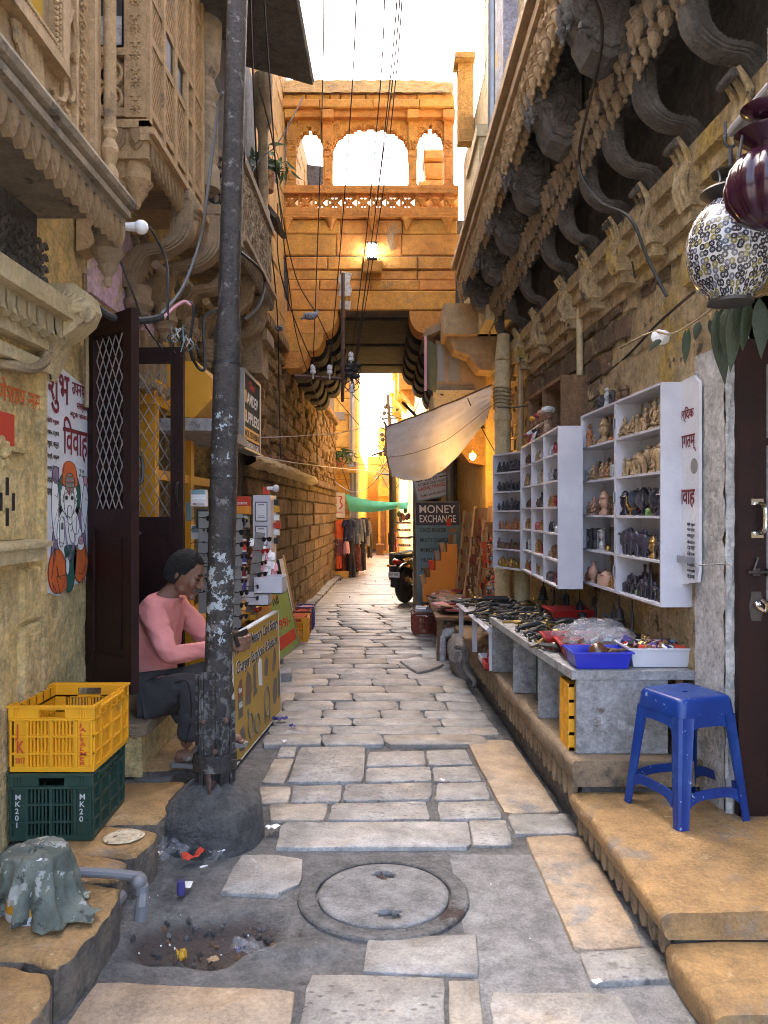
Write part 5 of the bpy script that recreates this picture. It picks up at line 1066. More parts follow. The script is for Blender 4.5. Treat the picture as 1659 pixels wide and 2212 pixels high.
for ca,cb,ra,rb in((.32,.22,.02,.035),(.47,.30,.015,.02),(.54,.31,.015,.02),(.745,.09,.022,.05),(.86,.09,.022,.05)):pic([(ca+ra*cos(t*.6),cb+rb*sin(t*.6))for t in range(10)],'ink_print')
SH=thing('shop_counter','yellow shop counter full of phone accessories behind the advertising board','counter',(-1.2,5.6,0))
b=MB();b.box((-1.46,4.78,.10),(-.99,6.75,.70));b.build('body','yellow_paint',SH);b=MB();b.box((-1.47,4.75,.70),(-.95,6.78,.73));b.build('top','yellow_paint',SH)
b=MB()
for k in range(5):b.box((-1.46,6.30-.0*k,.73+.0*k+.09*k),(-1.05+.0*k-.07*k,6.7,.73+.09*(k+1)))
b.build('stepped_rack','white_plastic',SH)
YP=thing('shopfront','yellow wooden shopfront frame with shelves of packets behind the dark post','shop front',(-1.4,5.8,0))
b=MB()
for y_ in(4.85,5.75,6.85):b.box((-1.52,y_-.045,.12),(-1.43,y_+.045,2.28))
b.box((-1.52,4.76,2.12),(-1.42,6.9,2.28));b.box((-1.50,4.9,1.66),(-1.44,6.8,1.72));b.build('post','yellow_paint',YP)
for z in(.9,1.2,1.5,1.8):
 b=MB();b.box((-2.5,4.9,z),(-2.1,6.9,z+.02));b.build('shelf','yellow_paint',YP)
gm_=['ink_white','ink_red','ink_teal','purple_plastic','yellow_paint','white_plastic','ink_black','orange_paint','blue_tray','ink_pink','green_shutter']
def box_mesh(w,d,h,m):b=MB();b.cham(Fr((0,0,0),(1,0,0),(0,1,0)),-w/2,w/2,-d/2,d/2,0,h,min(w,d)*.05);return b.mesh('box',m)
bms=[box_mesh(.10,.16,.13,m)for m in gm_]+[box_mesh(.07,.10,.20,m)for m in gm_]
for z in(.92,1.22,1.52,1.82):
 for k in range(12):
  o=inst(random.choice(bms),'packet',(-2.2+rnd(-.05,.05),4.98+.16*k,z),None,(0,0,rnd(-.2,.2)),(1,1,rnd(.8,1.2)))
  tag(o,{.92:'small goods box on the lowest shelf at the back of the phone shop',1.22:'small goods box on the second shelf at the back of the phone shop',1.52:'small goods box on the third shelf at the back of the phone shop',1.82:'small goods box on the top shelf at the back of the phone shop'}[z],'box','boxes on shop shelf at height %d'%int(z*100))
def prod(x,y,Y,w,h,m,label,cat='box',d=.06,txt=None,tm='ink_black',up=None,rz=0):
 """a small box whose front face is centred at a measured place"""
 c=P(x,y,Y);b=MB();b.cham(Fr((0,0,0),(1,0,0),(0,0,1),(0,-1,0)),-w/2,w/2,0,h,-d,0,.004);me=b.mesh('packet',m,30)
 o=inst(me,'packet',(c.x,c.y,c.z-h/2),None,(0,0,rz));tag(o,label,cat)
 if up:b=MB();b.fbox(Fr((0,0,0),(1,0,0),(0,0,1),(0,-1,0)),-w/2+.006,w/2-.006,h*.5,h*.97,-.002,.001);inst(b.mesh('band',up),'band',(0,0,0),o)
 if txt:
  q=text(txt,Fr((c.x,c.y,c.z-h/2),(1,0,0),(0,0,1),(0,-1,0)),-w*.36,h*.18,w*.36,h*.42,tm,None,.01,.0015);q.location-=o.location;q.parent=o
 return o
prod(428,1068,5.0,.10,.06,'ink_white','white box with a blue band topmost behind the open door','box',up='ink_teal');prod(428,1085,4.95,.10,.055,'ink_white','white box lettered with a dark red capital letter by the door','box',txt='C',tm='ink_maroon')
prod(436,1120,4.9,.07,.12,'ink_black','black tablet-like screen standing behind the post','screen');prod(422,1150,4.95,.06,.09,'ink_white','small white packet with teal band under the black screen','packet',up='ink_teal');prod(407,1105,5.05,.03,.12,'ink_teal','narrow teal packet hanging nearest the door edge','packet')
prod(522,1083,5.9,.12,.075,'ink_red','red toy locomotive box right of the post','box',up='ink_red',txt='LOCOMOTIVE',tm='ink_white');prod(522,1102,5.85,.12,.06,'orange_paint','clear-fronted orange toy pack below the red toy box','box');prod(522,1127,5.8,.10,.09,'ink_grey','grey camera box with dark lens below the toy pack','box',up='ink_teal')
c=P(522,1130,5.79);b=MB();b.lathe([(.03,0),(.03,.03),(.022,.035),(.02,.02),(0,.02)],c,Fr((0,0,0),(1,0,0),(0,0,1),(0,-1,0)),12);tag(b.build('camera','ink_black'),'small black toy camera in front of the grey camera box','camera')
for i,(y,m)in enumerate(((1182,'ink_red'),(1206,'purple_plastic'),(1232,'ink_maroon'),(1262,'purple_plastic'))):
 c=P(521,y,5.2);cn=thing('can',['red tube-shaped crisp can topmost in the row beside the post','purple crisp can directly under the topmost red can','dark red crisp can between the two purple cans','purple crisp can lowest in the row beside the post'][i],'can',c-V((0,0,.05)),0,'crisp cans by the post')
 b=MB();b.lathe([(.034,-.05),(.036,-.048),(.036,.045),(.034,.05)],c,n=18);b.build('tin',m,cn);b=MB();b.lathe([(.037,.045),(.037,.055),(0,.056)],c,n=18);b.build('lid','white_plastic',cn)
 f=Fr(c,(1,0,0),(0,0,1),(0,-1,0));b=MB();b.ball(f.p(0,.01,.034),.02,(1,.25,.8),10,8);b.build('badge','ink_white',cn);b=MB();b.tube(bez([f.p(-.018,.008,.042),f.p(-.008,.014,.042),f.p(0,.010,.042),f.p(.008,.014,.042),f.p(.018,.008,.042)],3),.0035,5);b.build('moustache','ink_black',cn)
def sunglasses():
 b=MB()
 for s_ in(-1,1):b.ball((s_*.033,0,0),.027,(1,.18,.72),10,6);b.tube([V((s_*.064,0,.008)),V((s_*.066,-.0,.008)),V((s_*.064,.10,.004)),V((s_*.062,.13,-.012))],.0025,5)
 b.tube([V((-.012,0,.006)),V((.012,0,.006))],.004,5);b.tube([V((-.064,0,.012)),V((.064,0,.012))],.0035,5);return b
mat('lens_red',(.3,.02,.02),rough=.15);mat('lens_black',(.012,.012,.014),rough=.12)
sgm={k:sunglasses().mesh('sunglasses',k)for k in('lens_black','lens_red')}
for nm,p0,p1,n,lab in(('display_stand',P(508,1395,4.85),P(512,1110,4.85),11,'tall grey sunglasses stand just right of the post'),('display_stand',P(537,1350,5.55),P(562,1150,5.55),8,'leaning grey sunglasses stand in front of the white cabinet'),('display_stand',P(441,1290,4.75),P(441,1105,4.75),7,'dark sunglasses stand half hidden on the left of the post')):
 s_=thing(nm,lab,'stand',p0);d=p1-p0;u=d.cross(V((0,1,0))).normalized();f=Fr(p0,-u if u.x<0 else u,d,(0,-1,0));L=d.length
 b=MB();b.fbox(f,-.035,.035,-.1,L,-.012,0);b.build('upright','ink_grey',s_)
 b=MB()
 for k in range(n):b.ball(f.p(.0,L*(k+.5)/n,.004),.008,(1,1,1),6,4)
 b.build('peg','chrome',s_)
 for k in range(n):
  o=inst(sgm['lens_red' if k in(1,6)and 'leaning' in lab else 'lens_black'],'sunglasses',f.p(.06,L*(k+.5)/n,.045),None,(rnd(-.1,.1),rnd(-.1,.1),rnd(.9,1.4)),.9)
  tag(o,('red-lensed' if k in(1,6)and 'leaning' in lab else 'dark')+' sunglasses hooked on the '+lab.replace('sunglasses ',''),'sunglasses','sunglasses on the '+lab)
qc=thing('poster_cabinet','narrow white metal cabinet carrying two dark-framed white notices','cabinet',P(570,1250,6.4));q0=P(566,1150,6.4)
b=MB();b.box(q0+V((-.075,0,-.5)),q0+V((.07,.35,.31)));b.build('body','white_plastic',qc)
for dz in(.10,-.10):
 f=Fr(q0+V((0,0,dz)),(1,0,0),(0,0,1),(0,-1,0));b=MB();b.fbox(f,-.055,.045,-.01,.155,0,.006);n_=b.build('notice','ink_black',qc);b=MB();b.fbox(f,-.049,.039,-.002,.147,.006,.008);b.build('paper','ink_white',n_)
 b=MB();b.fbox(f,-.03,.02,.125,.135,.008,.009);b.fbox(f,-.035,.025,.02,.026,.008,.009);b.fbox(f,-.03,.02,.034,.040,.008,.009);b.build('print','ink_grey',n_)
for i,(x,y,m)in enumerate(((592,1085,'ink_black'),(594,1100,'yellow_paint'),(593,1118,'ink_white'),(596,1135,'ink_red'),(594,1150,'ink_white'),(592,1168,'ink_black'))):prod(x,y,6.6,.07,.05,m,['black','yellow','white','red','small white','small black'][i]+' boxed gadget hung on the right side of the notice cabinet','box')
prod(574,1060,6.5,.05,.06,'ink_red','little red box standing on top of the notice cabinet','box')
c=P(596,1055,6.5);b=MB();b.ball(c,.03,(1,1,1.05),12,10);lb=b.build('light_bulb','bulb_off' if 'bulb_off' in MATS else 'white_plastic');tag(lb,'unlit white light bulb above the notice cabinet','light bulb');b=MB();b.tube([c+V((-.025,0,0)),c+V((-.075,0,.0))],.015,8);b.build('socket','ink_white',lb)
for i,(x,y,w,d,h,m)in enumerate(((560,1290,.16,.22,.10,'white_plastic'),(530,1330,.2,.3,.05,'yellow_paint'),(585,1262,.2,.25,.12,'white_plastic'))):
 c=P(x,y,5.6);b=MB();b.box(c+V((-w/2,-d/2,-h/2)),c+V((w/2,d/2,-h/2+.008)))
 for a in((-w/2,-d/2,-w/2+.008,d/2),(w/2-.008,-d/2,w/2,d/2),(-w/2+.009,-d/2,w/2-.009,-d/2+.008),(-w/2+.009,d/2-.008,w/2-.009,d/2)):b.box(c+V((a[0],a[1],-h/2)),c+V((a[2],a[3],h/2)))
 tag(b.build('tray',m),['white plastic tub of bags on the phone counter','shallow yellow tray at the front of the phone counter','white tray of labels at the far end of the phone counter'][i],'tray')
lm=box_mesh(.05,.075,.006,'ink_white');lm2=box_mesh(.05,.075,.006,'ink_pink')
for r in range(4):
 for k in range(7):
  c=P(545+7*k+6*r,1172+24*r+5*k,5.7+.02*k);o=inst(random.choice((lm,lm2)),'price_card',c,None,(.8,rnd(-.2,.2),rnd(-.3,.3)));tag(o,'small white label card in the slanting rack on the phone counter','card','label cards on the phone counter')
sg=thing('sign_box','yellow six-sided sign box lettered SH on its white front above the shop','sign',(-1.3,5.2,2.1))
b=MB();b.prism(Fr((0,0,0),(1,0,0),(0,0,1),(0,-1,0)),[(-1.5,2.10),(-1.27,2.08),(-1.16,2.20),(-1.17,2.36),(-1.26,2.46),(-1.5,2.46)],-6.1,-5.15);b.build('case','yellow_paint',sg)
b=MB();f=Fr((-1.158,0,0),(0,1,0),(-.06,0,1),(1,0,.06));b.fbox(f,5.17,6.08,2.20,2.35,0,.006);b.build('face','ink_white',sg);text('SHOP',f,5.2,2.225,5.75,2.33,'ink_maroon',sg,.03,.007)
b=MB();b.box((-1.5,5.0,1.98),(-1.12,6.3,2.06));b.build('awning_frame','grey_paint',sg)
bs=thing('shop_sign','black framed shop sign with white and yellow lettering facing the lane','sign',(-1.16,6.3,2.0));f=Fr((-1.15,0,0),(0,1,0),(0,0,1),(1,0,0))
mat('sign_black',(.025,.028,.032),(.045,.05,.055),3,.7,spec=.1)
b=MB();b.fbox(f,6.3,7.1,1.98,2.62,-.10,0);b.build('panel','sign_black',bs);b=MB()
for a0,a1,z0,z1 in((6.28,6.31,1.97,2.63),(7.09,7.12,1.97,2.63),(6.311,7.089,2.60,2.63),(6.311,7.089,1.97,1.99)):b.fbox(f,a0,a1,z0,z1,-.11,.01)
b.build('frame','galv',bs);b=MB();b.fbox(f,6.315,7.085,2.06,2.16,0,.003);b.build('band','yellow_paint',bs)
text('RAMDEV',f,6.36,2.36,7.0,2.46,'ink_white',bs,.02,.002);text('R',f,6.36,2.36,6.46,2.465,'yellow_paint',bs,.02,.004);text('SUPPLIERS',f,6.33,2.20,7.06,2.30,'ink_white',bs,.02,.002);text('S',f,6.33,2.20,6.41,2.305,'yellow_paint',bs,.02,.004);text('MOB. 9571420810',f,6.34,2.08,7.06,2.14,'ink_black',bs,.01,.004);text('PATWON KI GALI',f,6.34,1.995,7.06,2.045,'ink_white',bs,.01,.002)
text('Shri',f,6.55,2.50,6.85,2.57,'ink_red',bs,.01,.002)
gb=thing('leaning_board','green printed flyer board leaning behind the yellow advertising board','sign',(-1.0,8.0,0));f=Fr((-1.02,7.45,.0),(.10,1.0,0),(-.22,0,1))
mat('flyer_green',(.20,.34,.06),(.26,.36,.10),6,.5,spot=((.5,.5,.45),7,.62,.02))
b=MB();b.fbox(f,0,.95,.0,.72,-.015,0);b.build('panel','flyer_green',gb);b=MB();b.fbox(f,-.01,0,-.0,.73,-.02,.006);b.fbox(f,.95,.96,.0,.73,-.02,.006);b.fbox(f,0,.95,-.0,.012,-.02,.006);b.build('frame','ink_grey',gb)
text('Re',f,.25,.52,.5,.66,'ink_black',gb,.02,.001);text('999/-',f,.15,.26,.8,.36,'ink_red',gb,.02,.001);b=MB();b.fbox(f,.05,.9,.08,.2,0,.001);b.build('picture','ink_red',gb)
for i,(y0,w,h,lab)in enumerate(((8.75,.34,.92,'white price-list board ruled in small squares leaning on the stone wall'),(9.15,.16,.95,'narrow pale plank leaning on the stone wall beyond the price list'))):
 f=Fr((-1.03,y0,.0),(.02,1,0),(-.19,0,1));t_=thing('leaning_board',lab,'board',f.p(0,0,0));b=MB();b.fbox(f,0,w,0,h,-.02,0);b.build('panel','panel_white' if i==0 else 'wood_pale',t_)
 if i==0:
  for r in range(13):
   for k in range(4):
    b=MB();b.fbox(f,.015+.08*k,.088+.08*k,.03+.067*r,.088+.067*r,0,.004);b.build('label','ink_white',t_)
  b=MB();b.fbox(f,-.02,-.001,0,h,-.03,.01);b.build('frame','ink_black',t_)
for i,(x0,y0,m,lab,w,l,h)in enumerate(((-.96,8.75,'yellow_plastic','small yellow crate with black letters on the ground by the leaning boards',.20,.34,.27),(-.98,9.2,'red_crate','small dark red crate behind the small yellow crate',.20,.3,.28),(-.98,9.62,'purple_plastic','small purple crate farthest along the stone wall',.2,.32,.28))):
 c=crate('crate',lab,m,w,l,h,(x0,y0,.004),.03)
 for k in range(3):
  b=MB();b.cham(Fr((0,0,0),(1,0,0),(0,1,0)),-.07,.07,-.10,.10,0,.04,.006);o=inst(b.mesh('book',random.choice(('ink_white','ink_pink','ink_red'))),'book',(x0,y0,.02+.085*k+.004),None,(0,0,rnd(-.3,.3)),(1,1,2));tag(o,'bound booklet stacked inside the '+lab.replace(' on the ground by the leaning boards','').replace('small ','little '),'book','booklets in crate %d'%i)
 if i==0:
  f=Fr((x0+.1,y0-.17,.004),(0,1,0),(0,0,1),(1,0,0));o=text('K\nS\nM\nS\nH',f,.15,.03,.20,.22,'ink_black',None,.01,.009);o.location=o.location-c.location;o.parent=c
b=MB();c=G(612,1462,.02);b.cham(Fr(c,(1,.2,0),(-.1,1,0),(0,0,1)),-.05,.07,-.12,.14,-.02,.05,.01,j=.006);tag(b.build('wood_block','grey_paint'),'short grey block of wood on the paving beside the yellow board','block')
mat('bulb_off',(.75,.75,.74),rough=.25)
c=P(305,491,3.62);lb=thing('light_bulb','unlit white bulb in a holder under the end of the carved balcony','light bulb',c)
b=MB();b.ball(c,.034,(1,1,1),14,10);b.build('globe','bulb_off',lb);b=MB();b.tube([c+V((-.02,0,.0)),c+V((-.06,0,.002)),c+V((-.10,0,.005))],[.024,.019,.017],10);b.tube([c+V((-.10,0,.005)),c+V((-.16,.03,.07))],.012,6);b.build('holder','ink_white',lb)
# ================================================================ THE SEATED MAN
def skin_mesh(J,E_,sub=2,jit=0,jf=12,vox=0,extra=None):
 """grow a tapering surface round a skeleton; joints: name -> (position, radius)"""
 names=list(J);me=bpy.data.meshes.new('s');me.from_pydata([tuple(J[n][0])for n in names],[(names.index(a),names.index(b))for a,b in E_],[])
 o=bpy.data.objects.new('s',me);C.objects.link(o);m=o.modifiers.new('skin','SKIN');m.use_smooth_shade=True
 for i,n in enumerate(names):
  r=J[n][1];sv=me.skin_vertices[0].data[i];sv.radius=r if isinstance(r,tuple)else(r,r);sv.use_root=(i==0)
 s_=o.modifiers.new('sub','SUBSURF');s_.levels=sub;s_.render_levels=sub
 dg=bpy.context.evaluated_depsgraph_get();dg.update();em=bpy.data.meshes.new_from_object(o.evaluated_get(dg));bpy.data.objects.remove(o)
 b=MB();b.v=[V(q.co)for q in em.vertices];b.f=[tuple(p.vertices)for p in em.polygons];b.m=[0]*len(b.f)
 if extra:b.v+=extra.v[:0];k=len(b.v);b.v+=extra.v;b.f+=[tuple(i+k for i in f)for f in extra.f];b.m+=[0]*len(extra.f)
 if vox:
  me2=b.mesh('r','skin_tone',0);o2=bpy.data.objects.new('r',me2);C.objects.link(o2);r=o2.modifiers.new('r','REMESH');r.mode='VOXEL';r.voxel_size=vox
  sm=o2.modifiers.new('sm','SMOOTH');sm.factor=.5;sm.iterations=2
  dg.update();dg=bpy.context.evaluated_depsgraph_get();em=bpy.data.meshes.new_from_object(o2.evaluated_get(dg));bpy.data.objects.remove(o2)
  b=MB();b.v=[V(q.co)for q in em.vertices];b.f=[tuple(p.vertices)for p in em.polygons];b.m=[0]*len(b.f)
 if jit:b.jit(jit,0,jf)
 return b
mat('skin_tone',(.215,.11,.068),(.18,.09,.055),14,.55,bump=.06,bsc=90)
mat('shirt_pink',(.70,.27,.24),(.62,.22,.20),7,.9,bump=.2,bsc=140)
mat('trouser_grey',(.045,.043,.045),(.06,.058,.058),10,.9,bump=.2,bsc=150)
mat('hair_black',(.008,.007,.007),(.016,.014,.013),40,.6,bump=.6,bsc=120)
mat('beard_grey',(.10,.075,.062),(.16,.135,.12),60,.8,bump=.4,bsc=160)
MAN=thing('person','man in pink long-sleeved shirt and grey trousers sitting on the doorstep looking down','person',(-1.2,4.05,.405))
hc=V((-1.045,4.055,1.128));tilt=radians(24)
HM=Matrix.Translation(hc)@Matrix.Rotation(radians(-8),4,'Z')@Matrix.Rotation(tilt,4,'Y')
hd=MB()
def headpt(i,j):
 th=pi*i;ph=2*pi*j;x,y,z=sin(th)*cos(ph),sin(th)*sin(ph),cos(th)
 X,Y_,Z=.098*x,.074*y,.118*z
 if z<0:X*=1-.10*(-z);Y_*=1-.30*(-z)**1.2
 if x>0 and z<-.2:X+=.012*(-z)
 if x<0 and z<-.3:X*=.82
 if x>.3 and abs(z)<.25:Y_*=.97
 return V((X-.004,Y_,Z))
hd.grid(headpt,22,28)
for s_ in(-1,1):
 hd.ball((.078,.030*s_,.016),.021,(.8,1.3,.55));hd.ball((.070,.046*s_,-.022),.026,(.8,.8,1));hd.ball((-.012,.077*s_,-.008),.026,(.62,.34,1.15));hd.ball((.018,.042*s_,-.072),.026,(1.1,.7,.9))
 hd.ball((.098,.013*s_,-.036),.010)
hd.tube([V((.088,0,.018)),V((.100,0,-.005)),V((.113,0,-.028)),V((.106,0,-.038))],[.010,.012,.014,.011],8)
hd.ball((.092,0,-.064),.018,(.7,1.3,.35));hd.ball((.089,0,-.076),.018,(.7,1.2,.4));hd.ball((.080,0,-.102),.024,(.9,1,.8))
hd.xf(HM)
def hand(mb,w,yaw,mir=1,thumb_up=True):
 M=Matrix.Translation(w)@Matrix.Rotation(yaw,4,'Z');k=len(mb.v)
 mb.tube([V((-.02,0,0)),V((.02,0,.004)),V((.055,.004*mir,.008)),V((.078,.006*mir,.008))],[.024,.030,.034,.030],8)
 for i,(z,l)in enumerate(((.034,.95),(.014,1.05),(-.006,1.0),(-.024,.8))):
  p=[V((.066,.004*mir,z)),V((.100*1,.006*mir,z+.002)),V((.100+.024*l,.026*mir,z-.002)),V((.094+.010*l,.048*mir,z-.004)),V((.078,.05*mir,z-.004))]
  mb.tube(bez(p,4),[.0105]*8+[.0095]*5+[.0085,.008,.007,.005],7)
 if thumb_up:mb.tube(bez([V((.012,.0,.026)),V((.034,-.006*mir,.052)),V((.054,-.004*mir,.076)),V((.072,.0,.10))],4),[.015]*4+[.013]*4+[.011,.0105,.009,.006,.004],7)
 else:mb.tube(bez([V((.012,.0,.026)),V((.045,.014*mir,.046)),V((.075,.026*mir,.044)),V((.095,.03*mir,.036))],4),[.015]*4+[.013]*4+[.011,.0105,.009,.006,.004],7)
 mb.xf(M,k)
wR,wL=V((-.835,3.93,.765)),V((-.815,4.06,.77))
hand(hd,wR,.12,1);hand(hd,wL,-.25,-1,False)
def foot(mb,a,yaw):
 M=Matrix.Translation(a)@Matrix.Rotation(yaw,4,'Z');k=len(mb.v)
 mb.tube([V((-.045,0,-.035)),V((.0,0,-.035)),V((.07,.004,-.045)),V((.125,.004,-.052))],[.028,.034,.030,.022],9)
 mb.ball((-.03,0,-.045),.030,(1,1,.8));
 for i in range(5):mb.ball((.142-.006*abs(i-1.2)*1.4,-.030+.0155*i,-.058),.0125 if i==0 else .0095,(1.3,.8,.8),7,5)
 mb.xf(M,k)
aR,aL=V((-.995,3.865,.260)),V((-.905,4.20,.262))
foot(hd,aR,-.10);foot(hd,aL,-.05)
J={'pelvis':(V((-1.22,4.05,.50)),.10),'spine':(V((-1.235,4.05,.64)),.105),'chest':(V((-1.20,4.06,.84)),.11),'nb':(V((-1.145,4.06,1.0)),.06),'neck':(V((-1.10,4.06,1.055)),.047),'skull':(V((-1.06,4.056,1.11)),.05),
     'sR':(V((-1.18,3.90,.965)),.055),'eR':(V((-1.06,3.815,.735)),.040),'wR':(wR,.027),'sL':(V((-1.13,4.22,.965)),.055),'eL':(V((-.99,4.24,.745)),.040),'wL':(wL,.027),
     'hR':(V((-1.17,3.95,.485)),.08),'kR':(V((-.965,3.865,.60)),.055),'aR':(aR,.033),'hL':(V((-1.16,4.16,.485)),.08),'kL':(V((-.885,4.215,.60)),.055),'aL':(aL,.033)}
E_=[('pelvis','spine'),('spine','chest'),('chest','nb'),('nb','neck'),('neck','skull'),('chest','sR'),('sR','eR'),('eR','wR'),('chest','sL'),('sL','eL'),('eL','wL'),('pelvis','hR'),('hR','kR'),('kR','aR'),('pelvis','hL'),('hL','kL'),('kL','aL')]
skin_mesh(J,E_,2,vox=.0055,extra=hd).build('body','skin_tone',MAN,smooth=180)
K={'pelvis':(V((-1.225,4.05,.50)),(.125,.15)),'spine':(V((-1.24,4.05,.645)),(.128,.15)),'chest':(V((-1.205,4.06,.85)),(.125,.155)),'nb':(V((-1.152,4.06,1.0)),(.068,.085)),
     'sR':(V((-1.175,3.895,.955)),.075),'mR':(V((-1.12,3.845,.845)),.066),'eR':(V((-1.06,3.812,.735)),.058),'fR':(V((-.95,3.87,.75)),.047),'wR':(wR+V((.0,0,0)),.036),
     'sL':(V((-1.12,4.22,.955)),.075),'mL':(V((-1.05,4.24,.845)),.064),'eL':(V((-.985,4.245,.745)),.056),'fL':(V((-.90,4.15,.755)),.046),'wL':(wL,.036)}
sh=skin_mesh(K,[('pelvis','spine'),('spine','chest'),('chest','nb'),('chest','sR'),('sR','mR'),('mR','eR'),('eR','fR'),('fR','wR'),('chest','sL'),('sL','mL'),('mL','eL'),('eL','fL'),('fL','wL')],3)
for i,q in enumerate(sh.v):
 f=noise.noise(V((q.x*10,q.y*8,q.z*34)))*.012+(.5-abs(noise.noise(V((q.x*20+q.z*24,q.y*14,q.z*14)))))*.022-.008
 d=(q-V((-1.19,4.05,q.z)));d.z=0
 sh.v[i]=q+d.normalized()*f if d.length>1e-4 else q
sh.build('shirt','shirt_pink',MAN,smooth=180)
T_={'pelvis':(V((-1.225,4.055,.51)),(.118,.15)),'hR':(V((-1.15,3.95,.495)),.102),'tR':(V((-1.06,3.905,.55)),.094),'kR':(V((-.965,3.865,.598)),.073),'cR':(V((-.965,3.865,.44)),.062),'aR':(aR+V((.005,0,.03)),.056),
      'hL':(V((-1.14,4.16,.495)),.102),'tL':(V((-1.0,4.19,.55)),.092),'kL':(V((-.885,4.215,.598)),.073),'cL':(V((-.885,4.21,.44)),.062),'aL':(aL+V((.005,0,.03)),.054)}
tr=skin_mesh(T_,[('pelvis','hR'),('hR','tR'),('tR','kR'),('kR','cR'),('cR','aR'),('pelvis','hL'),('hL','tL'),('tL','kL'),('kL','cL'),('cL','aL')],3)
for i,q in enumerate(tr.v):
 f=noise.noise(V((q.x*9,q.y*9,q.z*30)))*.009+(.5-abs(noise.noise(V((q.x*18+q.z*20,q.y*12,q.z*10)))))*.014-.005
 tr.v[i]=q+V((f,-f,f*.4));
 if tr.v[i].z<.408 and tr.v[i].x<-1.10:tr.v[i].z=.408
tr.build('trousers','trouser_grey',MAN,smooth=180)
b=MB();b.tube(bez([V((-1.13,3.853,.56)),V((-1.04,3.825,.60)),V((-.975,3.79,.615)),V((-.955,3.80,.54)),V((-.957,3.805,.42)),V((-.985,3.808,.30))],5),.003,4);b.build('seam','hair_black',MAN)
hr=MB()
def hairpt(i,j):
 th=pi*.66*i;ph=2*pi*j;x,y,z=sin(th)*cos(ph),sin(th)*sin(ph),cos(th)
 k=1.045+.035*noise.noise(V((x*9,y*9,z*9)));lim=.66 if x>.6 else(.42 if x>.42 else(.05 if x>.02 else-.62))
 zz=max(z,lim+.12*noise.noise(V((y*6,x*6,1))));s_=sqrt(max(0,1-zz*zz))/max(1e-4,sqrt(x*x+y*y))
 fx=.104 if x<.4 else .100
 return V((fx*x*s_*k-.008,.080*y*s_*k,.124*zz*k))
hr.grid(hairpt,22,36)
for k in range(240):
 th=rnd(.15,1.5);ph=rnd(-pi,pi);x,y,z=sin(th)*cos(ph),sin(th)*sin(ph),cos(th)
 if x>.42 and z<.62 or(x>.02 and z<.2):continue
 p=V((.102*x-.008,.079*y,.123*z));d=V((rnd(-.2,.6),rnd(-.3,.3),.35 if x>.2 else rnd(-.5,.1)));hr.tube([p-d*.012,p+d*.012,p+d*.026+V((.006,0,-.004))],[.005,.004,.001],4)
hr.xf(HM);hr.build('hair','hair_black',MAN,smooth=180)
fc=MB()
for s_ in(-1,1):fc.tube(bez([V((.083,.052*s_,.026)),V((.095,.034*s_,.034)),V((.099,.016*s_,.029))],4),[.003,.005,.006,.006,.006,.006,.005,.004,.003],6)
fc.xf(HM);fc.build('eyebrow','hair_black',MAN)
fc=MB()
for s_ in(-1,1):fc.ball((.0875,.030*s_,.002),.011,(.6,1.2,.42),10,8)
fc.xf(HM);fc.build('eyelid','hair_black',MAN)
fc=MB();fc.tube(bez([V((.086,-.034,-.066)),V((.102,-.018,-.052)),V((.108,0,-.050)),V((.102,.018,-.052)),V((.086,.034,-.066))],4),.005,6);fc.xf(HM);fc.build('moustache','beard_grey',MAN)
for a,yaw in((aR,-.10),(aL,-.05)):
 M=Matrix.Translation(a)@Matrix.Rotation(yaw,4,'Z');b=MB();fr=Fr((0,0,-.066),(1,0,0),(0,1,0));out=[(-.075,-.02),(-.06,-.036),(0,-.034),(.07,-.042),(.13,-.040),(.162,-.020),(.165,.012),(.14,.036),(.07,.040),(0,.034),(-.06,.032),(-.076,.012)]
 b.prism(fr,out,-.020,0);b.xf(M);s_=b.build('sandal','ink_grey',MAN)
 b=MB()
 for q in(-1,1):b.tube(bez([V((.11,.002,-.062)),V((.085,.018*q,-.022)),V((.03,.042*q,-.055))],4),.006,5)
 b.xf(M);b.build('sandal_strap','cable_black',MAN)
b=MB();f=Fr(V((-.735,3.975,.80)),(.35,.9,.1),(-.3,0,1));b.fbox(f,-.065,.065,-.034,.034,-.004,.004);ph=b.build('phone','ink_black');tag(ph,'black mobile phone held in both hands of the seated man','phone')
# ================================================================ RIGHT SIDE OBJECTS
def facet(c,m=1):pass
ct=thing('counter','long peeling grey wooden counter of souvenirs on the stone ledge','counter',tuple(R(1.25,4.3,.352)))
ZC=.726
edge=[V((.868,3.495,0)),V((.815,4.09,0)),V((.778,4.66,0)),V((.738,5.28,0))]
def wallp(t):return V((RX(1.535,t),t,0))
b=MB()
for p,q in zip(edge,edge[1:]):b.hexa([V((p.x-.012,p.y,ZC-.028)),V((wallp(p.y).x,p.y,ZC-.028)),V((wallp(q.y).x,q.y,ZC-.028)),V((q.x-.012,q.y,ZC-.028)),V((p.x-.012,p.y,ZC)),V((wallp(p.y).x,p.y,ZC)),V((wallp(q.y).x,q.y,ZC)),V((q.x-.012,q.y,ZC))])
b.build('top','grey_paint',ct)
b=MB()
for p,q in zip(edge,edge[1:]):b.hexa([V((p.x-.016,p.y-.004,ZC-.034)),V((p.x+.0,p.y-.004,ZC-.034)),V((q.x+.0,q.y,ZC-.034)),V((q.x-.016,q.y,ZC-.034)),V((p.x-.016,p.y-.004,ZC+.004)),V((p.x,p.y-.004,ZC+.004)),V((q.x,q.y,ZC+.004)),V((q.x-.016,q.y,ZC+.004))])
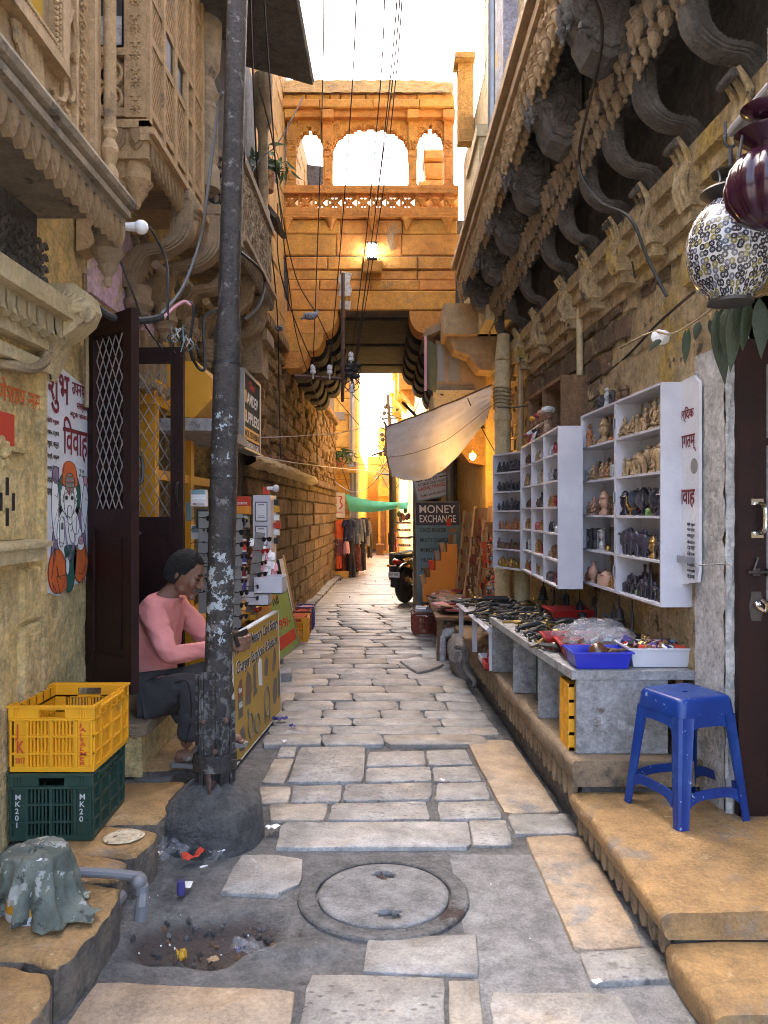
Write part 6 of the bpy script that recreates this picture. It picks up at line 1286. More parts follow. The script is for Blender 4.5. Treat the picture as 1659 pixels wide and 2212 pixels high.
b.hexa([V((.85,3.484,ZC-.034)),V((1.42,3.484,ZC-.034)),V((1.42,3.4945,ZC-.034)),V((.85,3.4945,ZC-.034)),V((.85,3.484,ZC+.003)),V((1.42,3.484,ZC+.003)),V((1.42,3.4945,ZC+.003)),V((.85,3.4945,ZC+.003))])
b.jit(.004,0,25);b.build('edge_strip','wood_grey' if 'wood_grey' in MATS else 'grey_paint',ct)
for i,p in enumerate(edge):
 b=MB();x0=p.x+.006;x1=wallp(p.y).x-(.0 if i else .12)
 b.box((x0,p.y,.353),(x1,p.y+.022,ZC-.03));b.build('partition','grey_paint',ct)
b=MB();b.box((1.33,3.5,.353),(1.36,3.53,ZC-.03));b.build('batten','wood_brown',ct)
def side_crate(x,y0,y1,m,lab,h=.30):
 c=thing('crate',lab,'crate',(x+.14,(y0+y1)/2,.353));b=MB();fr=Fr((x,0,.353),(0,-1,0),(0,0,1),(-1,0,0));a0,a1=-y1,-y0
 for z in(0,.07,.145,.22,h-.014):b.fbox(fr,a0,a1,z,z+.014,-.02,.004)
 n=6
 for k in range(n+1):a=a0+(a1-a0-.012)*k/n;b.fbox(fr,a,a+.012,0,h,-.02,.006)
 b.build('lattice',m,c,smooth=0)
 b=MB();b.box((x+.021,y0+.002,.354),(x+.03,y1-.002,.353+h-.003));b.box((x+.031,y0+.002,.354),(x+.27,y1-.002,.365));b.box((x+.031,y0+.002,.353+h-.02),(x+.27,y1-.002,.353+h-.004));b.build('body',m,c,smooth=0)
 return c
side_crate(.855,3.54,3.72,'yellow_plastic','yellow plastic crate standing on its side at the near end under the counter',.305)
side_crate(.895,4.18,4.50,'green_plastic','dark green crate tucked under the middle of the counter',.29)
side_crate(.93,4.75,4.95,'wood_brown','brown slatted crate under the far part of the counter',.28)
side_crate(.98,3.80,4.05,'green_plastic','dark green crate in deep shade right behind the yellow crate',.28)
tb=thing('table','rickety white-legged table of brass goods at the far end of the grey counter','table',(1.0,6.0,.35))
ZT=.655
b=MB();b.hexa([V((.735,5.31,ZT-.02)),V((1.30,5.31,ZT-.02)),V((1.24,6.80,ZT-.02)),V((.668,6.80,ZT-.02)),V((.735,5.31,ZT)),V((1.30,5.31,ZT)),V((1.24,6.80,ZT)),V((.668,6.80,ZT))]);b.build('top','grey_paint',tb)
b=MB();b.tube([V((.725,5.30,ZT-.02)),V((.658,6.81,ZT-.02))],.022,4);b.build('rail','white_paint',tb)
for x,y in((.745,5.33),(.712,6.05),(.68,6.78),(1.25,5.35),(1.2,6.76)):b=MB();b.box((x-.018,y-.018,.353),(x+.018,y+.018,ZT-.022));b.build('leg','white_paint',tb)
bxs=[box_mesh(.16,.24,.06,m)for m in('ink_white','purple_plastic','red_plastic','white_plastic','wood_brown')]
for k in range(14):
 o=inst(bxs[k%5],'box',(.83+rnd(0,.25),5.5+.10*k,.353+.062*(k%2)),None,(0,0,rnd(-.2,.2)),1);tag(o,'flat goods box stacked on the ledge beneath the white-legged table','box','boxes under the far table')
for i,(t,m)in enumerate(((5.42,'red_plastic'),(5.62,'white_plastic'))):
 c=V((.80,t,.353));b=MB();b.box(c+V((-.1,-.1,0)),c+V((.1,.1,.01)))
 for a in((-.1,-.1,-.09,.1),(.09,-.1,.1,.1),(-.089,-.1,.089,-.09),(-.089,.09,.089,.1)):b.box(c+V((a[0],a[1],0)),c+V((a[2],a[3],.05)))
 tag(b.build('tray',m),['small red tray on the ledge before the white table leg','small white tray on the ledge behind the red tray'][i],'tray')
def g_handle():
 b=MB();b.tube(bez([V((-.09,0,.012)),V((-.05,0,.030)),V((0,0,.040)),V((.05,0,.030)),V((.09,0,.012))],4),[.006,.007,.008,.009,.011,.012,.013,.014,.015,.014,.013,.012,.011,.009,.008,.007,.006],6)
 for s_ in(-1,1):b.lathe([(.016,0),(.016,.006),(.006,.012),(.006,.03),(0,.032)],(.085*s_,0,0),None,8)
 return b
def g_knife():
 b=MB();b.tube(bez([V((-.12,0,.02)),V((-.04,.008,.024)),V((.04,.0,.022)),V((.13,.012,.018))],4),[.003,.006,.009,.011,.012,.013,.013,.014,.014,.014,.013,.012,.013,.014,.012,.010,.006],6);b.ball((.03,0,.02),.02,(.4,1.4,.8),7,5);b.lathe([(.02,0),(.02,.01),(0,.012)],(-.06,0,0),None,7);return b
def g_hook():
 b=MB();b.lathe([(.03,0),(.03,.008),(.012,.014),(0,.016)],(0,0,0),None,8);b.tube(bez([V((0,0,.012)),V((.03,0,.05)),V((.07,0,.06)),V((.09,0,.035)),V((.075,0,.02))],4),.007,6);b.ball((0,.0,.03),.016,(1,1,1),7,5);return b
def g_bird():
 b=MB();b.ball((0,0,.03),.035,(1.4,.7,.75),9,6);b.tube(bez([V((.035,0,.04)),V((.06,0,.07)),V((.065,0,.10)),V((.085,0,.105))],4),[.014,.012,.010,.009,.008,.008,.008,.009,.011,.010,.006,.004,.002],6);b.tube([V((-.03,0,.03)),V((-.11,0,.025))],[.02,.008],6);b.lathe([(.02,0),(.02,.008),(0,.01)],(0,0,0),None,7);return b
def g_lock():
 b=MB();b.lathe([(.035,0),(.038,.01),(.030,.018),(.012,.02),(0,.024)],(0,0,0),None,10);b.tube([V((.03*cos(t*.5),.05+.03*sin(t*.5),.012))for t in range(13)],.006,5);return b
gp=[g().mesh('metal_piece',mm)for mm in('bronze','brass','black_iron')for g in(g_handle,g_knife,g_hook,g_bird,g_lock)]
wts=[6,6,4,1,3,1.2,1.2,.8,.3,.8,4,4,3,1,2]
nm5=['metal_pull','dagger','wall_hook','bird_ornament','door_knocker'];ct5=['door pull','dagger','hook','ornament','knocker']
lb5={'c':['old metal door pull among the crowded rows on the grey counter','old metal dagger among the crowded rows on the grey counter','old metal hook among the crowded rows on the grey counter','small metal bird among the crowded rows on the grey counter','old ring knocker among the crowded rows on the grey counter'],
       't':['old metal door pull heaped on the white-legged far table','old metal dagger heaped on the white-legged far table','old metal hook heaped on the white-legged far table','small metal bird heaped on the white-legged far table','old ring knocker heaped on the white-legged far table']}
def scatter(y0,y1,x0f,x1f,z,n,where):
 for k in range(n):
  y=y0+(y1-y0)*((k+rnd(0,1))/n);x=x0f(y)+(x1f(y)-x0f(y))*rnd(0.02,.98);i=random.choices(range(15),wts)[0];q=i%5
  o=inst(gp[i],nm5[q],(x,y,z+.001+rnd(0,.012)),None,(rnd(-.12,.12),rnd(-.12,.12),rnd(-.35,.35)+(pi if rnd(0,1)<.5 else 0)),rnd(.75,1.1));tag(o,lb5[where][q],ct5[q],ct5[q]+'s on the '+('grey counter' if where=='c' else 'white-legged table'))
ex_=lambda y:edge[0].x+(edge[3].x-edge[0].x)*(y-3.5)/1.78
scatter(4.28,5.25,lambda y:ex_(y)+.06,lambda y:RX(1.46,y),ZC,105,'c')
scatter(3.95,4.30,lambda y:ex_(y)+.03,lambda y:ex_(y)+.16,ZC,9,'c')
scatter(5.35,6.75,lambda y:.76-.045*(y-5.3),lambda y:1.24,ZT,120,'t')
def tray(lab,c,w,d,h,m,rz=0):
 t_=thing('tray',lab,'tray',c,rz);b=MB();e=.012;w2,d2=w/2,d/2;q=.86
 def ring(s,z):return[(-w2*s,-d2*s,z),(w2*s,-d2*s,z),(w2*s,d2*s,z),(-w2*s,d2*s,z)]
 A=ring(q,0)+ring(1,h)+ring(1.06,h)+ring(1.06,h-.008)+ring(.97,h-.001)+ring(q*.96,.006)
 fs=[(3,2,1,0)]
 for(u,v_)in((0,1),(1,2)):pass
 def band(i,j):return[(i*4+k,i*4+(k+1)%4,j*4+(k+1)%4,j*4+k)for k in range(4)]
 fs+=band(0,1)+[tuple(reversed(f))for f in band(2,3)]+band(4,2)[::1]+[tuple(reversed(f))for f in band(5,4)]+[(20,21,22,23)]
 fs=[f for f in fs]
 b.add(A,fs);b.build('shell',m,t_,local=True,smooth=0);return t_
tray('blue plastic tray holding a wooden ball at the front corner of the counter',(1.005,3.625,ZC+.003),.27,.20,.078,'blue_tray')
tray('white plastic tub of trinkets at the near end of the counter by the wall',(1.285,3.68,ZC+.003),.29,.24,.09,'white_plastic')
tray('red plastic tray of bagged goods behind the blue tray',(1.06,3.865,ZC+.003),.36,.22,.075,'red_plastic',-.08)
tray('red plastic tray nearer the street corner of the middle counter',(1.0,4.10,ZC+.003),.30,.19,.07,'red_plastic',-.05)
tray('small red tray standing against the wall at the back of the counter',(1.22,5.05,ZC+.02),.30,.24,.075,'red_plastic',.04)
tray('black tray of foil packs on the far table',(.93,6.55,ZT+.02),.26,.2,.05,'ink_black')
mat('plastic_bag',(.70,.70,.74),(.50,.52,.58),14,.05,alpha=.16,spec=.8,bump=.5,bsc=18,coat=.6)
def bag(c,r,sq,lab,m='plastic_bag',seed=0,grp=None):
 b=MB();b.ball((0,0,0),r,sq,16,12)
 for i,q in enumerate(b.v):
  f=abs(noise.noise(q*(22)+V((seed,0,0))))*.9+abs(noise.noise(q*55+V((seed,1,0))))*.4;b.v[i]=q*(1.12-.42*f)
 zm=min(q.z for q in b.v);b.v=[q-V((0,0,zm))for q in b.v]
 o=bpy.data.objects.new('plastic_bag',b.mesh('bag',m,25));C.objects.link(o);o.location=c;return tag(o,lab,'bag',grp)
for k,(x,y,z,r)in enumerate(((.98,3.86,.76,.085),(1.08,3.84,.77,.10),(1.17,3.88,.77,.09),(1.04,3.94,.80,.10),(1.15,3.95,.81,.085),(.97,4.10,.77,.08),(1.06,4.08,.78,.085),(1.22,4.0,.75,.09))):
 bag((x,y,z-.02),r*.8,(1.25,.9,.8),'clear crumpled plastic bag of small goods heaped over the red trays',seed=k*3.1,grp='clear bags over the red trays')
mini=[box_mesh(.035,.05,.022,m)for m in('ink_red','ink_black','purple_plastic','brass','ink_white','ink_teal','wood_brown')]
bb=MB();bb.ball((0,0,0),.012,(1,1,1),7,5);bead=[bb.mesh('bead',m)for m in('brass','ink_pink','bronze','red_plastic','ink_black')]
for k in range(46):
 o=inst(random.choice(mini),'trinket',(rnd(.92,1.20),rnd(3.80,4.14),ZC+.02+rnd(0,.05)),None,(rnd(-.5,.5),rnd(-.5,.5),rnd(0,3)),rnd(.8,1.2));tag(o,'tiny coloured trinket inside the clear bags over the red trays','trinket','trinkets in the bags')
for k in range(70):
 o=inst(random.choice(mini+bead),'trinket',(rnd(1.17,1.40),rnd(3.59,3.78),ZC+.062+rnd(0,.035)),None,(rnd(-.5,.5),rnd(-.5,.5),rnd(0,3)),rnd(.6,1.1));tag(o,'tiny coloured trinket heaped in the white plastic tub','trinket','trinkets in the white tub')
for k in range(30):
 o=inst(random.choice(mini+bead),'trinket',(rnd(1.16,1.42),rnd(3.84,4.25),ZC+.008+rnd(0,.03)),None,(rnd(-.3,.3),rnd(-.3,.3),rnd(0,3)),rnd(.8,1.6));tag(o,'small trinket lying on the counter between the tub and the wall','trinket','trinkets by the wall')
c=V((1.0,3.60,ZC+.065));b=MB();b.lathe([(0,-.045),(.025,-.042),(.040,-.022),(.046,0),(.040,.025),(.022,.042),(.012,.046),(.010,.041),(0,.04)],c,n=20);mat('wood_polish',(.12,.05,.022),(.09,.035,.016),10,.25,coat=.4);tag(b.build('wooden_ball','wood_polish'),'polished brown wooden ball sitting in the blue tray','ball')
for k in range(12):
 b=MB();L=rnd(.05,.12);b.tube([V((0,0,0)),V((L*.5,.01,.012)),V((L,0,.004))],[.004,.010,.003],6);o=bpy.data.objects.new('wooden_tool',b.mesh('tool','wood_brown'));C.objects.link(o);o.location=(rnd(.92,1.05),rnd(3.57,3.68),ZC+.03+rnd(0,.03));o.rotation_euler=(0,rnd(-.3,.3),rnd(-.6,.6));tag(o,'carved wooden stick lying around the ball in the blue tray','stick','sticks in the blue tray')
def cabinet(name,lab,o,u,W,z0,z1,cols,rows,dep,hinge=False):
 fr=Fr(o,u,(0,0,1));t_=thing(name,lab,'cabinet',fr.p(W/2,z0,-dep/2));th=.012
 b=MB();b.fbox(fr,0,W,z0,z1,-dep,-dep+.008);b.build('back','white_paint',t_)
 for a0,a1 in((0,th),(W-th,W)):b=MB();b.fbox(fr,a0,a1,z0,z1,-dep+.0085,.0);b.build('side','white_paint',t_)
 for z_ in(z0,z1-th):b=MB();b.fbox(fr,th+.0005,W-th-.0005,z_,z_+th,-dep+.0085,-.0);b.build('top' if z_>z0 else 'bottom','white_paint',t_)
 for k in range(1,cols):b=MB();a=W*k/cols;b.fbox(fr,a-(.014 if hinge else .006),a+(.014 if hinge else .006),z0+th+.0005,z1-th-.0005,-dep+.0085,-.001);b.build('divider','white_paint',t_)
 cells=[]
 for r in range(rows):
  zb=z0+(z1-z0)*(rows-1-r)/rows
  for k in range(cols):
   a0,a1=W*k/cols,W*(k+1)/cols
   if r<rows-1:b=MB();b.fbox(fr,a0+.0155,a1-.0155,zb-.006,zb+.006,-dep+.0085,-.002);b.build('shelf','white_paint',t_)
   cells.append((r,k,a0+.03,a1-.03,zb+(.0065 if r<rows-1 else th+.0005),(z1-z0)/rows))
 if hinge:
  for z_ in(z0+.12,(z0+z1)/2,z1-.12):b=MB();b.tube([fr.p(W/cols,z_-.03,.004),fr.p(W/cols,z_+.03,.004)],.005,6);b.fbox(fr,W/cols-.012,W/cols+.012,z_-.025,z_+.025,-.001,.001);b.build('hinge','galv',t_)
 return fr,cells,t_
def f_seated(rg):
 b=MB();b.lathe([(.30,0),(.30,.06),(.26,.08),(.26,.10)],n=10);b.ball((0,0,.28),.22,(1.25,.8,.6),9,6);b.ball((0,.02,.48),.19,(.9,.75,1.15),9,7);b.ball((.02,0,.76),.13,(.9,.9,1.05),9,7);b.lathe([(.12,.84),(.13,.88),(.07,.95),(.02,1.0)],n=8)
 for s_ in(-1,1):b.tube([V((.16*s_,0,.6)),V((.27*s_,-.05,.45)),V((.18*s_,-.2,.36))],[.06,.05,.04],6);b.ball((.22*s_,-.12,.2),.12,(1.3,.9,.6),7,5)
 b.tube([V((0,-.1,.72)),V((.02,-.2,.58)),V((-.04,-.22,.46))],[.06,.05,.035],6);return b
def f_elephant(rg):
 b=MB();b.ball((0,0,.55),.32,(1.25,.8,.9),10,7);b.ball((-.36,0,.68),.2,(1,.9,1),9,6)
 for x in(-.22,.22):
  for y in(-.13,.13):b.tube([V((x,y,.5)),V((x,y,0))],[.11,.09],7)
 b.tube(bez([V((-.5,0,.66)),V((-.6,0,.45)),V((-.6,0,.2)),V((-.68,0,.15))],3),[.09,.085,.08,.07,.065,.06,.05,.045,.04,.03],6)
 for s_ in(-1,1):b.ball((-.3,.2*s_,.66),.16,(.7,.2,1),7,5)
 b.ball((.02,0,.86),.2,(.9,.7,.5),8,5);return b
def f_camel(rg):
 b=MB();b.ball((0,0,.52),.22,(1.5,.7,.75),9,6);b.ball((.02,0,.72),.15,(1,.7,.9),8,6)
 for x in(-.22,.22):
  for y in(-.09,.09):b.tube([V((x,y,.5)),V((x,y,.25)),V((x,y,0))],[.08,.045,.05],6)
 b.tube(bez([V((-.28,0,.52)),V((-.45,0,.5)),V((-.48,0,.75)),V((-.46,0,.9))],3),[.1,.095,.09,.08,.075,.07,.065,.065,.065,.065],6);b.ball((-.55,0,.92),.09,(1.6,.8,.8),7,5);return b
def f_stand(rg):
 b=MB();b.lathe([(.17,0),(.17,.04),(.2,.06),(.13,.3),(.10,.5),(.15,.62),(.14,.70),(.05,.76),(.05,.80),(.09,.84),(.10,.90),(.07,.97),(0,1.0)],n=10)
 for s_ in(-1,1):b.tube([V((.13*s_,0,.68)),V((.22*s_,-.03,.52)),V((.10*s_,-.12,.45))],[.045,.04,.03],6)
 return b
def f_bust(rg):
 b=MB();b.lathe([(.25,0),(.27,.08),(.15,.2),(.13,.28)],n=10);b.ball((0,0,.52),.27,(.85,.9,1.1),10,8);b.ball((0,-.24,.5),.05,(.8,1,1.6),6,5);b.lathe([(.25,.68),(.27,.74),(.18,.82),(.16,.90),(.06,1.0)],n=10);return b
def f_vase(rg):
 b=MB();b.lathe([(.18,0),(.2,.03),(.13,.1),(.28,.35),(.3,.5),(.2,.68),(.1,.78),(.12,.9),(.16,.96),(.1,1.0)],n=12);return b
def f_bottle(rg):
 b=MB();b.lathe([(.16,0),(.17,.03),(.17,.55),(.13,.68),(.06,.75),(.06,.88),(.085,.90),(.085,.97),(0,1.0)],n=12);return b
def f_peacock(rg):
 b=MB();b.lathe([(.2,0),(.2,.04),(.06,.08),(.06,.2)],n=8);b.ball((0,0,.36),.2,(1.3,.75,.85),9,6);b.tube(bez([V((-.2,0,.42)),V((-.34,0,.55)),V((-.3,0,.75)),V((-.34,0,.9))],3),[.09,.08,.075,.07,.06,.055,.05,.05,.05,.05],6);b.ball((-.36,0,.93),.06,(1.3,.9,.9),6,5);b.tube([V((-.42,0,.93)),V((-.52,0,.91))],[.025,.005],5)
 b.lathe([(0,-.03),(.34,-.02),(.34,.02),(0,.03)],(.2,0,.6),Fr((0,0,0),(.25,0,1),(0,1,0)),12);return b
def f_glass(rg):
 b=MB();b.lathe([(.25,0),(.25,.05)],n=8);b.lathe([(.25,.95),(.25,1.0)],n=8);b.lathe([(.14,.06),(.17,.2),(.15,.35),(.03,.5),(.15,.65),(.17,.8),(.14,.94)],n=10)
 for k in range(3):b.tube([V((.21*cos(k*2.1),.21*sin(k*2.1),.05)),V((.21*cos(k*2.1),.21*sin(k*2.1),.95))],.025,5)
 return b
def f_box(rg):b=MB();b.cham(Fr((0,0,0),(1,0,0),(0,1,0)),-.4,.4,-.25,.25,0,.45,.04);b.lathe([(.3,.45),(.2,.55),(0,.62)],n=10);return b
mat('fig_ivory',(.44,.31,.165),(.28,.18,.09),18,.5,var=.2,bump=.3,bsc=9,spot=((.16,.09,.04),14,.58,.05));mat('fig_clay',(.42,.17,.06),(.30,.12,.05),14,.5,var=.25,bump=.3,bsc=9,spot=((.55,.40,.22),9,.62,.04))
mat('fig_dark',(.03,.03,.04),(.055,.05,.05),18,.35,var=.3,bump=.3,bsc=10,spot=((.25,.18,.08),16,.66,.03));mat('fig_navy',(.012,.014,.04),(.03,.02,.025),16,.3,var=.4,spot=((.42,.40,.36),60,.60,.02));mat('fig_brown',(.16,.085,.04),(.09,.05,.03),14,.45,var=.25,bump=.3,bsc=9,spot=((.40,.28,.14),12,.62,.04))
mat('fig_gold',(.50,.31,.08),(.25,.14,.05),14,.35,metal=.6,var=.2);mat('fig_red',(.40,.04,.05),(.10,.02,.03),14,.35,var=.2,spot=((.5,.4,.3),14,.62,.03));mat('fig_white',(.60,.60,.60),(.15,.15,.16),16,.4,var=.1);mat('fig_green',(.20,.36,.06),(.05,.10,.05),12,.4);mat('fig_pink',(.45,.22,.15),(.40,.28,.20),10,.5,var=.15)
FG={}
def fig(kind,m):
 if(kind,m)not in FG:FG[(kind,m)]=globals()['f_'+kind](random).mesh(kind,m,60)
 return FG[(kind,m)]
NM=dict(seated='seated_figurine',elephant='elephant_figurine',camel='camel_figurine',stand='standing_figurine',bust='bust',vase='vase',bottle='bottle',peacock='peacock_figurine',glass='hourglass',box='trinket_box')
CT=dict(seated='figurine',elephant='figurine',camel='figurine',stand='figurine',bust='bust',vase='vase',bottle='bottle',peacock='figurine',glass='hourglass',box='box')
WD=dict(fig_ivory='ivory-coloured',fig_clay='terracotta',fig_dark='dark metal',fig_navy='dark blue',fig_brown='brown',fig_gold='golden',fig_red='red',fig_white='black-and-white',fig_green='green',fig_pink='pink')
def stock(fr,cell,items,hmax,where):
 r,k,a0,a1,z,H_=cell;items=items[::2]+items+items[1::2]+items[::3];n=len(items)
 for i,(kind,m,s_)in enumerate(items):
  a=a0+(a1-a0)*(i+.5)/n+rnd(-.008,.008);c=-.040-.055*(i%2)
  h=H_*min(.82,hmax*.86*s_*rnd(.85,1.08));rot=math.atan2(fr.u.y,fr.u.x)+rnd(-.4,.4)+(pi if rnd(0,1)<.4 and kind in('elephant','camel','peacock')else 0)
  hl=h*(.80 if kind in('elephant','camel','peacock')else .32);a=min(max(a,a0+hl-.025),a1-hl+.025)if a1-a0>2*hl-.05 else(a0+a1)/2
  wmax=min(1.25,(a1-a0)/n*4.2/h)if n else 1
  o=inst(fig(kind,m),NM[kind],fr.p(a,z,c),None,(0,0,rot),(h*min(1,wmax),h*min(.8,wmax*.8),h));tag(o,'%s %s %s'%(WD[m],NM[kind].replace('_',' '),where),CT[kind],'all the %s %s figures %s'%(WD[m],NM[kind].replace('_',' '),where))
o1=R(1.405,4.82,0);u1=(R(1.405,3.55,0)-o1)
frA,cellsA,cab1=cabinet('cabinet','large white two-door cabinet of carved figures nearest the painted white wall panel',o1,u1,u1.length,1.01,2.05,2,5,.15,True)
sA={(0,0):[('stand','fig_clay',.95),('box','fig_clay',.4),('seated','fig_ivory',.5),('bust','fig_ivory',1.0),('seated','fig_ivory',.6)],(0,1):[('seated','fig_ivory',.85),('seated','fig_brown',.9),('stand','fig_ivory',.75),('seated','fig_ivory',.9),('elephant','fig_ivory',.6),('seated','fig_ivory',.95),('stand','fig_ivory',.9),('bust','fig_brown',.8)],
      (1,0):[('elephant','fig_white',.7),('stand','fig_brown',.9),('stand','fig_brown',.95),('seated','fig_ivory',.75),('seated','fig_ivory',.8),('seated','fig_clay',.7)],(1,1):[('stand','fig_ivory',.7),('elephant','fig_ivory',.85),('bust','fig_ivory',.9),('seated','fig_ivory',.95),('elephant','fig_ivory',.8),('seated','fig_ivory',.85),('elephant','fig_ivory',.95)],
      (2,0):[('seated','fig_ivory',.55),('seated','fig_brown',.65),('bust','fig_ivory',.9),('bust','fig_pink',1.1),('seated','fig_pink',.8)],(2,1):[('bust','fig_navy',1.0),('peacock','fig_navy',1.0),('box','fig_red',.5),('peacock','fig_dark',1.05),('peacock','fig_gold',.8),('box','fig_green',.5)],
      (3,0):[('glass','fig_dark',.95),('box','fig_gold',.4),('glass','fig_white',.9),('glass','fig_dark',1.0)],(3,1):[('camel','fig_dark',.9),('elephant','fig_red',.85),('seated','fig_white',.5),('bust','fig_gold',.8),('elephant','fig_navy',1.0),('bottle','fig_gold',.6),('peacock','fig_navy',.9)],
      (4,0):[('seated','fig_clay',.6),('seated','fig_brown',.6),('elephant','fig_gold',.5),('seated','fig_gold',.5),('vase','fig_pink',.9),('box','fig_pink',1.1)],(4,1):[('elephant','fig_dark',.4),('bottle','fig_navy',1.15),('box','fig_green',.35),('camel','fig_navy',.95),('camel','fig_navy',.85),('camel','fig_navy',.75),('elephant','fig_navy',.7),('bird' if False else 'peacock','fig_gold',.4)]}
rw=['on the top shelf','on the second shelf','on the middle shelf','on the fourth shelf','on the bottom shelf']
for cell in cellsA:stock(frA,cell,sA[(cell[0],cell[1])],.80,rw[cell[0]]+', '+('far' if cell[1]==0 else 'near')+' half of the large white cabinet')
for k in range(6):
 kd=('seated','elephant','stand','elephant','seated','bust')[k];o=inst(fig(kd,('fig_brown','fig_dark','fig_white','fig_dark','fig_brown','fig_brown')[k]),NM[kd],frA.p(.10+.10*k,2.05,-.07),None,(0,0,rnd(0,6)),rnd(.09,.15));tag(o,'dusty old carving set on top of the large white cabinet','figurine','carvings on top of the large cabinet')
b=MB();b.fbox(frA,1.27-.0,1.45,1.22,1.25,-.08,-.075);b.tube(bez([frA.p(1.44,1.235,-.08),frA.p(1.55,1.225,-.05),frA.p(1.65,1.235,-.08),frA.p(1.75,1.24,-.10)],5),.003,4);b.build('latch','galv',cab1)
A_,B_,C_=V((.935,6.62,0)),V((1.10,6.18,0)),V((1.05,4.66,0))
frB,cellsB,cab2=cabinet('cabinet','narrow white cabinet leaf of dark metal figures opened out farthest along the wall',A_,B_-A_,(B_-A_).length,.975,1.94,1,6,.15)
frC,cellsC,cab3=cabinet('cabinet','white three-column cabinet leaf swung out between the two other cabinets',B_+V((.0,-.014,0)),C_-B_,(C_-B_).length,.985,1.97,3,6,.15)
rb6=['on the top shelf','on the second shelf','on the third shelf','on the fourth shelf','on the fifth shelf','on the bottom shelf']
mB=['fig_dark','fig_dark','fig_dark','fig_clay','fig_brown','fig_gold'];kB=['seated','bust','seated','seated','box','elephant']
for cell in cellsB:stock(frB,cell,[(kB[cell[0]]if i%3 else random.choice(['stand','seated','vase']),mB[cell[0]],rnd(.65,1))for i in range(5)],.72,rb6[cell[0]]+' of the narrow farthest cabinet')
rg=random.Random(5);pool=['seated','stand','elephant','vase','camel','bust','box'];mp2=['fig_brown','fig_dark','fig_white','fig_ivory','fig_navy','fig_gold','fig_red','fig_dark']
for cell in cellsC:
 m1=rg.choice(mp2);kk=rg.sample(pool,3);stock(frC,cell,[(kk[i%3],m1 if i else rg.choice(mp2),rg.uniform(.6,1))for i in range(4)],.72,rb6[cell[0]]+', '+('far','middle','near')[cell[1]]+' column of the three-column cabinet')
wf=thing('wall_box','empty brown wooden two-bay box fixed to the wall above the three-column cabinet','box',tuple(R(1.4,5.6,2.0)))
fr=RF(1.46);b=MB()
for a in(-6.1,-5.62,-5.12):b.fbox(fr,a-.014,a+.014,1.985,2.36,-.10,.10)
b.fbox(fr,-6.085,-5.135,2.335,2.36,-.10,.10);b.fbox(fr,-6.085,-5.135,1.985,2.0,-.10,.10);b.fbox(fr,-6.1,-5.12,1.99,2.35,-.10,-.095);b.build('frame','wood_brown',wf)
for k in range(4):
 p_=thing('puppet','turbaned rag puppet sitting above the three-column cabinet','puppet',frC.p(.35+.17*k,1.97,-.06),rnd(-.4,.4),'puppets above the cabinet')
 b=MB();b.lathe([(.07,0),(.06,.03),(.035,.10),(.02,.12)],n=10);b.tube([V((-.03,0,.09)),V((-.09,-.02,.05))],.014,6);b.tube([V((.03,0,.09)),V((.09,-.02,.05))],.014,6);b.build('dress',('fig_red','fig_white','fig_navy','fig_brown')[k],p_,local=True)
 b=MB();b.ball((0,0,.15),.035,(1,.9,1.1),9,7);b.build('head','skin_tone',p_,local=True);b=MB();b.lathe([(.036,.165),(.05,.18),(.045,.20),(.01,.21)],n=10);b.build('turban',('yellow_paint','fig_red','fig_pink','fig_white')[k],p_,local=True)
for k in range(8):
 t=6.05-.33*k if k<6 else 4.3-.2*(k-6);z=.93 if k<6 else .98;kind=k%3;c=R(1.47,t,z);b=MB();b.tube([c+V((0,0,.0)),c+V((0,0,-.06))],.004,4)
 if kind==0:b.lathe([(.008,-.06),(.02,-.08),(.035,-.15),(.042,-.17),(.01,-.175),(.01,-.20)],c,n=10)
 elif kind==1:b.tube(bez([c+V((0,0,-.06)),c+V((0,0,-.16)),c+V((-.05,0,-.18)),c+V((-.08,0,-.13))],4),.008,6);b.lathe([(.01,-.13),(.03,-.12),(.03,-.10)],c+V((-.08,0,0)),n=8)
 else:b.ball(c+V((0,0,-.11)),.045,(.5,1,1.4),9,7);b.tube([c+V((-.02,0,-.08)),c+V((-.06,0,-.06))],[.015,.004],5)
 tag(b.build('iron_lamp','black_iron'),'black iron lamp hanging on the stained wall below the cabinets','lamp','iron lamps below the cabinets')
mat('stool_blue',(.005,.028,.17),(.008,.04,.21),6,.33,spot=((.30,.36,.50),34,.645,.012),spot2=((.02,.07,.26),5,.5,.2),bump=.06,bsc=60,spec=.45)
so=V((1.262,3.225,.202));sr=.33
stl=thing('stool','scuffed blue plastic stool standing on the golden stone step','stool',so,sr)
ht=.50;tw,bw=.128,.178
b=MB()
def sq(h,r=.035,n=5):
 out=[]
 for cx,cy,a0 in((h-r,h-r,0),(-h+r,h-r,pi/2),(-h+r,-h+r,pi),(h-r,-h+r,1.5*pi)):
  for k in range(n+1):a=a0+pi/2*k/n;out.append((cx+r*cos(a),cy+r*sin(a)))
 return out
lay=[(tw+.012,ht-.075,.03),(tw+.006,ht-.02,.035),(tw,ht-.006,.035),(tw-.01,ht,.035),(tw-.03,ht-.001,.03),(.012,ht-.004,.0118),(.011,ht-.03,.0108)]
n_=len(sq(.1));k0=0
for h,z,r in lay:b.v+=[V((x,y,z))for x,y in sq(h,r)]
for i in range(len(lay)-1):
 for j in range(n_):b.f.append((i*n_+j,i*n_+(j+1)%n_,(i+1)*n_+(j+1)%n_,(i+1)*n_+j));b.m.append(0)
b.build('seat','stool_blue',stl,local=True,smooth=50)
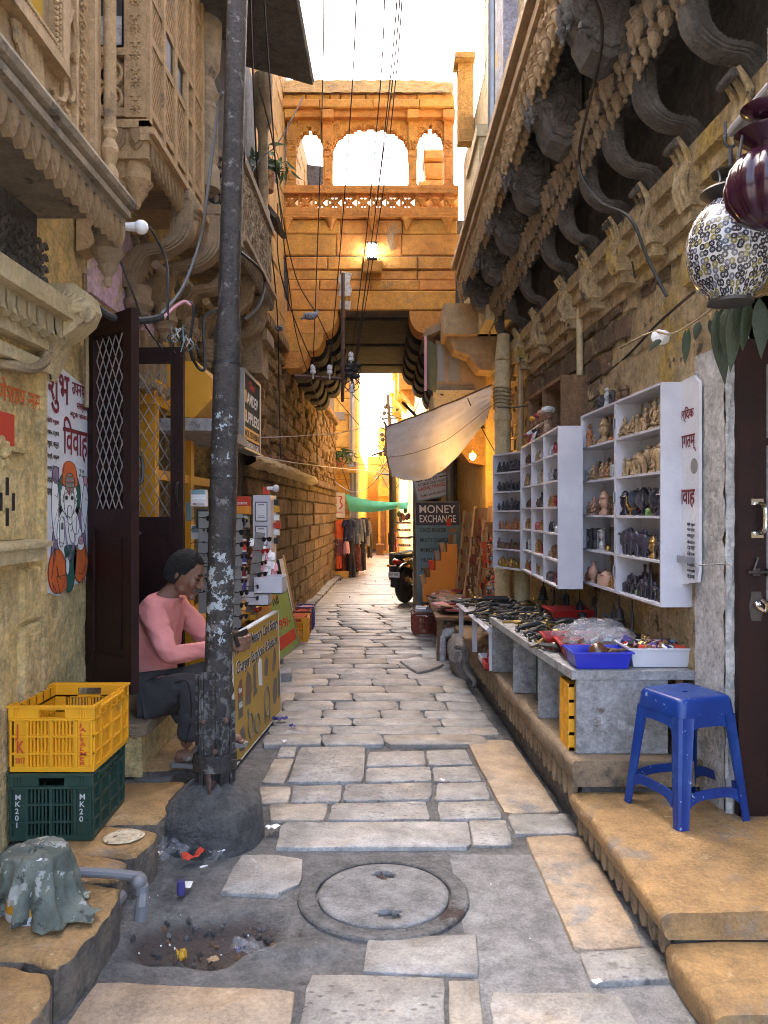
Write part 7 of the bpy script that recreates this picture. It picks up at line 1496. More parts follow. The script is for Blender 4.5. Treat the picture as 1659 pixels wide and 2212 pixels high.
for sx in(-1,1):
 for sy in(-1,1):
  b=MB();pr=[(-.062,.006),(-.05,.0),(-.012,.0),(0,-.012),(.0,-.05),(-.006,-.062)];prin=[(-.062,-.004),(-.05,-.010),(-.02,-.010),(-.010,-.02),(-.010,-.05),(-.016,-.062)]
  vs=[];zs=(0,.12,.28,ht-.075);
  for z in zs:
   f=1-z/(ht-.075);cx=(tw+.012)+(bw-tw-.012)*f;w=1-.30*f
   ring=[(cx+(x if abs(x)>.011 or True else x)*w,cx+y*w)for x,y in pr]+[(cx+x*w,cx+y*w)for x,y in prin[::-1]]
   vs+=[(sx*x,sy*(y),z)for x,y in ring]
  n2=12;fs=[]
  for i in range(len(zs)-1):
   for j in range(n2):fs.append((i*n2+j,i*n2+(j+1)%n2,(i+1)*n2+(j+1)%n2,(i+1)*n2+j))
  fs+=[tuple(range(n2-1,-1,-1))]
  if sx*sy<0:fs=[tuple(reversed(f))for f in fs]
  b.add(vs,fs);b.build('leg','stool_blue',stl,local=True,smooth=40)
for ax_,s_ in((0,-1),(0,1),(1,-1),(1,1)):
 q=lambda z:(tw+.012)+(bw-tw-.012)*(1-z/(ht-.075))
 def pp(a,z,c):
  d=q(z)-c;return V((a,s_*d,z))if ax_==0 else V((s_*d,a,z))
 N=12
 for z0,hh,arch in((.115,.042,.03),(ht-.115,.045,-.02)):
  L=q(z0)-.045;b=MB()
  for i in range(N):
   a0,a1=-L+2*L*i/N,-L+2*L*(i+1)/N;f0,f1=arch*(1-(a0/L)**4),arch*(1-(a1/L)**4)
   if arch>0:zl0,zl1,zu0,zu1=z0-.04+f0,z0-.04+f1,z0+hh-.03+f0*.5,z0+hh-.03+f1*.5
   else:zl0,zl1,zu0,zu1=z0-.03*(a0/L)**6,z0-.03*(a1/L)**6,ht-.073,ht-.073
   b.hexa([pp(a0,zl0,.010),pp(a1,zl1,.010),pp(a1,zl1,.002),pp(a0,zl0,.002),pp(a0,zu0,.010),pp(a1,zu1,.010),pp(a1,zu1,.002),pp(a0,zu0,.002)]if s_*(1 if ax_==0 else-1)>0 else[pp(a1,zl1,.010),pp(a0,zl0,.010),pp(a0,zl0,.002),pp(a1,zl1,.002),pp(a1,zu1,.010),pp(a0,zu0,.010),pp(a0,zu0,.002),pp(a1,zu1,.002)])
  b.build('rail' if arch>0 else 'apron','stool_blue',stl,local=True,smooth=40)
fr=Fr((1.452,3.15,.204),(1,.02,0),(0,0,1),(0,-1,0));dh=1.955;dw=.62
dr=thing('door','dark brown panelled door with glazed top and steel handle on the far right','door',fr.p(dw/2,0,0))
b=MB();b.fbox(fr,0,.115,0,dh,-.04,.0);b.fbox(fr,dw-.1,dw,0,dh,-.04,0)
for z0,z1 in((0,.16),(.74,.88),(dh-.10,dh),(1.18,1.21),(1.52,1.55)):b.fbox(fr,.116,dw-.101,z0,z1,-.036,-.004)
b.build('frame','wood_dark',dr);b=MB();b.fbox(fr,.11,dw-.1,.15,.75,-.03,-.02);b.fbox(fr,.15,dw-.14,.20,.70,-.02,-.008);b.build('panel','wood_dark',dr)
b=MB();b.fbox(fr,.116,dw-.1,.88,dh-.1,-.028,-.022);b.build('pane','ink_pane' if 'ink_pane' in MATS else 'grey_paint',dr)
b=MB();b.tube(bez([fr.p(.075,1.16,.005),fr.p(.085,1.17,.04),fr.p(.088,1.22,.045),fr.p(.085,1.27,.04),fr.p(.075,1.28,.005)],4),.010,8);b.fbox(fr,.05,.10,1.14,1.165,0,.006);b.fbox(fr,.05,.10,1.275,1.30,0,.006);b.build('handle','chrome',dr)
b=MB();b.tube([fr.p(.03,1.00,.016),fr.p(.20,1.00,.016)],.008,8);b.fbox(fr,.05,.08,.985,1.015,0,.018);b.fbox(fr,.11,.14,.985,1.015,0,.018);b.tube([fr.p(.06,1.01,.01),fr.p(.075,1.06,.012)],.006,6);b.build('bolt','dark_metal',dr)
b=MB();b.prism(fr,[(.05,.80),(.09,.80),(.10,.85),(.09,.92),(.05,.92),(.04,.86)],0,.005);b.build('lock_plate','dark_metal',dr);b=MB();b.tube(bez([fr.p(.07,.86,.02),fr.p(.095,.845,.03),fr.p(.10,.87,.03),fr.p(.085,.89,.02)],4),.007,6);b.ball(fr.p(.07,.87,.015),.016,(1,1,1),8,6);b.build('knob','chrome',dr)
m=mat('mosaic',(.50,.50,.51),(.38,.38,.39),20,.22,spec=.6)
def flowers(m):
 t=m.node_tree;n=t.nodes;l=t.links;b=n['Principled BSDF']
 def M(op,a,c=None):
  x=n.new('ShaderNodeMath');x.operation=op
  for k,q in((0,a),(1,c)):
   if q is None:continue
   if isinstance(q,(int,float)):x.inputs[k].default_value=q
   else:l.new(q,x.inputs[k])
  return x.outputs[0]
 tc=n.new('ShaderNodeTexCoord');sp_=n.new('ShaderNodeSeparateXYZ');l.new(tc.outputs['Object'],sp_.inputs[0])
 a=M('ARCTAN2',sp_.outputs[0],sp_.outputs[1]);cx=n.new('ShaderNodeCombineXYZ');l.new(M('MULTIPLY',a,.125),cx.inputs[0]);l.new(sp_.outputs[2],cx.inputs[1])
 v=n.new('ShaderNodeTexVoronoi');v.voronoi_dimensions='2D';v.inputs['Scale'].default_value=54;v.inputs['Randomness'].default_value=.55;l.new(cx.outputs[0],v.inputs['Vector'])
 mu=n.new('ShaderNodeVectorMath');mu.operation='SUBTRACT';l.new(cx.outputs[0],mu.inputs[0]);l.new(v.outputs['Position'],mu.inputs[1])
 s2=n.new('ShaderNodeSeparateXYZ');l.new(mu.outputs[0],s2.inputs[0]);an=M('ARCTAN2',s2.outputs[1],s2.outputs[0])
 d=v.outputs['Distance'];pet=M('GREATER_THAN',M('ABSOLUTE',M('COSINE',M('MULTIPLY',an,4))),M('ADD',.06,M('MULTIPLY',M('LESS_THAN',d,.22),.35)))
 band=M('MULTIPLY',M('GREATER_THAN',d,.15),M('LESS_THAN',d,.52));core=M('LESS_THAN',d,.085)
 f=M('MAXIMUM',M('MULTIPLY',pet,band),core)
 wn_=n.new('ShaderNodeTexWhiteNoise');wn_.noise_dimensions='2D';l.new(v.outputs['Position'],wn_.inputs['Vector']);r=n.new('ShaderNodeValToRGB');l.new(wn_.outputs['Value'],r.inputs[0])
 e=r.color_ramp.elements;r.color_ramp.interpolation='CONSTANT';e[0].color=(.012,.012,.02,1);e[1].position=.55;e[1].color=(.16,.14,.03,1);q=e.new(.78);q.color=(.02,.02,.03,1);q=e.new(.92);q.color=(.10,.10,.14,1)
 old=b.inputs['Base Color'].links[0].from_socket;mx=n.new('ShaderNodeMix');mx.data_type='RGBA';l.new(f,mx.inputs[0]);l.new(old,mx.inputs[6]);l.new(r.outputs[0],mx.inputs[7]);l.new(mx.outputs[2],b.inputs['Base Color'])
flowers(m)
gc=P(1578,540,2.4)
ln=thing('hanging_lantern','round white mosaic lantern patterned with small dark flowers hanging at the right edge','lantern',gc)
b=MB();b.lathe([(.062,-.158)]+[(.131*sin(pi*k/20)**.85,-.160*cos(pi*k/20))for k in range(3,18)]+[(.055,.155)],n=40);b.build('globe',m,ln,local=True,smooth=80)
b=MB();b.lathe([(.05,.15),(.062,.155),(.085,.175),(.09,.178),(.085,.185),(.03,.20),(.03,.215),(.025,.22)],gc,n=28);b.build('metal_cap','dark_metal',ln);b=MB();b.lathe([(.012,.245),(.055,.235),(.06,.24),(.012,.26)],gc,n=24);b.build('smoke_cap','dark_metal',ln);b=MB();b.lathe([(.062,-.165),(.068,-.168),(.068,-.158),(.06,-.155)],gc,n=28);b.build('base_ring','dark_metal',ln)
b=MB();b.lathe([(.060,-.162),(0,-.162)],gc,n=24);b.build('base_plate','grey_paint',ln)
b=MB();b.tube([gc+V((0,0,.22)),gc+V((0,0,.32))],.006,6);b.tube([gc+V((.0+.018*cos(t),0,.345+.025*sin(t)))for t in(2.4,3,3.6,4.2,4.71,5.3,5.9,6.5,7.0)],.005,6);b.tube([gc+V((-.016,0,.35)),gc+V((-.016,0,.40))],.004,6);b.tube(bez([gc+V((-.05,-.02,.245)),gc+V((-.045,-.03,.21)),gc+V((-.055,-.04,.185))],4),.004,5);b.build('hook','black_iron',ln)
mat('purple_glass',(.030,.006,.016),(.022,.005,.012),8,.2,coat=.15,spec=.4)
pc_=P(1662,402,2.05)
pn=thing('hanging_lantern','dark purple ribbed glass lantern hanging in front of the mosaic lantern','lantern',pc_)
b=MB();b.lathe([(.045,.085),(.040,.095),(.07,.08),(.095,.04),(.103,0),(.095,-.045),(.07,-.085),(.03,-.11),(0,-.115)],pc_,n=72,lob=12,lamp=.12);b.build('glass_body','purple_glass',pn,smooth=80)
b=MB();b.lathe([(.04,.09),(.045,.105),(.085,.135),(.088,.142),(.08,.145),(.035,.165)],pc_,n=32);b.lathe([(.03,.175),(.07,.205),(.072,.21),(.065,.212),(.02,.19)],pc_,n=28);b.build('flared_neck','purple_glass',pn,smooth=60)
b=MB();b.tube([pc_+V((0,0,.16)),pc_+V((0,0,.42))],.005,6);b.tube(bez([pc_+V((-.08,-.0,.10)),pc_+V((-.085,0,.05)),pc_+V((-.075,-.01,.14))],4),.004,5);b.build('chain','dark_metal',pn)
aw=thing('shop_canopy','grey sheet canopy with a white rail above the hanging lanterns','canopy',P(1650,240,2.3))
b=MB();b.tube([P(1568,292,2.5),P(1690,150,2.05)],.009,6);b.build('rail','white_paint',aw)
b=MB();q0,q1=P(1568,292,2.5),P(1690,150,2.05);b.hexa([q0+V((.005,0,-.004)),q1+V((.005,0,-.004)),q1+V((.7,.1,-.0)),q0+V((.5,.1,0)),q0+V((.005,0,.004)),q1+V((.005,0,.004)),q1+V((.7,.1,.008)),q0+V((.5,.1,.008))]);b.build('sheet','grey_paint',aw)
mat('leaf_mango',(.025,.045,.022),(.045,.06,.03),12,.55,var=.25,hue=.02,bump=.2,bsc=60);mat('leaf_green',(.03,.075,.02),(.05,.10,.025),10,.55,var=.3,hue=.02)
gl=thing('leaf_garland','twine garland of drooping mango leaves strung across the right doorway','garland',P(1530,690,2.9))
gpts=bez([P(1340,752,3.5),P(1408,718,3.05),P(1450,722,2.95),P(1500,695,2.85),P(1560,655,2.7),P(1640,640,2.5),P(1700,610,2.4)],6);b=MB();b.tube(gpts,.0045,5);b.build('twine','rope',gl)
def leaf(p,L,w,yaw,droop=.1,m='leaf_mango',parent=gl,name='leaf',roll=0):
 b=MB();n=9
 for i in range(n+1):
  f=i/n;ww=w*sin(pi*f**.8)*(1-.2*f);q=V((droop*f*f*L,0,-L*f+.0));cu=.35*ww
  b.v+=[q+V((0,-ww,0)),q+V((-cu,0,0)),q+V((0,ww,0))]
 for i in range(n):
  for k in(0,1):b.f.append((3*i+k,3*i+3+k,3*i+4+k,3*i+1+k));b.m.append(0)
 b.xf(Matrix.Translation(p)@Matrix.Rotation(yaw,4,'Z')@Matrix.Rotation(roll,4,'X'));return b.build(name,m,parent,smooth=60)
for x,y,Y,L,w,yaw,rl in((1480,712,2.95,.13,.013,1.4,.0),(1488,708,2.93,.14,.012,1.6,.05),(1436,722,3.0,.09,.012,1.5,.75),(1548,668,2.72,.27,.034,1.3,-.12),(1560,665,2.7,.15,.028,1.8,.05),(1578,656,2.68,.18,.035,1.2,.1),(1602,648,2.6,.17,.036,1.7,-.1),(1420,720,3.04,.05,.02,1.4,-.6),(1532,690,2.75,.08,.014,1.5,-.3),(1590,652,2.62,.24,.03,1.4,.05),(1640,642,2.5,.2,.03,1.5,-.08),(1618,645,2.56,.16,.026,1.9,.1),(1510,694,2.82,.07,.016,1.2,.2)):leaf(P(x,y,Y),L,w,yaw,.12,roll=rl)
b=MB();b.ball(P(1428,728,3.02),.03,(1.2,.8,1),8,6);b.jit(.012,0,40);b.build('paper_scrap','ink_white',gl)
b=MB();b.tube([R(1.50,5.15,1.9),R(1.50,5.17,2.72)],.022,10);b.tube([R(1.50,5.17,2.72),R(1.52,5.17,3.3)],.022,10);tag(b.build('wall_pipe','plaster_pale'),'thin cream pipe with flaking red paint rising up the stone wall','pipe')
b=MB();b.tube([R(1.36,7.15,.36),R(1.36,7.15,2.85)],.075,14);b.tube([R(1.36,7.15,2.3),R(1.36,7.15,2.36)],.085,14);b.tube([R(1.36,7.15,2.85),R(1.38,7.2,3.1)],[.075,.06],12);tag(b.build('wall_pipe','plaster_pale'),'fat cream drain pipe bound with wire at the far end of the souvenir wall','pipe')
b=MB();b.tube([R(1.45,6.75,.6),R(1.45,6.8,3.0)],.025,8);tag(b.build('wall_pipe','wood_pale'),'slim ochre conduit running beside the fat cream pipe','pipe')
b=MB();b.lathe([(.07,0),(.07,.62)],R(1.40,6.5,.36),n=14);tag(b.build('pillar','plaster_pale'),'short round cream pillar under the farthest white cabinet','pillar')
b=MB();b.ball((0,0,0),1,(1,1,1),26,18)
sg=lambda v:math.copysign(abs(v)**.55,v)
b.v=[V((sg(q.x)*.20+.10*max(0,-q.z+.2),sg(q.y)*.40,sg(q.z)*.26-.06*(q.x<0)*abs(q.x)))for q in b.v];b.v=[q*(1+.14*noise.noise(q*5)+.12*noise.noise(q*14)+.07*noise.noise(q*34))for q in b.v]
b.xf(Matrix.Translation(V((.80,7.05,.08))));tag(b.build('mortar_lump','cement',smooth=25),'big rough lump of mortar at the far end of the stone ledge','lump')
b=MB();b.tube(bez([V((.82,7.52,.27)),V((.66,7.52,.275)),V((.575,7.52,.25)),V((.56,7.52,.16)),V((.56,7.52,-.02))],5),.05,12);tag(b.build('drain_elbow','plaster_white'),'pale drain elbow turning down to the paving beyond the lump of mortar','pipe')
b=MB();b.tube(bez([P(985,1398,6.6),P(1000,1402,6.5),P(1003,1420,6.45),P(1004,1440,6.4),P(1010,1455,6.3),P(1024,1470,6.15),P(1026,1485,6.1)],5),.020,8);b.tube([P(1003,1425,6.44),P(1004,1434,6.42)],.028,8);tag(b.build('waste_pipe','cement_dark'),'grey waste pipe bending down beside the lump of mortar to the paving','pipe')
# ================================================================ FARTHER ALONG THE RIGHT
lt=thing('low_table','low dark wooden table heaped with foil-wrapped booklets and copper scraps','table',(.68,8.4,0))
b=MB();b.hexa([V((.50,7.45,.40)),V((1.15,7.45,.40)),V((1.05,9.3,.40)),V((.52,9.3,.40)),V((.50,7.45,.43)),V((1.15,7.45,.43)),V((1.05,9.3,.43)),V((.52,9.3,.43))]);b.build('top','wood_brown',lt)
for x,y in((.54,7.5),(1.1,7.5),(.56,9.25),(1.0,9.25)):b=MB();b.box((x-.025,y-.025,0),(x+.025,y+.025,.40));b.build('leg','wood_brown',lt)
bk_=[box_mesh(.13,.19,.014,m)for m in('wrap_silver','wrap_silver','ink_pink','ink_maroon','wood_pale','ink_grey')]
for k in range(60):
 x0=rnd(.58,1.0);y0=7.6+.027*k;st_=k%5
 o=inst(random.choice(bk_),'booklet',(x0,y0,.432+.016*st_+rnd(0,.01)),None,(rnd(-.15,.15),rnd(-.15,.15),rnd(-.5,.5)),1);tag(o,'foil-wrapped booklet heaped on the low dark table','booklet','booklets on the low table')
mat('copper',(.42,.16,.07),(.25,.09,.04),20,.35,metal=.8,var=.3)
for k in range(60):
 b=MB();b.tube(bez([V((0,0,0)),V((.03,.03,.02)),V((.08,.01,.025)),V((.11,rnd(-.05,.05),.005))],3),.008,5);
 if k<8:cm=b.mesh('curl','copper');CUR=globals().setdefault('CUR',[]);CUR.append(cm)
 o=inst(random.choice(CUR),'copper_scrap',(rnd(.78,1.1),rnd(7.5,8.4),.436+rnd(0,.05)),None,(rnd(-.3,.3),rnd(-.3,.3),rnd(0,6)),rnd(.7,1.2));tag(o,'curled copper scrap on the near half of the low table','scrap','copper scraps on the low table')
rc=crate('crate','dark red crate full of stacked booklets standing on the paving before the low table','red_crate',.31,.34,.25,(.50,9.27,.004),.05)
for k in range(14):
 o=inst(bk_[k%2],'booklet',(.44+.13*(k%2),9.2+rnd(-.02,.02),.22+.016*(k//2)),None,(0,0,rnd(-.12,.12)),1);tag(o,'silvery booklet stacked in the dark red crate','booklet','booklets in the red crate')
wbk=thing('basket','brown woven plastic basket under the low table beside the red crate','basket',(.72,7.9,0));b=MB()
for k in range(9):b.box((.55+.03*k,7.62,.02),(.562+.03*k,7.63,.28))
for k in range(8):b.box((.55,7.615,.03+.034*k),(.80,7.619,.045+.034*k));
b.box((.55,7.64,.0),(.80,7.95,.02));b.build('weave','wood_brown',wbk,smooth=0)
sd=thing('display_stand','orange stepped wooden display stand carrying small packets','display',(.80,9.8,0));f98=YF(9.75);k98=9.75/F_
def dx(x):return(x-CX)*k98
def dz_(y):return EYE+(CY-y)*k98
pts=[(914,1300),(988,1300),(988,1176),(966,1176),(966,1193),(953,1193),(953,1211),(941,1211),(941,1231),(930,1231),(930,1247),(921,1247),(921,1263),(914,1263)]
b=MB();b.prism(f98,[(dx(x),max(.0,dz_(y)))for x,y in pts],-.26,0);b.build('body','orange_paint',sd,smooth=0)
for i,(x,y)in enumerate(((974,1176),(959,1193),(947,1211),(935,1231),(925,1247),(917,1263),(980,1176),(970,1158))):
 b=MB();b.cham(Fr((0,0,0),(1,0,0),(0,0,1),(0,-1,0)),-.035,.035,0,.12,-.05,0,.006);o=inst(b.mesh('packet',('wood_brown','wood_pale','ink_grey','ink_red')[i%4]),'packet',(dx(x),9.80,dz_(y)+(.125 if i==7 else .001)),None,(0,-.2 if i not in(0,6,7)else 0,rnd(-.2,.2)),1 if i<7 else .8);tag(o,'small brown packet on the steps of the orange display stand','packet','packets on the orange display')
mat('banner_blue',(.13,.22,.27),(.10,.18,.22),3,.5);mat('banner_navy',(.035,.03,.06),rough=.5)
bn=thing('banner','tall blue money exchange banner with white lettering behind the orange display','banner',(.74,10.4,0));fb=Fr(P(904,1300,10.45),(1,-.12,0),(-.03,0,1));fb.o.z=.22
BW,BHt=(993-899)*10.4/F_,1.36
b=MB();b.fbox(fb,0,BW,0,BHt-.31,-.012,0);b.build('panel','banner_blue',bn);b=MB();b.fbox(fb,0,BW,BHt-.309,BHt,-.012,0);b.build('heading','banner_navy',bn)
b=MB();b.fbox(fb,-.012,0,-.2,BHt+.01,-.02,.006);b.fbox(fb,BW,BW+.012,-.2,BHt+.01,-.02,.006);b.fbox(fb,0,BW,BHt,BHt+.014,-.02,.006);b.build('frame','grey_paint',bn)
text('MONEY',fb,.05,BHt-.145,BW-.05,BHt-.035,'ink_white',bn,.012,.002);text('EXCHANGE',fb,.05,BHt-.27,BW-.05,BHt-.17,'ink_white',bn,.012,.002)
for i,(s_,w)in enumerate((('CARD READER',.36),('MULTY CHARGER',.42),('MEMORY CARDS',.42),('HEAD PHONE',.38),('POWER BANK',.38),('SELFIE STICK',.40),('WATCH',.22))):text(s_,fb,.05,BHt-.405-.135*i,.05+w,BHt-.345-.135*i,'ink_black',bn,.012,.002)
b=MB();b.prism(fb,[(.43,BHt-.39),(.52,BHt-.42),(.57,BHt-.37),(.48,BHt-.34)],0,.003);b.build('picture','wood_pale',bn);b=MB();b.fbox(fb,.49,.55,BHt-.68,BHt-.60,0,.003);b.fbox(fb,.48,.54,BHt-.52,BHt-.49,0,.003);b.fbox(fb,.5,.56,BHt-.83,BHt-.77,0,.003);b.build('picture','ink_black',bn)
ts=thing('travel_sign','tilted white hand-painted travels sign with red lettering above the banner','sign',P(935,1050,10.9));c=[P(x,y,10.9)for x,y in((903,1082),(976,1066),(961,1021),(888,1040))];fs_=Fr(c[0],c[1]-c[0],c[3]-c[0]);fs_.v=(fs_.v-fs_.u*fs_.u.dot(fs_.v)).normalized();SWd=(c[1]-c[0]).length;SHt=.31
b=MB();b.fbox(fs_,0,SWd,0,SHt,-.02,0);b.build('panel','panel_white',ts);b=MB()
for a0,a1,z0,z1 in((-.02,0,-.02,SHt+.02),(SWd,SWd+.02,-.02,SHt+.02),(0,SWd,SHt,SHt+.02),(0,SWd,-.02,0)):b.fbox(fs_,a0,a1,z0,z1,-.03,.01)
b.build('frame','ink_teal',ts);text('WAY TO',fs_,.15,.245,.33,.29,'ink_black',ts,.02,.002);text('RECOM. BY LONELY PLANET',fs_,.05,.195,SWd-.04,.23,'ink_black',ts,.01,.002);text('GAJRAJ TRAVELS',fs_,.03,.115,SWd-.03,.18,'ink_red',ts,.015,.002);text('CAMEL SAFARI, JEEP TOUR',fs_,.05,.03,SWd-.04,.07,'ink_black',ts,.01,.002);b=MB();b.fbox(fs_,.36,.46,.262,.275,0,.002);b.fbox(fs_,.03,.12,.262,.275,0,.002);b.build('arrow','ink_black',ts)
mat('cloth_white',(.55,.53,.51),(.46,.44,.42),5,.9,bump=.2,bsc=60,spot=((.30,.24,.18),9,.66,.05),trans=.0)
def subsurf_glow(m,w):
 t=MATS[m].node_tree;n=t.nodes;b=n['Principled BSDF'];tr=n.new('ShaderNodeBsdfTranslucent');mx=n.new('ShaderNodeMixShader');mx.inputs[0].default_value=w;src=b.inputs['Base Color']
 if src.links:t.links.new(src.links[0].from_socket,tr.inputs[0])
 else:tr.inputs[0].default_value=src.default_value
 t.links.new(b.outputs[0],mx.inputs[1]);t.links.new(tr.outputs[0],mx.inputs[2]);t.links.new(mx.outputs[0],n['Material Output'].inputs[0])
subsurf_glow('cloth_white',.35)
A,B_,C_,D=P(834,924,9.4),P(1062,833,7.5),P(1052,905,7.45),P(846,1030,8.5)
def awn(i,j):
 top=A.lerp(B_,i);bot=D.lerp(C_,i);q=top.lerp(bot,j);s_=sin(pi*i)
 q=q+V((0,-.12*sin(pi*j),-.24*s_*j**1.5-.012*s_));q.z+=.012*noise.noise(V((i*9,j*5,0)))+.02*sin(j*9+i*5)*(1-i)*.4;q.x+=.02*noise.noise(V((i*4,j*9,4)))-.03*sin(pi*j)*(1-i)
 return q
aw2=thing('cloth_awning','stained white cloth awning slung across the lane below the oriel window','awning',P(940,980,9.3))
b=MB();b.grid(awn,48,26);b.build('sheet','cloth_white',aw2,smooth=80)
b=MB();b.tube([awn(i/20,0)+V((0,0,.005))for i in range(21)],.010,5);b.tube([awn(0,j/12)for j in range(13)],.012,5);b.build('hem','wood_brown',aw2)
b=MB();b.tube([awn(i/24,.62)+V((0,-.03,-.01))for i in range(25)],.004,4);b.tube([A,P(828,912,9.9)],.006,4);b.tube([B_,R(1.36,7.1,2.62)],.006,4);b.tube(bez([C_,P(1060,880,7.6),R(1.4,7.1,2.5)],4),.005,4);b.build('cord','rope',aw2)
mat('bulb_lit',(1,.55,.14),emit=16)
c=P(1021,986,8.1);lb=thing('light_bulb','glowing warm light bulb hanging on a red wire beside the cloth awning','light bulb',c)
b=MB();b.ball(c,.034,(1,1,1.15),14,10);b.build('globe','bulb_lit',lb);b=MB();b.lathe([(.018,.03),(.018,.065),(.012,.075)],c,n=10);b.build('cap','brass',lb);b=MB();b.tube(bez([c+V((0,0,.075)),c+V((.005,.0,.2)),P(1028,925,7.9),P(1040,900,7.8)],5),.005,5);b.build('wire','ink_red',lb)
L_=bpy.data.lights.new('bulb_light','POINT');L_.energy=2.2;L_.color=(1,.55,.16);L_.shadow_soft_size=.04;lo=bpy.data.objects.new('bulb_light',L_);C.objects.link(lo);lo.location=c-V((0,.05,.0));
for i,(t0,t1,z0,z1,m,lab,n)in enumerate(((7.75,8.15,.40,1.35,'wood_brown','leaning wooden board hung with rows of beads nearest the farthest white cabinet',70),(8.25,8.85,.30,1.50,'wood_brown','leaning wooden board of leather notebooks beyond the bead board',60),(9.0,9.55,.25,1.45,'wood_pale','pale wooden board of booklets next to the blue banner',40))):
 o=R(1.27-.02*i,t1,z0);u=R(1.33-.02*i,t0,z0)-o;f=Fr(o,u,(.10,0,1));Lw=u.length;t_=thing('display_board',lab,'board',o)
 b=MB();b.fbox(f,0,Lw,0,z1-z0,-.02,0);b.build('panel',m,t_);b=MB();b.fbox(f,-.02,0,0,z1-z0+.02,-.02,.02);b.fbox(f,Lw,Lw+.02,0,z1-z0+.02,-.02,.02);b.build('frame','wood_pale',t_)
 pm_=[box_mesh(.06,.012,.08,q)for q in(('brass','fig_clay','ink_red','wood_pale')if i==0 else('wood_brown','ink_maroon','wood_pale','ink_grey'))]
 for k in range(n):
  a,z=rnd(.04,Lw-.04),.03+(z1-z0-.12)*((k//6)/(n/6));q=f.p(a,z,.014);oo=inst(random.choice(pm_),'pendant' if i==0 else 'notebook',q-world_loc(t_),t_,(0,0,math.atan2(f.u.y,f.u.x)),rnd(.7,1.1))
b=MB();f=RF(1.36)
for k in range(200):a=-rnd(7.3,7.72);z=rnd(.45,1.2);b.ball(f.p(a,z,.02+rnd(0,.03)),rnd(.010,.022),(1,1,1),5,4,random.randrange(5))
bh=b.build('bead_strings',['fig_clay','brass','ink_red','ink_teal','bronze']);tag(bh,'thick hanging strings of mixed beads beside the round cream pillar','beads',kind='stuff')
b=MB();f=RF(1.37)
for k in range(10):b.tube([f.p(-7.32-.042*k,1.3,.0),f.p(-7.32-.042*k,.42,.012)],.006,4)
o_=b.build('string','rope');o_.location-=bh.location;o_.parent=bh
for k in range(4):
 b=MB();b.tube([P(1003+9*k,1290-3*k,9.0),P(1010+9*k,1230+6*k,9.2)],.02,5);tag(b.build('stick','wood_pale'),'bare wooden stick leaning among the display boards','stick','sticks by the display boards')
rw_=thing('rough_wall','dark rough stone shop wall with a grey pipe behind the travels sign','wall',(1.1,11,0));b=MB();b.box((.55,11.2,0),(.62,11.5,2.3));b.box((.98,10.9,0),(1.3,11.4,2.6));b.box((.62,11.4,0),(1.3,11.5,2.2));b.build('wall','sand_soot',rw_)
b=MB();b.box((.44,11.5,0),(.62,11.8,2.0));b.box((.36,11.4,1.98),(.66,11.9,2.08));b.build('pier','sand_dusty',rw_);b=MB();b.tube([V((.93,10.85,0)),V((.93,10.85,2.5))],.055,10);b.build('pipe','galv',rw_)
b=MB();b.tube([V((.16,16.5,0)),V((.17,16.5,2.4))],.055,8);b.tube([V((.165,16.5,.75)),V((.165,16.5,1.0))],.075,8);tag(b.build('iron_post','black_iron'),'dark iron post standing at the right of the far lane below the green cloth','post')
mt_=thing('motorcycle','black motorcycle parked nose-in against the right side of the lane','motorcycle',(.34,12.3,0),-.55)
mat('bike_black',(.010,.010,.011),rough=.22,coat=.6);mat('tyre',(.018,.018,.018),(.03,.03,.03),20,.85,bump=.3);mat('tail_red',(.35,.01,.01),rough=.2)
def bpart(mb,name,m,sm=50,par=mt_):return mb.build(name,m,par,local=True,smooth=sm)
def wheel(y,par=mt_):
 fw=Fr((0,0,0),(0,1,0),(0,0,1),(1,0,0));w=MB();w.lathe([(.225,-.045),(.255,-.05),(.285,-.03),(.292,0),(.285,.03),(.255,.05),(.225,.045)],(0,y,.292),fw,36);t_=bpart(w,'tyre','tyre')
 w=MB();w.lathe([(.215,-.03),(.23,-.035),(.23,.035),(.215,.03)],(0,y,.292),fw,30);w.lathe([(.04,-.05),(.05,-.03),(.05,.03),(.04,.05)],(0,y,.292),fw,12)
 for k in range(5):
  a=2*pi*k/5;
  for d in(-.12,.12):w.tube([V((0,y+.045*cos(a),.292+.045*sin(a))),V((0,y+.22*cos(a+d),.292+.22*sin(a+d)))],.011,5)
 bpart(w,'rim','dark_metal')
wheel(0);wheel(1.22)
b=MB();b.grid(lambda i,j:V(((j-.5)*.13,.03-.33*cos(.4+2.0*i)*1.02,.292+.33*sin(.4+2.0*i)+.02*(1-(2*j-1)**2))),14,6);bpart(b,'rear_fender','bike_black')
b=MB();b.box((-.07,-.34,.27),(.07,-.33,.52));b.box((-.05,-.345,.50),(.05,-.30,.60));bpart(b,'mudflap','tyre')
b=MB();b.fbox(Fr((0,-.352,.43),(1,0,0),(0,0,1),(0,-1,0)),-.10,.10,0,.085,0,.006);pl_=bpart(b,'number_plate','ink_white');text('RJ15 1435',Fr((0,-.352,.43),(1,0,0),(0,0,1),(0,-1,0)),-.08,.02,.08,.065,'ink_black',None,.01,.007).parent=pl_
b=MB();b.ball((0,-.26,.66),.07,(1.2,.8,.7),10,7);bpart(b,'tail_lamp','tail_red')
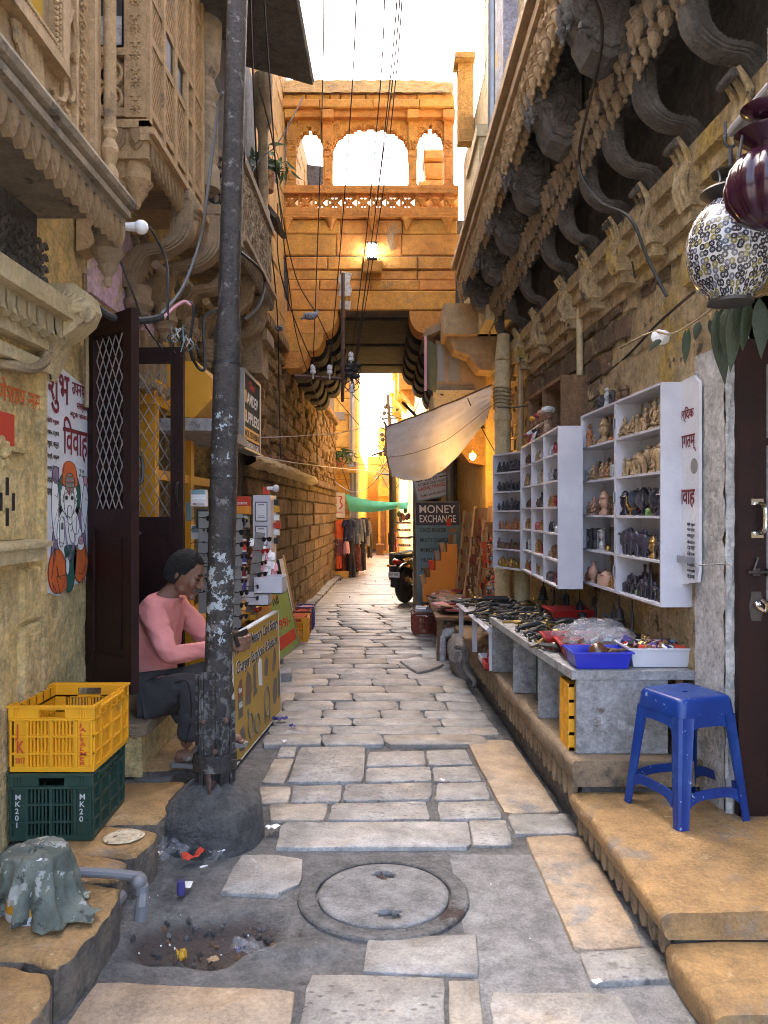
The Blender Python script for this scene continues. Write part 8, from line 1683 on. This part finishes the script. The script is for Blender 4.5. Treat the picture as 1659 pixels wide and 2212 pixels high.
for s_ in(-1,1):
 b=MB();b.tube([V((.05*s_,-.2,.60)),V((.16*s_,-.22,.60))],.008,5);b.ball((.18*s_,-.22,.60),.03,(1,1.2,.8),8,6);bpart(b,'indicator','orange_paint')
 b=MB();b.tube([V((.11*s_,.02,.30)),V((.12*s_,.10,.68))],[.03,.026],8);b.tube([V((.11*s_,.04,.36)),V((.118*s_,.085,.6))],[.042,.042],10);bpart(b,'shock_absorber','dark_metal')
 b=MB();b.tube([V((.05*s_,1.22,.292)),V((.09*s_,1.0,.85)),V((.10*s_,.95,.98))],.025,7);bpart(b,'fork','dark_metal')
 b=MB();b.ball((.14*s_,.02,.62),.15,(.28,1.5,.7),10,8);bpart(b,'side_panel','bike_black')
 b=MB();b.tube(bez([V((.10*s_,.93,1.0)),V((.22*s_,.86,1.05)),V((.36*s_,.76,1.02))],4),.014,6);b.tube([V((.26*s_,.80,1.04)),V((.37*s_,.755,1.02))],.02,7);bpart(b,'handlebar','black_iron')
 b=MB();b.tube([V((.22*s_,.85,1.05)),V((.27*s_,.88,1.18))],.006,5);b.ball((.30*s_,.88,1.20),.05,(1.3,.3,.8),9,6);bpart(b,'mirror','black_iron')
b=MB();b.tube(bez([V((0,-.22,.74)),V((0,.1,.80)),V((0,.35,.76)),V((0,.52,.78))],5),[.05]+[.10]*6+[.12]*8+[.10],10);b.v=[V((q.x*1.15,q.y,.76+(q.z-.76)*.55))for q in b.v];bpart(b,'seat','tyre')
b=MB();b.ball((0,.70,.80),.19,(.75,1.35,.75),14,10);bpart(b,'fuel_tank','bike_black');b=MB();b.box((-.13,.40,.28),(.13,.80,.62));b.lathe([(.13,-.13),(.15,-.1),(.15,.1),(.13,.13)],(0,.60,.42),Fr((0,0,0),(0,1,0),(0,0,1),(1,0,0)),14);bpart(b,'engine','dark_metal')
b=MB();b.tube(bez([V((.15,.62,.28)),V((.17,.3,.25)),V((.19,.05,.30)),V((.20,-.28,.40))],4),[.025]*6+[.05]*7,10);bpart(b,'exhaust','chrome');b=MB();b.tube(bez([V((-.14,-.05,.80)),V((-.13,-.26,.80)),V((0,-.32,.80)),V((.13,-.26,.80)),V((.14,-.05,.80))],4),.012,6);b.tube([V((-.12,-.15,.8)),V((.12,-.15,.8))],.01,5);bpart(b,'grab_rail','chrome')
b=MB();b.ball((0,1.05,.88),.11,(1,.8,1),12,8);bpart(b,'headlight','dark_metal');b=MB();b.tube([V((-.10,.35,.3)),V((-.16,.30,.0))],.012,6);bpart(b,'side_stand','dark_metal')
# ================================================================ FAR END OF THE LANE
mat('cloth_green',(.12,.46,.36),(.10,.40,.31),6,.85);subsurf_glow('cloth_green',.4)
a_,b_,c_,d_=P(745,1067,16.5),P(862,1085,15.6),P(858,1098,15.6),P(754,1104,16.5)
b=MB();b.grid(lambda i,j:(a_.lerp(b_,i)).lerp(d_.lerp(c_,i),j)+V((0,.1*sin(pi*j),-.05*sin(pi*i)+.015*noise.noise(V((i*9,j*4,0))))),24,10);b.grid(lambda i,j:(P(862,1085,15.6).lerp(P(884,1082,15.5),i)).lerp(P(860,1099,15.6).lerp(P(880,1097,15.5),i),j)+V((0,0,-.02*sin(pi*i))),8,5);tag(b.build('green_cloth','cloth_green',smooth=80),'bright sea-green cloth strung across the far lane','cloth')
gar=[('orange_vest','ink_orange'),('striped_skirt','fig_red'),('dotted_scarf','cloth_navy'),('dark_dress','cloth_black'),('grey_kurta','cloth_slate'),('navy_shirt','cloth_navy'),('coral_top','ink_pink'),('patterned_dress','cloth_maroon')]
mat('cloth_navy',(.02,.025,.06),(.03,.035,.08),30,.9,spot=((.45,.45,.48),26,.62,.02));mat('cloth_black',(.018,.018,.022),(.03,.03,.035),9,.9,spot=((.18,.05,.04),16,.62,.03));mat('cloth_slate',(.10,.115,.15),(.14,.15,.18),7,.9,spot=((.3,.3,.32),18,.64,.03));mat('cloth_maroon',(.10,.02,.02),(.16,.04,.03),12,.9,spot=((.35,.2,.08),18,.6,.03));mat('cloth_orange',(.75,.13,.03),(.68,.10,.03),9,.9);mat('cloth_stripe',(.55,.12,.08),(.06,.05,.06),3,.9,stretch=(14,14,.6),spot=((.6,.5,.4),9,.62,.04))
def garment(name,x,y0,y1,w,Y,m,lab,slv=0,flare=.15,grp=None):
 t_=P(x,y0,Y);h=(y1-y0)*Y/F_;ww=w*Y/F_;b=MB();sd_=rnd(0,9)
 def fn(i,j):
  a=2*pi*i;k=.75+.25*min(1,j*5)+flare*j;q=V((cos(a)*ww/2*k,sin(a)*.07*(1+.5*j),-h*j));q.x+=.012*sin(a*5+sd_)*j;q.y+=.02*sin(a*6+sd_)*j+.03*noise.noise(V((cos(a)*3+sd_,j*3,0)));q.z+=.02*sin(a*4+sd_)*(j>.9);return t_+q
 b.grid(fn,26,10)
 if slv:
  for s_ in(-1,1):b.tube([t_+V((s_*ww*.35,0,-.03)),t_+V((s_*ww*.55,-.02,-h*slv*.6)),t_+V((s_*ww*.58,-.01,-h*slv))],[.06,.055,.05],8)
 tag(b.build(name,m,smooth=80),lab,'garment',grp)
b=MB();b.tube(sag(P(718,1118,17.4),P(800,1120,17.0),.02),.008,5);b.tube(sag(P(756,1118,17.2),P(792,1120,20),.02),.008,5);tag(b.build('clothes_rail','black_iron'),'dark rail holding the clothes at the bend of the lane','rail')
garment('vest',732,1124,1162,26,17.2,'cloth_orange','bright orange waistcoat hanging topmost at the left of the clothes display',0,.0)
garment('skirt',733,1165,1200,24,17.15,'cloth_stripe','red striped skirt hanging under the orange waistcoat',0,.5)
garment('scarf',719,1160,1240,12,17.3,'cloth_navy','dark dotted scarf hanging at the far left of the clothes display',0,.1);garment('blouse',731,1200,1228,14,17.1,'cloth_orange','small coral blouse hanging below the striped skirt',0,.1);garment('dress',741,1200,1245,22,17.2,'cloth_maroon','dark patterned dress hanging below the striped skirt',0,.3)
garment('dress',754,1122,1168,20,17.1,'cloth_navy','navy dress with white dots hanging beside the orange waistcoat',.35,.2);garment('dress',758,1168,1248,16,17.1,'cloth_black','long black dress with red marks under the dotted navy dress',0,.25);garment('shawl',748,1170,1196,12,16.9,'ink_pink','pale pink shawl hung in front of the dotted navy dress',0,.2)
garment('shirt',770,1120,1175,15,17.4,'cloth_slate','slate grey long shirt in the middle of the clothes display',.6,.1);garment('shirt',778,1120,1170,13,18.2,'cloth_slate','grey checked shirt behind the slate long shirt',.6,.1);garment('jacket',785,1118,1175,14,18.6,'cloth_navy','navy blue jacket at the right of the clothes display',.7,.1);garment('dress',770,1175,1235,18,17.4,'cloth_maroon','maroon dress hanging below the slate long shirt',0,.25);garment('dress',783,1175,1232,14,18.2,'cloth_black','black dress hanging below the grey checked shirt',0,.2)
garment('shirt',793,1125,1180,10,21,'cloth_slate','small grey shirt farthest down the clothes display',.5,.1);garment('dress',799,1140,1205,9,22,'cloth_black','small dark dress farthest down the clothes display',0,.1)
garment('shawl',853,1150,1195,10,18.5,'fig_red','red patterned shawl hung by the dark iron post',0,.2)
b=MB();b.box((-1.15,17.0,0),(-.75,17.7,.14));b.box((-1.15,17.25,.14),(-.75,17.7,.26));tag(b.build('stone_step','sand_gold'),'yellow stone steps below the hanging clothes','step');b=MB();
for k in range(6):b.box((-1.18+.05*k,16.2,.0),(-1.155+.05*k,16.9,.03))
tag(b.build('drain_grating','black_iron'),'black iron drain grating at the foot of the stone wall corner','grating')
pp_=thing('framed_notice','cream notice panel with a red scroll emblem on the far corner house','sign',V((ax(728),17.9,1.2)));f=YF(17.96);b=MB();b.fbox(f,ax(714),ax(745),az(1118),az(1064),0,.03);b.build('panel','panel_white',pp_)
b=MB();
for s_ in(-1,1):
 b.tube(bez([f.p(ax(729.5)+s_*.04,az(1100),.035),f.p(ax(729.5)+s_*.11,az(1092),.035),f.p(ax(729.5)+s_*.06,az(1083),.035),f.p(ax(729.5)+s_*.10,az(1074),.035),f.p(ax(729.5)+s_*.02,az(1072),.035)],4),.014,4)
b.build('emblem','ink_red',pp_);text('HAA-VE-HAVELI',f,ax(717),az(1109),ax(742),az(1105),'ink_red',pp_,.02,.034)
js=thing('trinket_stall','small far stall of red and white trinkets in rows under the green cloth','stall',(.42,17.5,0));b=MB();b.box((.30,17.3,0),(.62,17.9,.5));b.build('body','sand_gold',js)
for k in range(5):b=MB();b.box((.28,17.3,.5+.17*k),(.62,17.6,.52+.17*k));b.build('shelf','ink_white',js)
for k in range(5):
 for j in range(7):
  o=inst(bead[(k+j)%5],'trinket',(.30+.046*j,17.33,.535+.17*k),None,(0,0,0),2.2);tag(o,'tiny round trinket on the far stall under the green cloth','trinket','trinkets on the far stall')
for k in range(7):
 b=MB();b.ball(P(862+3.4*k,1095+rnd(0,28),16.8),.06,(.8,.8,1.2),7,5);tag(b.build('hanging_bag',('leaf_green','cloth_slate','cloth_maroon','fig_clay')[k%4]),'small cloth bag hanging in the bunch beneath the green cloth','bag','bags under the green cloth')
bc_=thing('bench','low wooden bench against the far yellow house','bench',(-.1,26,0));b=MB();b.box((-.28,25.8,.3),(.0,26.4,.36));b.build('seat','wood_brown',bc_)
for y in(25.85,26.35):b=MB();b.box((-.26,y-.03,0),(-.02,y+.03,.3));b.build('leg','wood_brown',bc_)
def plant(name,lab,c,r,n,L,w,m,droop=.6,base=None):
 t_=thing(name,lab,'plant',c);
 if base:b=MB();b.lathe(base,c,n=14);b.build('pot','fig_clay',t_)
 st=MB()
 for k in range(n):
  a=rnd(0,2*pi);e=rnd(.1,1.2);d=V((cos(a)*cos(e),sin(a)*cos(e),sin(e)));p=c+d*r*rnd(.35,1);st.tube([c,p],.004,3,cap=False)
  leaf(p,L*rnd(.7,1.2),w,rnd(0,6.3),droop,m,t_,'leaf',rnd(-1.6,1.6))
 st.build('stem','leaf_green',t_)
plant('potted_plant','bushy green plant on the edge of the carved left balcony',P(572,375,7.0),.26,60,.14,.018,'leaf_green',.3,[(.08,-.16),(.10,0),(.08,.01)])
plant('potted_plant','yellow-green plant in a bracket pot on the far corner house wall',P(734,990,17.6),.34,46,.30,.03,'leaf_lime' if 'leaf_lime' in MATS else 'leaf_green',.5,[(.10,-.24),(.14,0),(.12,.02)])
b=MB()
for k in range(16):b.tube(bez([BF.p(bx(848)+rnd(-.05,.05),bz(540),.02),BF.p(bx(845+rnd(-10,10)),bz(515),.05),BF.p(bx(855+rnd(-25,12)),bz(490+rnd(-8,12)),.07)],3),.004,3)
tag(b.build('dry_grass','rope'),'dry grass tuft growing out of the bridge wall joints','plant')
mat('pigeon',(.20,.21,.24),(.12,.125,.15),9,.6);mat('pigeon_dark',(.05,.055,.065),(.10,.10,.12),9,.6)
def pigeon(c,yaw,sc,lab,m='pigeon'):
 t_=thing('pigeon',lab,'pigeon',c,yaw);t_.scale=(sc,)*3
 b=MB();b.tube(bez([V((-.17,0,-.03)),V((-.09,0,.005)),V((-.02,0,.02)),V((.05,0,.035)),V((.085,0,.07)),V((.095,0,.10)),V((.115,0,.108))],4),[.012,.018,.024,.032,.040,.048,.054,.058,.060,.060,.058,.056,.053,.050,.046,.042,.037,.032,.028,.026,.025,.026,.024,.016,.010],9);b.tube([V((.118,0,.108)),V((.142,0,.102))],[.008,.002],5);b.build('body',m,t_,local=True,smooth=180)
 for s_ in(-1,1):
  b=MB();b.ball((-.035,.045*s_,.02),.06,(1.7,.3,.75),9,6,rot=Matrix.Rotation(.18,3,'Y'));b.build('wing',m,t_,local=True)
 b=MB();b.box((-.10,.076,.0),(-.085,.078,.04));b.box((-.06,-.068,.0),(-.045,-.064,.04));b.box((-.10,-.066,-.005),(-.085,-.062,.03));b.build('wing_bar','ink_black',t_,local=True)
 b=MB()
 for s_ in(-1,1):b.tube([V((.0,.018*s_,-.02)),V((.005,.018*s_,-.06))],.004,4);b.tube([V((-.01,.018*s_,-.062)),V((.025,.018*s_,-.062))],.003,4)
 b.build('leg','ink_pink',t_,local=True);b=MB();b.ball((.108,.0,.112),.004,(1,6.2,1),6,4);b.build('eye','ink_black',t_,local=True)
pigeon(P(672,686,8.9),.15,.72,'grey pigeon with barred wings perched on a wire before the bridge');pigeon(P(604,712,8.3),1.3,.55,'dark pigeon clinging to the cable on the left stone wall','pigeon_dark')
pigeon(P(940,852,8.6),2.6,.6,'pigeon sitting under the boxed oriel window','pigeon_dark');pigeon(P(758,985,15),.2,.55,'pale pigeon flying low beside the far pot plant');
bd_=thing('hanging_crow','black plastic scarecrow bird dangling by its feet in the far lane','ornament',P(858,960,13));b=MB()
for k in range(14):a=rnd(-.5,.5);b.tube([P(857,945,13),P(857+rnd(-3,3),960,13),P(857+a*26,985+rnd(-6,6),13)],[.02,.035,.006],5)
b.ball(P(858,952,13),.07,(.8,.8,1.4),8,6);b.tube([P(858,940,13),P(861,920,12)],.005,4);b.build('feathers','cable_black',bd_)
# ================================================================ WIRES
def wire(pts,r,lab,m='cable_black',n=8,name='cable',smooth=True,grp=None):
 b=MB();p=[P(*q)if isinstance(q,tuple)else q for q in pts];b.tube(bez(p,n)if smooth else p,r,5);return tag(b.build(name,m),lab,'cable',grp)
grp='overhead wires running to the bridge insulators'
for i,(pts,lab)in enumerate(((((700,-60,4),(697,180,6.6),(688,470,8.2),(676,796,9.3)),'straight overhead wire ending at the left insulator of the cross-arm'),(((772,-60,4),(760,200,6.6),(738,500,8.3),(712,796,9.3)),'straight overhead wire ending at the second insulator of the cross-arm'),
      (((832,-60,4.5),(822,180,6.8),(790,520,8.4),(759,768,9.3)),'overhead wire ending at the upper right insulator beside the bundle'),(((862,-60,4.5),(842,180,6.8),(808,480,8.4),(758,840,9.3)),'rightmost but one overhead wire slanting down to the lower insulator'),(((872,-60,4.5),(855,170,6.8),(824,440,8.4),(768,790,9.2)),'rightmost overhead wire slanting down to the cable bundle'),(((868,-60,4.3),(848,175,6.7),(812,450,8.3),(764,810,9.2)),'overhead wire between the two rightmost wires'))):wire(pts,.0058,lab,grp=None)
wire([(540,-40,4.2),(548,200,5.4),(560,420,6.4),(588,560,7.2),(600,700,8.2),(603,860,8.6),(606,990,8.4)],.007,'thick black cable dropping along the left stone wall past the dark pigeon')
wire([(568,-40,4.4),(590,280,6.2),(602,420,7.2),(640,600,8.6),(690,690,9.0),(738,800,9.2)],.006,'black cable looping from the dark roof to the cross-arm post')
wire([(560,190,5.6),(590,310,6.4),(604,440,7.2),(625,620,8.6),(650,760,9.2),(715,940,12),(755,1060,15)],.006,'long black cable slanting under the bridge into the far lane')
wire([(655,210,7),(600,310,6.6),(560,345,6.4),(532,400,6.0)],.005,'thin cable crossing from the roof edge back to the left balcony')
wire([(600,440,7.0),(608,600,8),(680,790,9),(760,900,11),(840,985,13),(905,1040,15)],.006,'dark cable crossing the archway from left to the far right house')
wire([(740,830,9.3),(790,880,11),(836,920,11.5),(842,1010,12)],.006,'short cable from the post to the corner of the cloth awning')
wire([(520,945,6.8),(640,942,9),(760,930,12),(838,908,14)],.005,'pale cord strung across the lane at the height of the awning','cable_white')
wire([(548,985,7.0),(640,1000,9.5),(720,1010,14),(820,1020,17)],.006,'second pale cord strung low across the lane','cable_white');wire([(560,1010,7),(580,985,8),(700,1000,12),(870,1005,13)],.004,'faint pink string across the far lane','ink_faint')
wire([(722,1040,17),(760,1062,15),(800,1050,15),(840,1000,13)],.008,'white hose looping from the grey drain pipe across the far lane','cable_white')
wire([(705,940,14),(760,930,15),(830,905,17)],.006,'thin wire across the far lane above the plant');wire([(770,780,9.3),(820,880,10),(880,905,11),(905,870,9.5)],.006,'loose wire running under the bridge to the oriel house');wire([(905,905,9.5),(880,880,9.6),(870,870,9.4)],.02,'dark bundled cable end below the right corbels')
b=MB();c=bez([P(185,648,3.62),P(205,660,3.62),P(240,684,3.66),P(290,693,3.72),P(330,690,3.8),P(350,683,3.85)],10);b.tube(c,[.017+.003*(i%2)for i in range(len(c))],8);tag(b.build('conduit','cable_black'),'fat ribbed black conduit sagging in front of the pink wall','conduit')
wire([(345,683,3.9),(395,620,4.0),(432,520,4.0),(445,440,3.9),(470,240,3.8),(483,200,3.7)],.009,'grey cable climbing from the ribbed conduit up past the carved balcony','cable_grey');wire([(362,690,3.9),(362,610,3.95),(358,560,4),(335,510,3.9),(322,490,3.8)],.007,'black cable hanging straight down from below the carved balcony');wire([(352,690,3.9),(380,660,4.0),(405,652,4.0),(418,670,4.0),(410,750,4.0),(425,790,4.1),(440,800,4.1),(443,780,4.1),(440,700,4.1),(448,680,4.1),(470,668,4.1)],.008,'black cable looping down and up beside the post above the open door');wire([(352,688,3.88),(375,665,3.95),(398,651,3.98),(412,660,3.98)],.009,'short pink sleeve on the looped cable','ink_pink')
wire([(245,520,3.6),(270,590,3.65),(290,640,3.7),(312,700,3.8),(352,756,4.0)],.005,'thin black cable running down the carved wall to the door top');wire([(520,545,4.8),(560,580,5.0),(572,610,5.2),(560,660,5.0),(528,690,4.8)],.010,'thick black cable bowed out beneath the far carved balcony')
b=MB()
for k in range(20):q=P(392+rnd(-26,30),712+rnd(-14,44),3.95);b.tube(bez([q,q+V((rnd(-.03,.03),rnd(-.02,.02),rnd(-.05,.02))),q+V((rnd(-.03,.03),rnd(-.02,.02),rnd(-.08,-.02)))],3),.0026,4,random.randrange(3))
tag(b.build('wire_tangle',['cable_white','cable_black','ink_teal']),'tangle of loose stripped wires above the open half-door','wires')
b=MB();c=bez([P(-20,782,2.98),P(30,790,3.02),P(60,797,3.1),P(82,792,3.2),P(97,778,3.28),P(103,745,3.3)],10);b.tube(c,[.020+.003*(i%2)for i in range(len(c))],8);tag(b.build('rope_wrapped_pipe','rope'),'rope-wrapped pipe curving under the petal cornice on the yellow wall','pipe')
wire([(183,590,3.66),(186,700,3.72),(188,820,3.76),(187,880,3.76)],.012,'twisted old rope hanging at the edge of the doorway','rope',name='rope')
wire([(117,690,3.45),(118,715,3.46),(130,735,3.5),(150,738,3.55),(165,720,3.6),(172,700,3.66)],.004,'thin ochre wire looped on the bare yellow wall','wood_pale');wire([(104,742,3.3),(106,790,3.34),(110,820,3.36)],.004,'thin dark wire hanging over the painted panel')
wire([(1270,-30,2.9),(1300,90,3.2),(1250,340,4.0),(1290,430,3.75),(1360,470,3.45),(1400,560,3.45),(1440,640,3.4)],.0075,'thick black cable drooping from the dark balcony down onto the right wall');wire([(1075,880,7.0),(1130,878,6.4),(1220,860,5.6),(1330,790,4.6),(1420,700,3.8),(1500,630,3.2)],.007,'dark wire sloping along the right stone wall above the cabinets');wire([(1010,860,7.6),(1030,905,7.7),(1060,960,7.3),(1075,985,7.2)],.005,'thin wire from the awning to the fat cream pipe');wire([(1365,565,3.45),(1372,600,3.5)],.004,'short wire end on the right wall')
b=MB()
for k in range(6):b.tube([R(1.36+.085*cos(t*.5),7.15+.085*sin(t*.5),2.42+.035*k+.01*sin(t))for t in range(13)],.008,4)
tag(b.build('wire_coil','rope'),'coils of wire wound round the fat cream pipe','wire')
# ================================================================ LITTER AND SMALL THINGS ON THE GROUND
def scrap(x,y,w,l,m,lab,cat='litter',crump=.35,z=.012,rz=None):
 c=G(x,y,.0);b=MB();sd_=rnd(0,50)
 b.grid(lambda i,j:V(((i-.5)*w,(j-.5)*l,crump*min(w,l)*(.5+.9*noise.noise(V((i*3+sd_,j*3,1)))))),7,7);zmin=min(q.z for q in b.v);b.v=[q-V((0,0,zmin))for q in b.v]
 o=bpy.data.objects.new('scrap' if cat=='litter' else cat.replace(' ','_'),b.mesh('scrap',m,20));C.objects.link(o);o.location=(c.x,c.y,z);o.rotation_euler=(0,0,rz if rz is not None else rnd(0,6));return tag(o,lab,cat)
scrap(372,1858,.13,.12,'plastic_bag','clear torn plastic wrapper beside the concrete foot',crump=.6);scrap(345,1845,.05,.10,'plastic_bag','small shred of clear plastic nearest the step',crump=.8);scrap(420,1862,.10,.04,'ink_red','crumpled red wrapper before the concrete foot',crump=.8);scrap(461,1838,.05,.10,'wrap_silver','upright silver foil strip before the concrete foot',crump=.4);scrap(478,1845,.03,.04,'ink_white','tiny white scrap right of the silver foil strip');scrap(440,1880,.02,.03,'ink_white','white shred below the red wrapper')
scrap(463,1862,.09,.05,'plastic_bag','shiny film lying under the silver strip',crump=.5);scrap(405,1919,.05,.035,'ink_white','folded white paper scrap right of the blue cap',crump=.2)
c=G(391,1920,.02);b=MB();b.lathe([(.016,-.02),(.017,.0),(.014,.03)],c,n=12);tag(b.build('bottle_stopper','purple_plastic'),'small dark blue plastic stopper standing on the cement','stopper')
scrap(534,2066,.10,.07,'plastic_bag','clear plastic cup crushed flat below the dirt hollow','litter',.6);scrap(392,2032,.03,.05,'board_yellow','yellow wrapper in the dirt hollow',crump=.9,z=-.06);scrap(460,2042,.035,.03,'wood_pale','brown leaf scrap at the edge of the dirt hollow',crump=.3,z=-.05);scrap(516,2030,.02,.02,'purple_plastic','tiny blue foil ball in the dirt hollow',crump=1,z=-.04);scrap(605,1562,.10,.05,'purple_plastic','purple sweet wrapper on the paving beside the yellow board',crump=.6);scrap(633,1574,.05,.03,'purple_plastic','small purple scrap right of the purple sweet wrapper',crump=.6);scrap(614,1606,.04,.03,'ink_white','torn pale scrap on the paving below the purple wrapper');scrap(590,1793,.06,.04,'ink_white','white paper scrap at the right of the concrete foot')
scrap(955,1690,.03,.02,'ink_white','tiny white scrap at the paving joint by the brown slab');scrap(1290,2130,.03,.02,'ink_white','tiny white fleck on the paving near the lower step')
pbm=[MB().ball((0,0,0),.5,(1,.8,.6),6,5).jit(.12,0,3).mesh('pebble',m,0)for m in('mortar','cement','wood_brown','ink_white')]
for k in range(70):
 a=rnd(0,6.28);r=rnd(0,1)**.5;x,y=PIT.x+.26*r*cos(a),PIT.y+.15*r*sin(a);s_=rnd(.008,.035)if k<60 else rnd(.006,.012)
 o=inst(pbm[0 if k<30 else(1 if k<48 else(2 if k<60 else 3))],'pebble',(x,y,ground_z(x,y)+s_*.15),None,(rnd(0,3),rnd(0,3),rnd(0,3)),s_);tag(o,'broken stone bit in the dirt hollow beside the paving','stone','stones in the dirt hollow')
for k in range(90):
 x,y=rnd(-.9,.9),rnd(1.9,3.9);s_=rnd(.003,.009)
 if abs(x)<.4 and 2.6<y<3.3:continue
 o=inst(pbm[3 if k%3==0 else 1],'pebble',(x,y,max(ground_z(x,y),-.01)+.004),None,(rnd(0,3),rnd(0,3),rnd(0,3)),s_);tag(o,'tiny pale grit fleck scattered on the near paving','pebble','grit flecks on the paving')
bpy.context.view_layer.update()
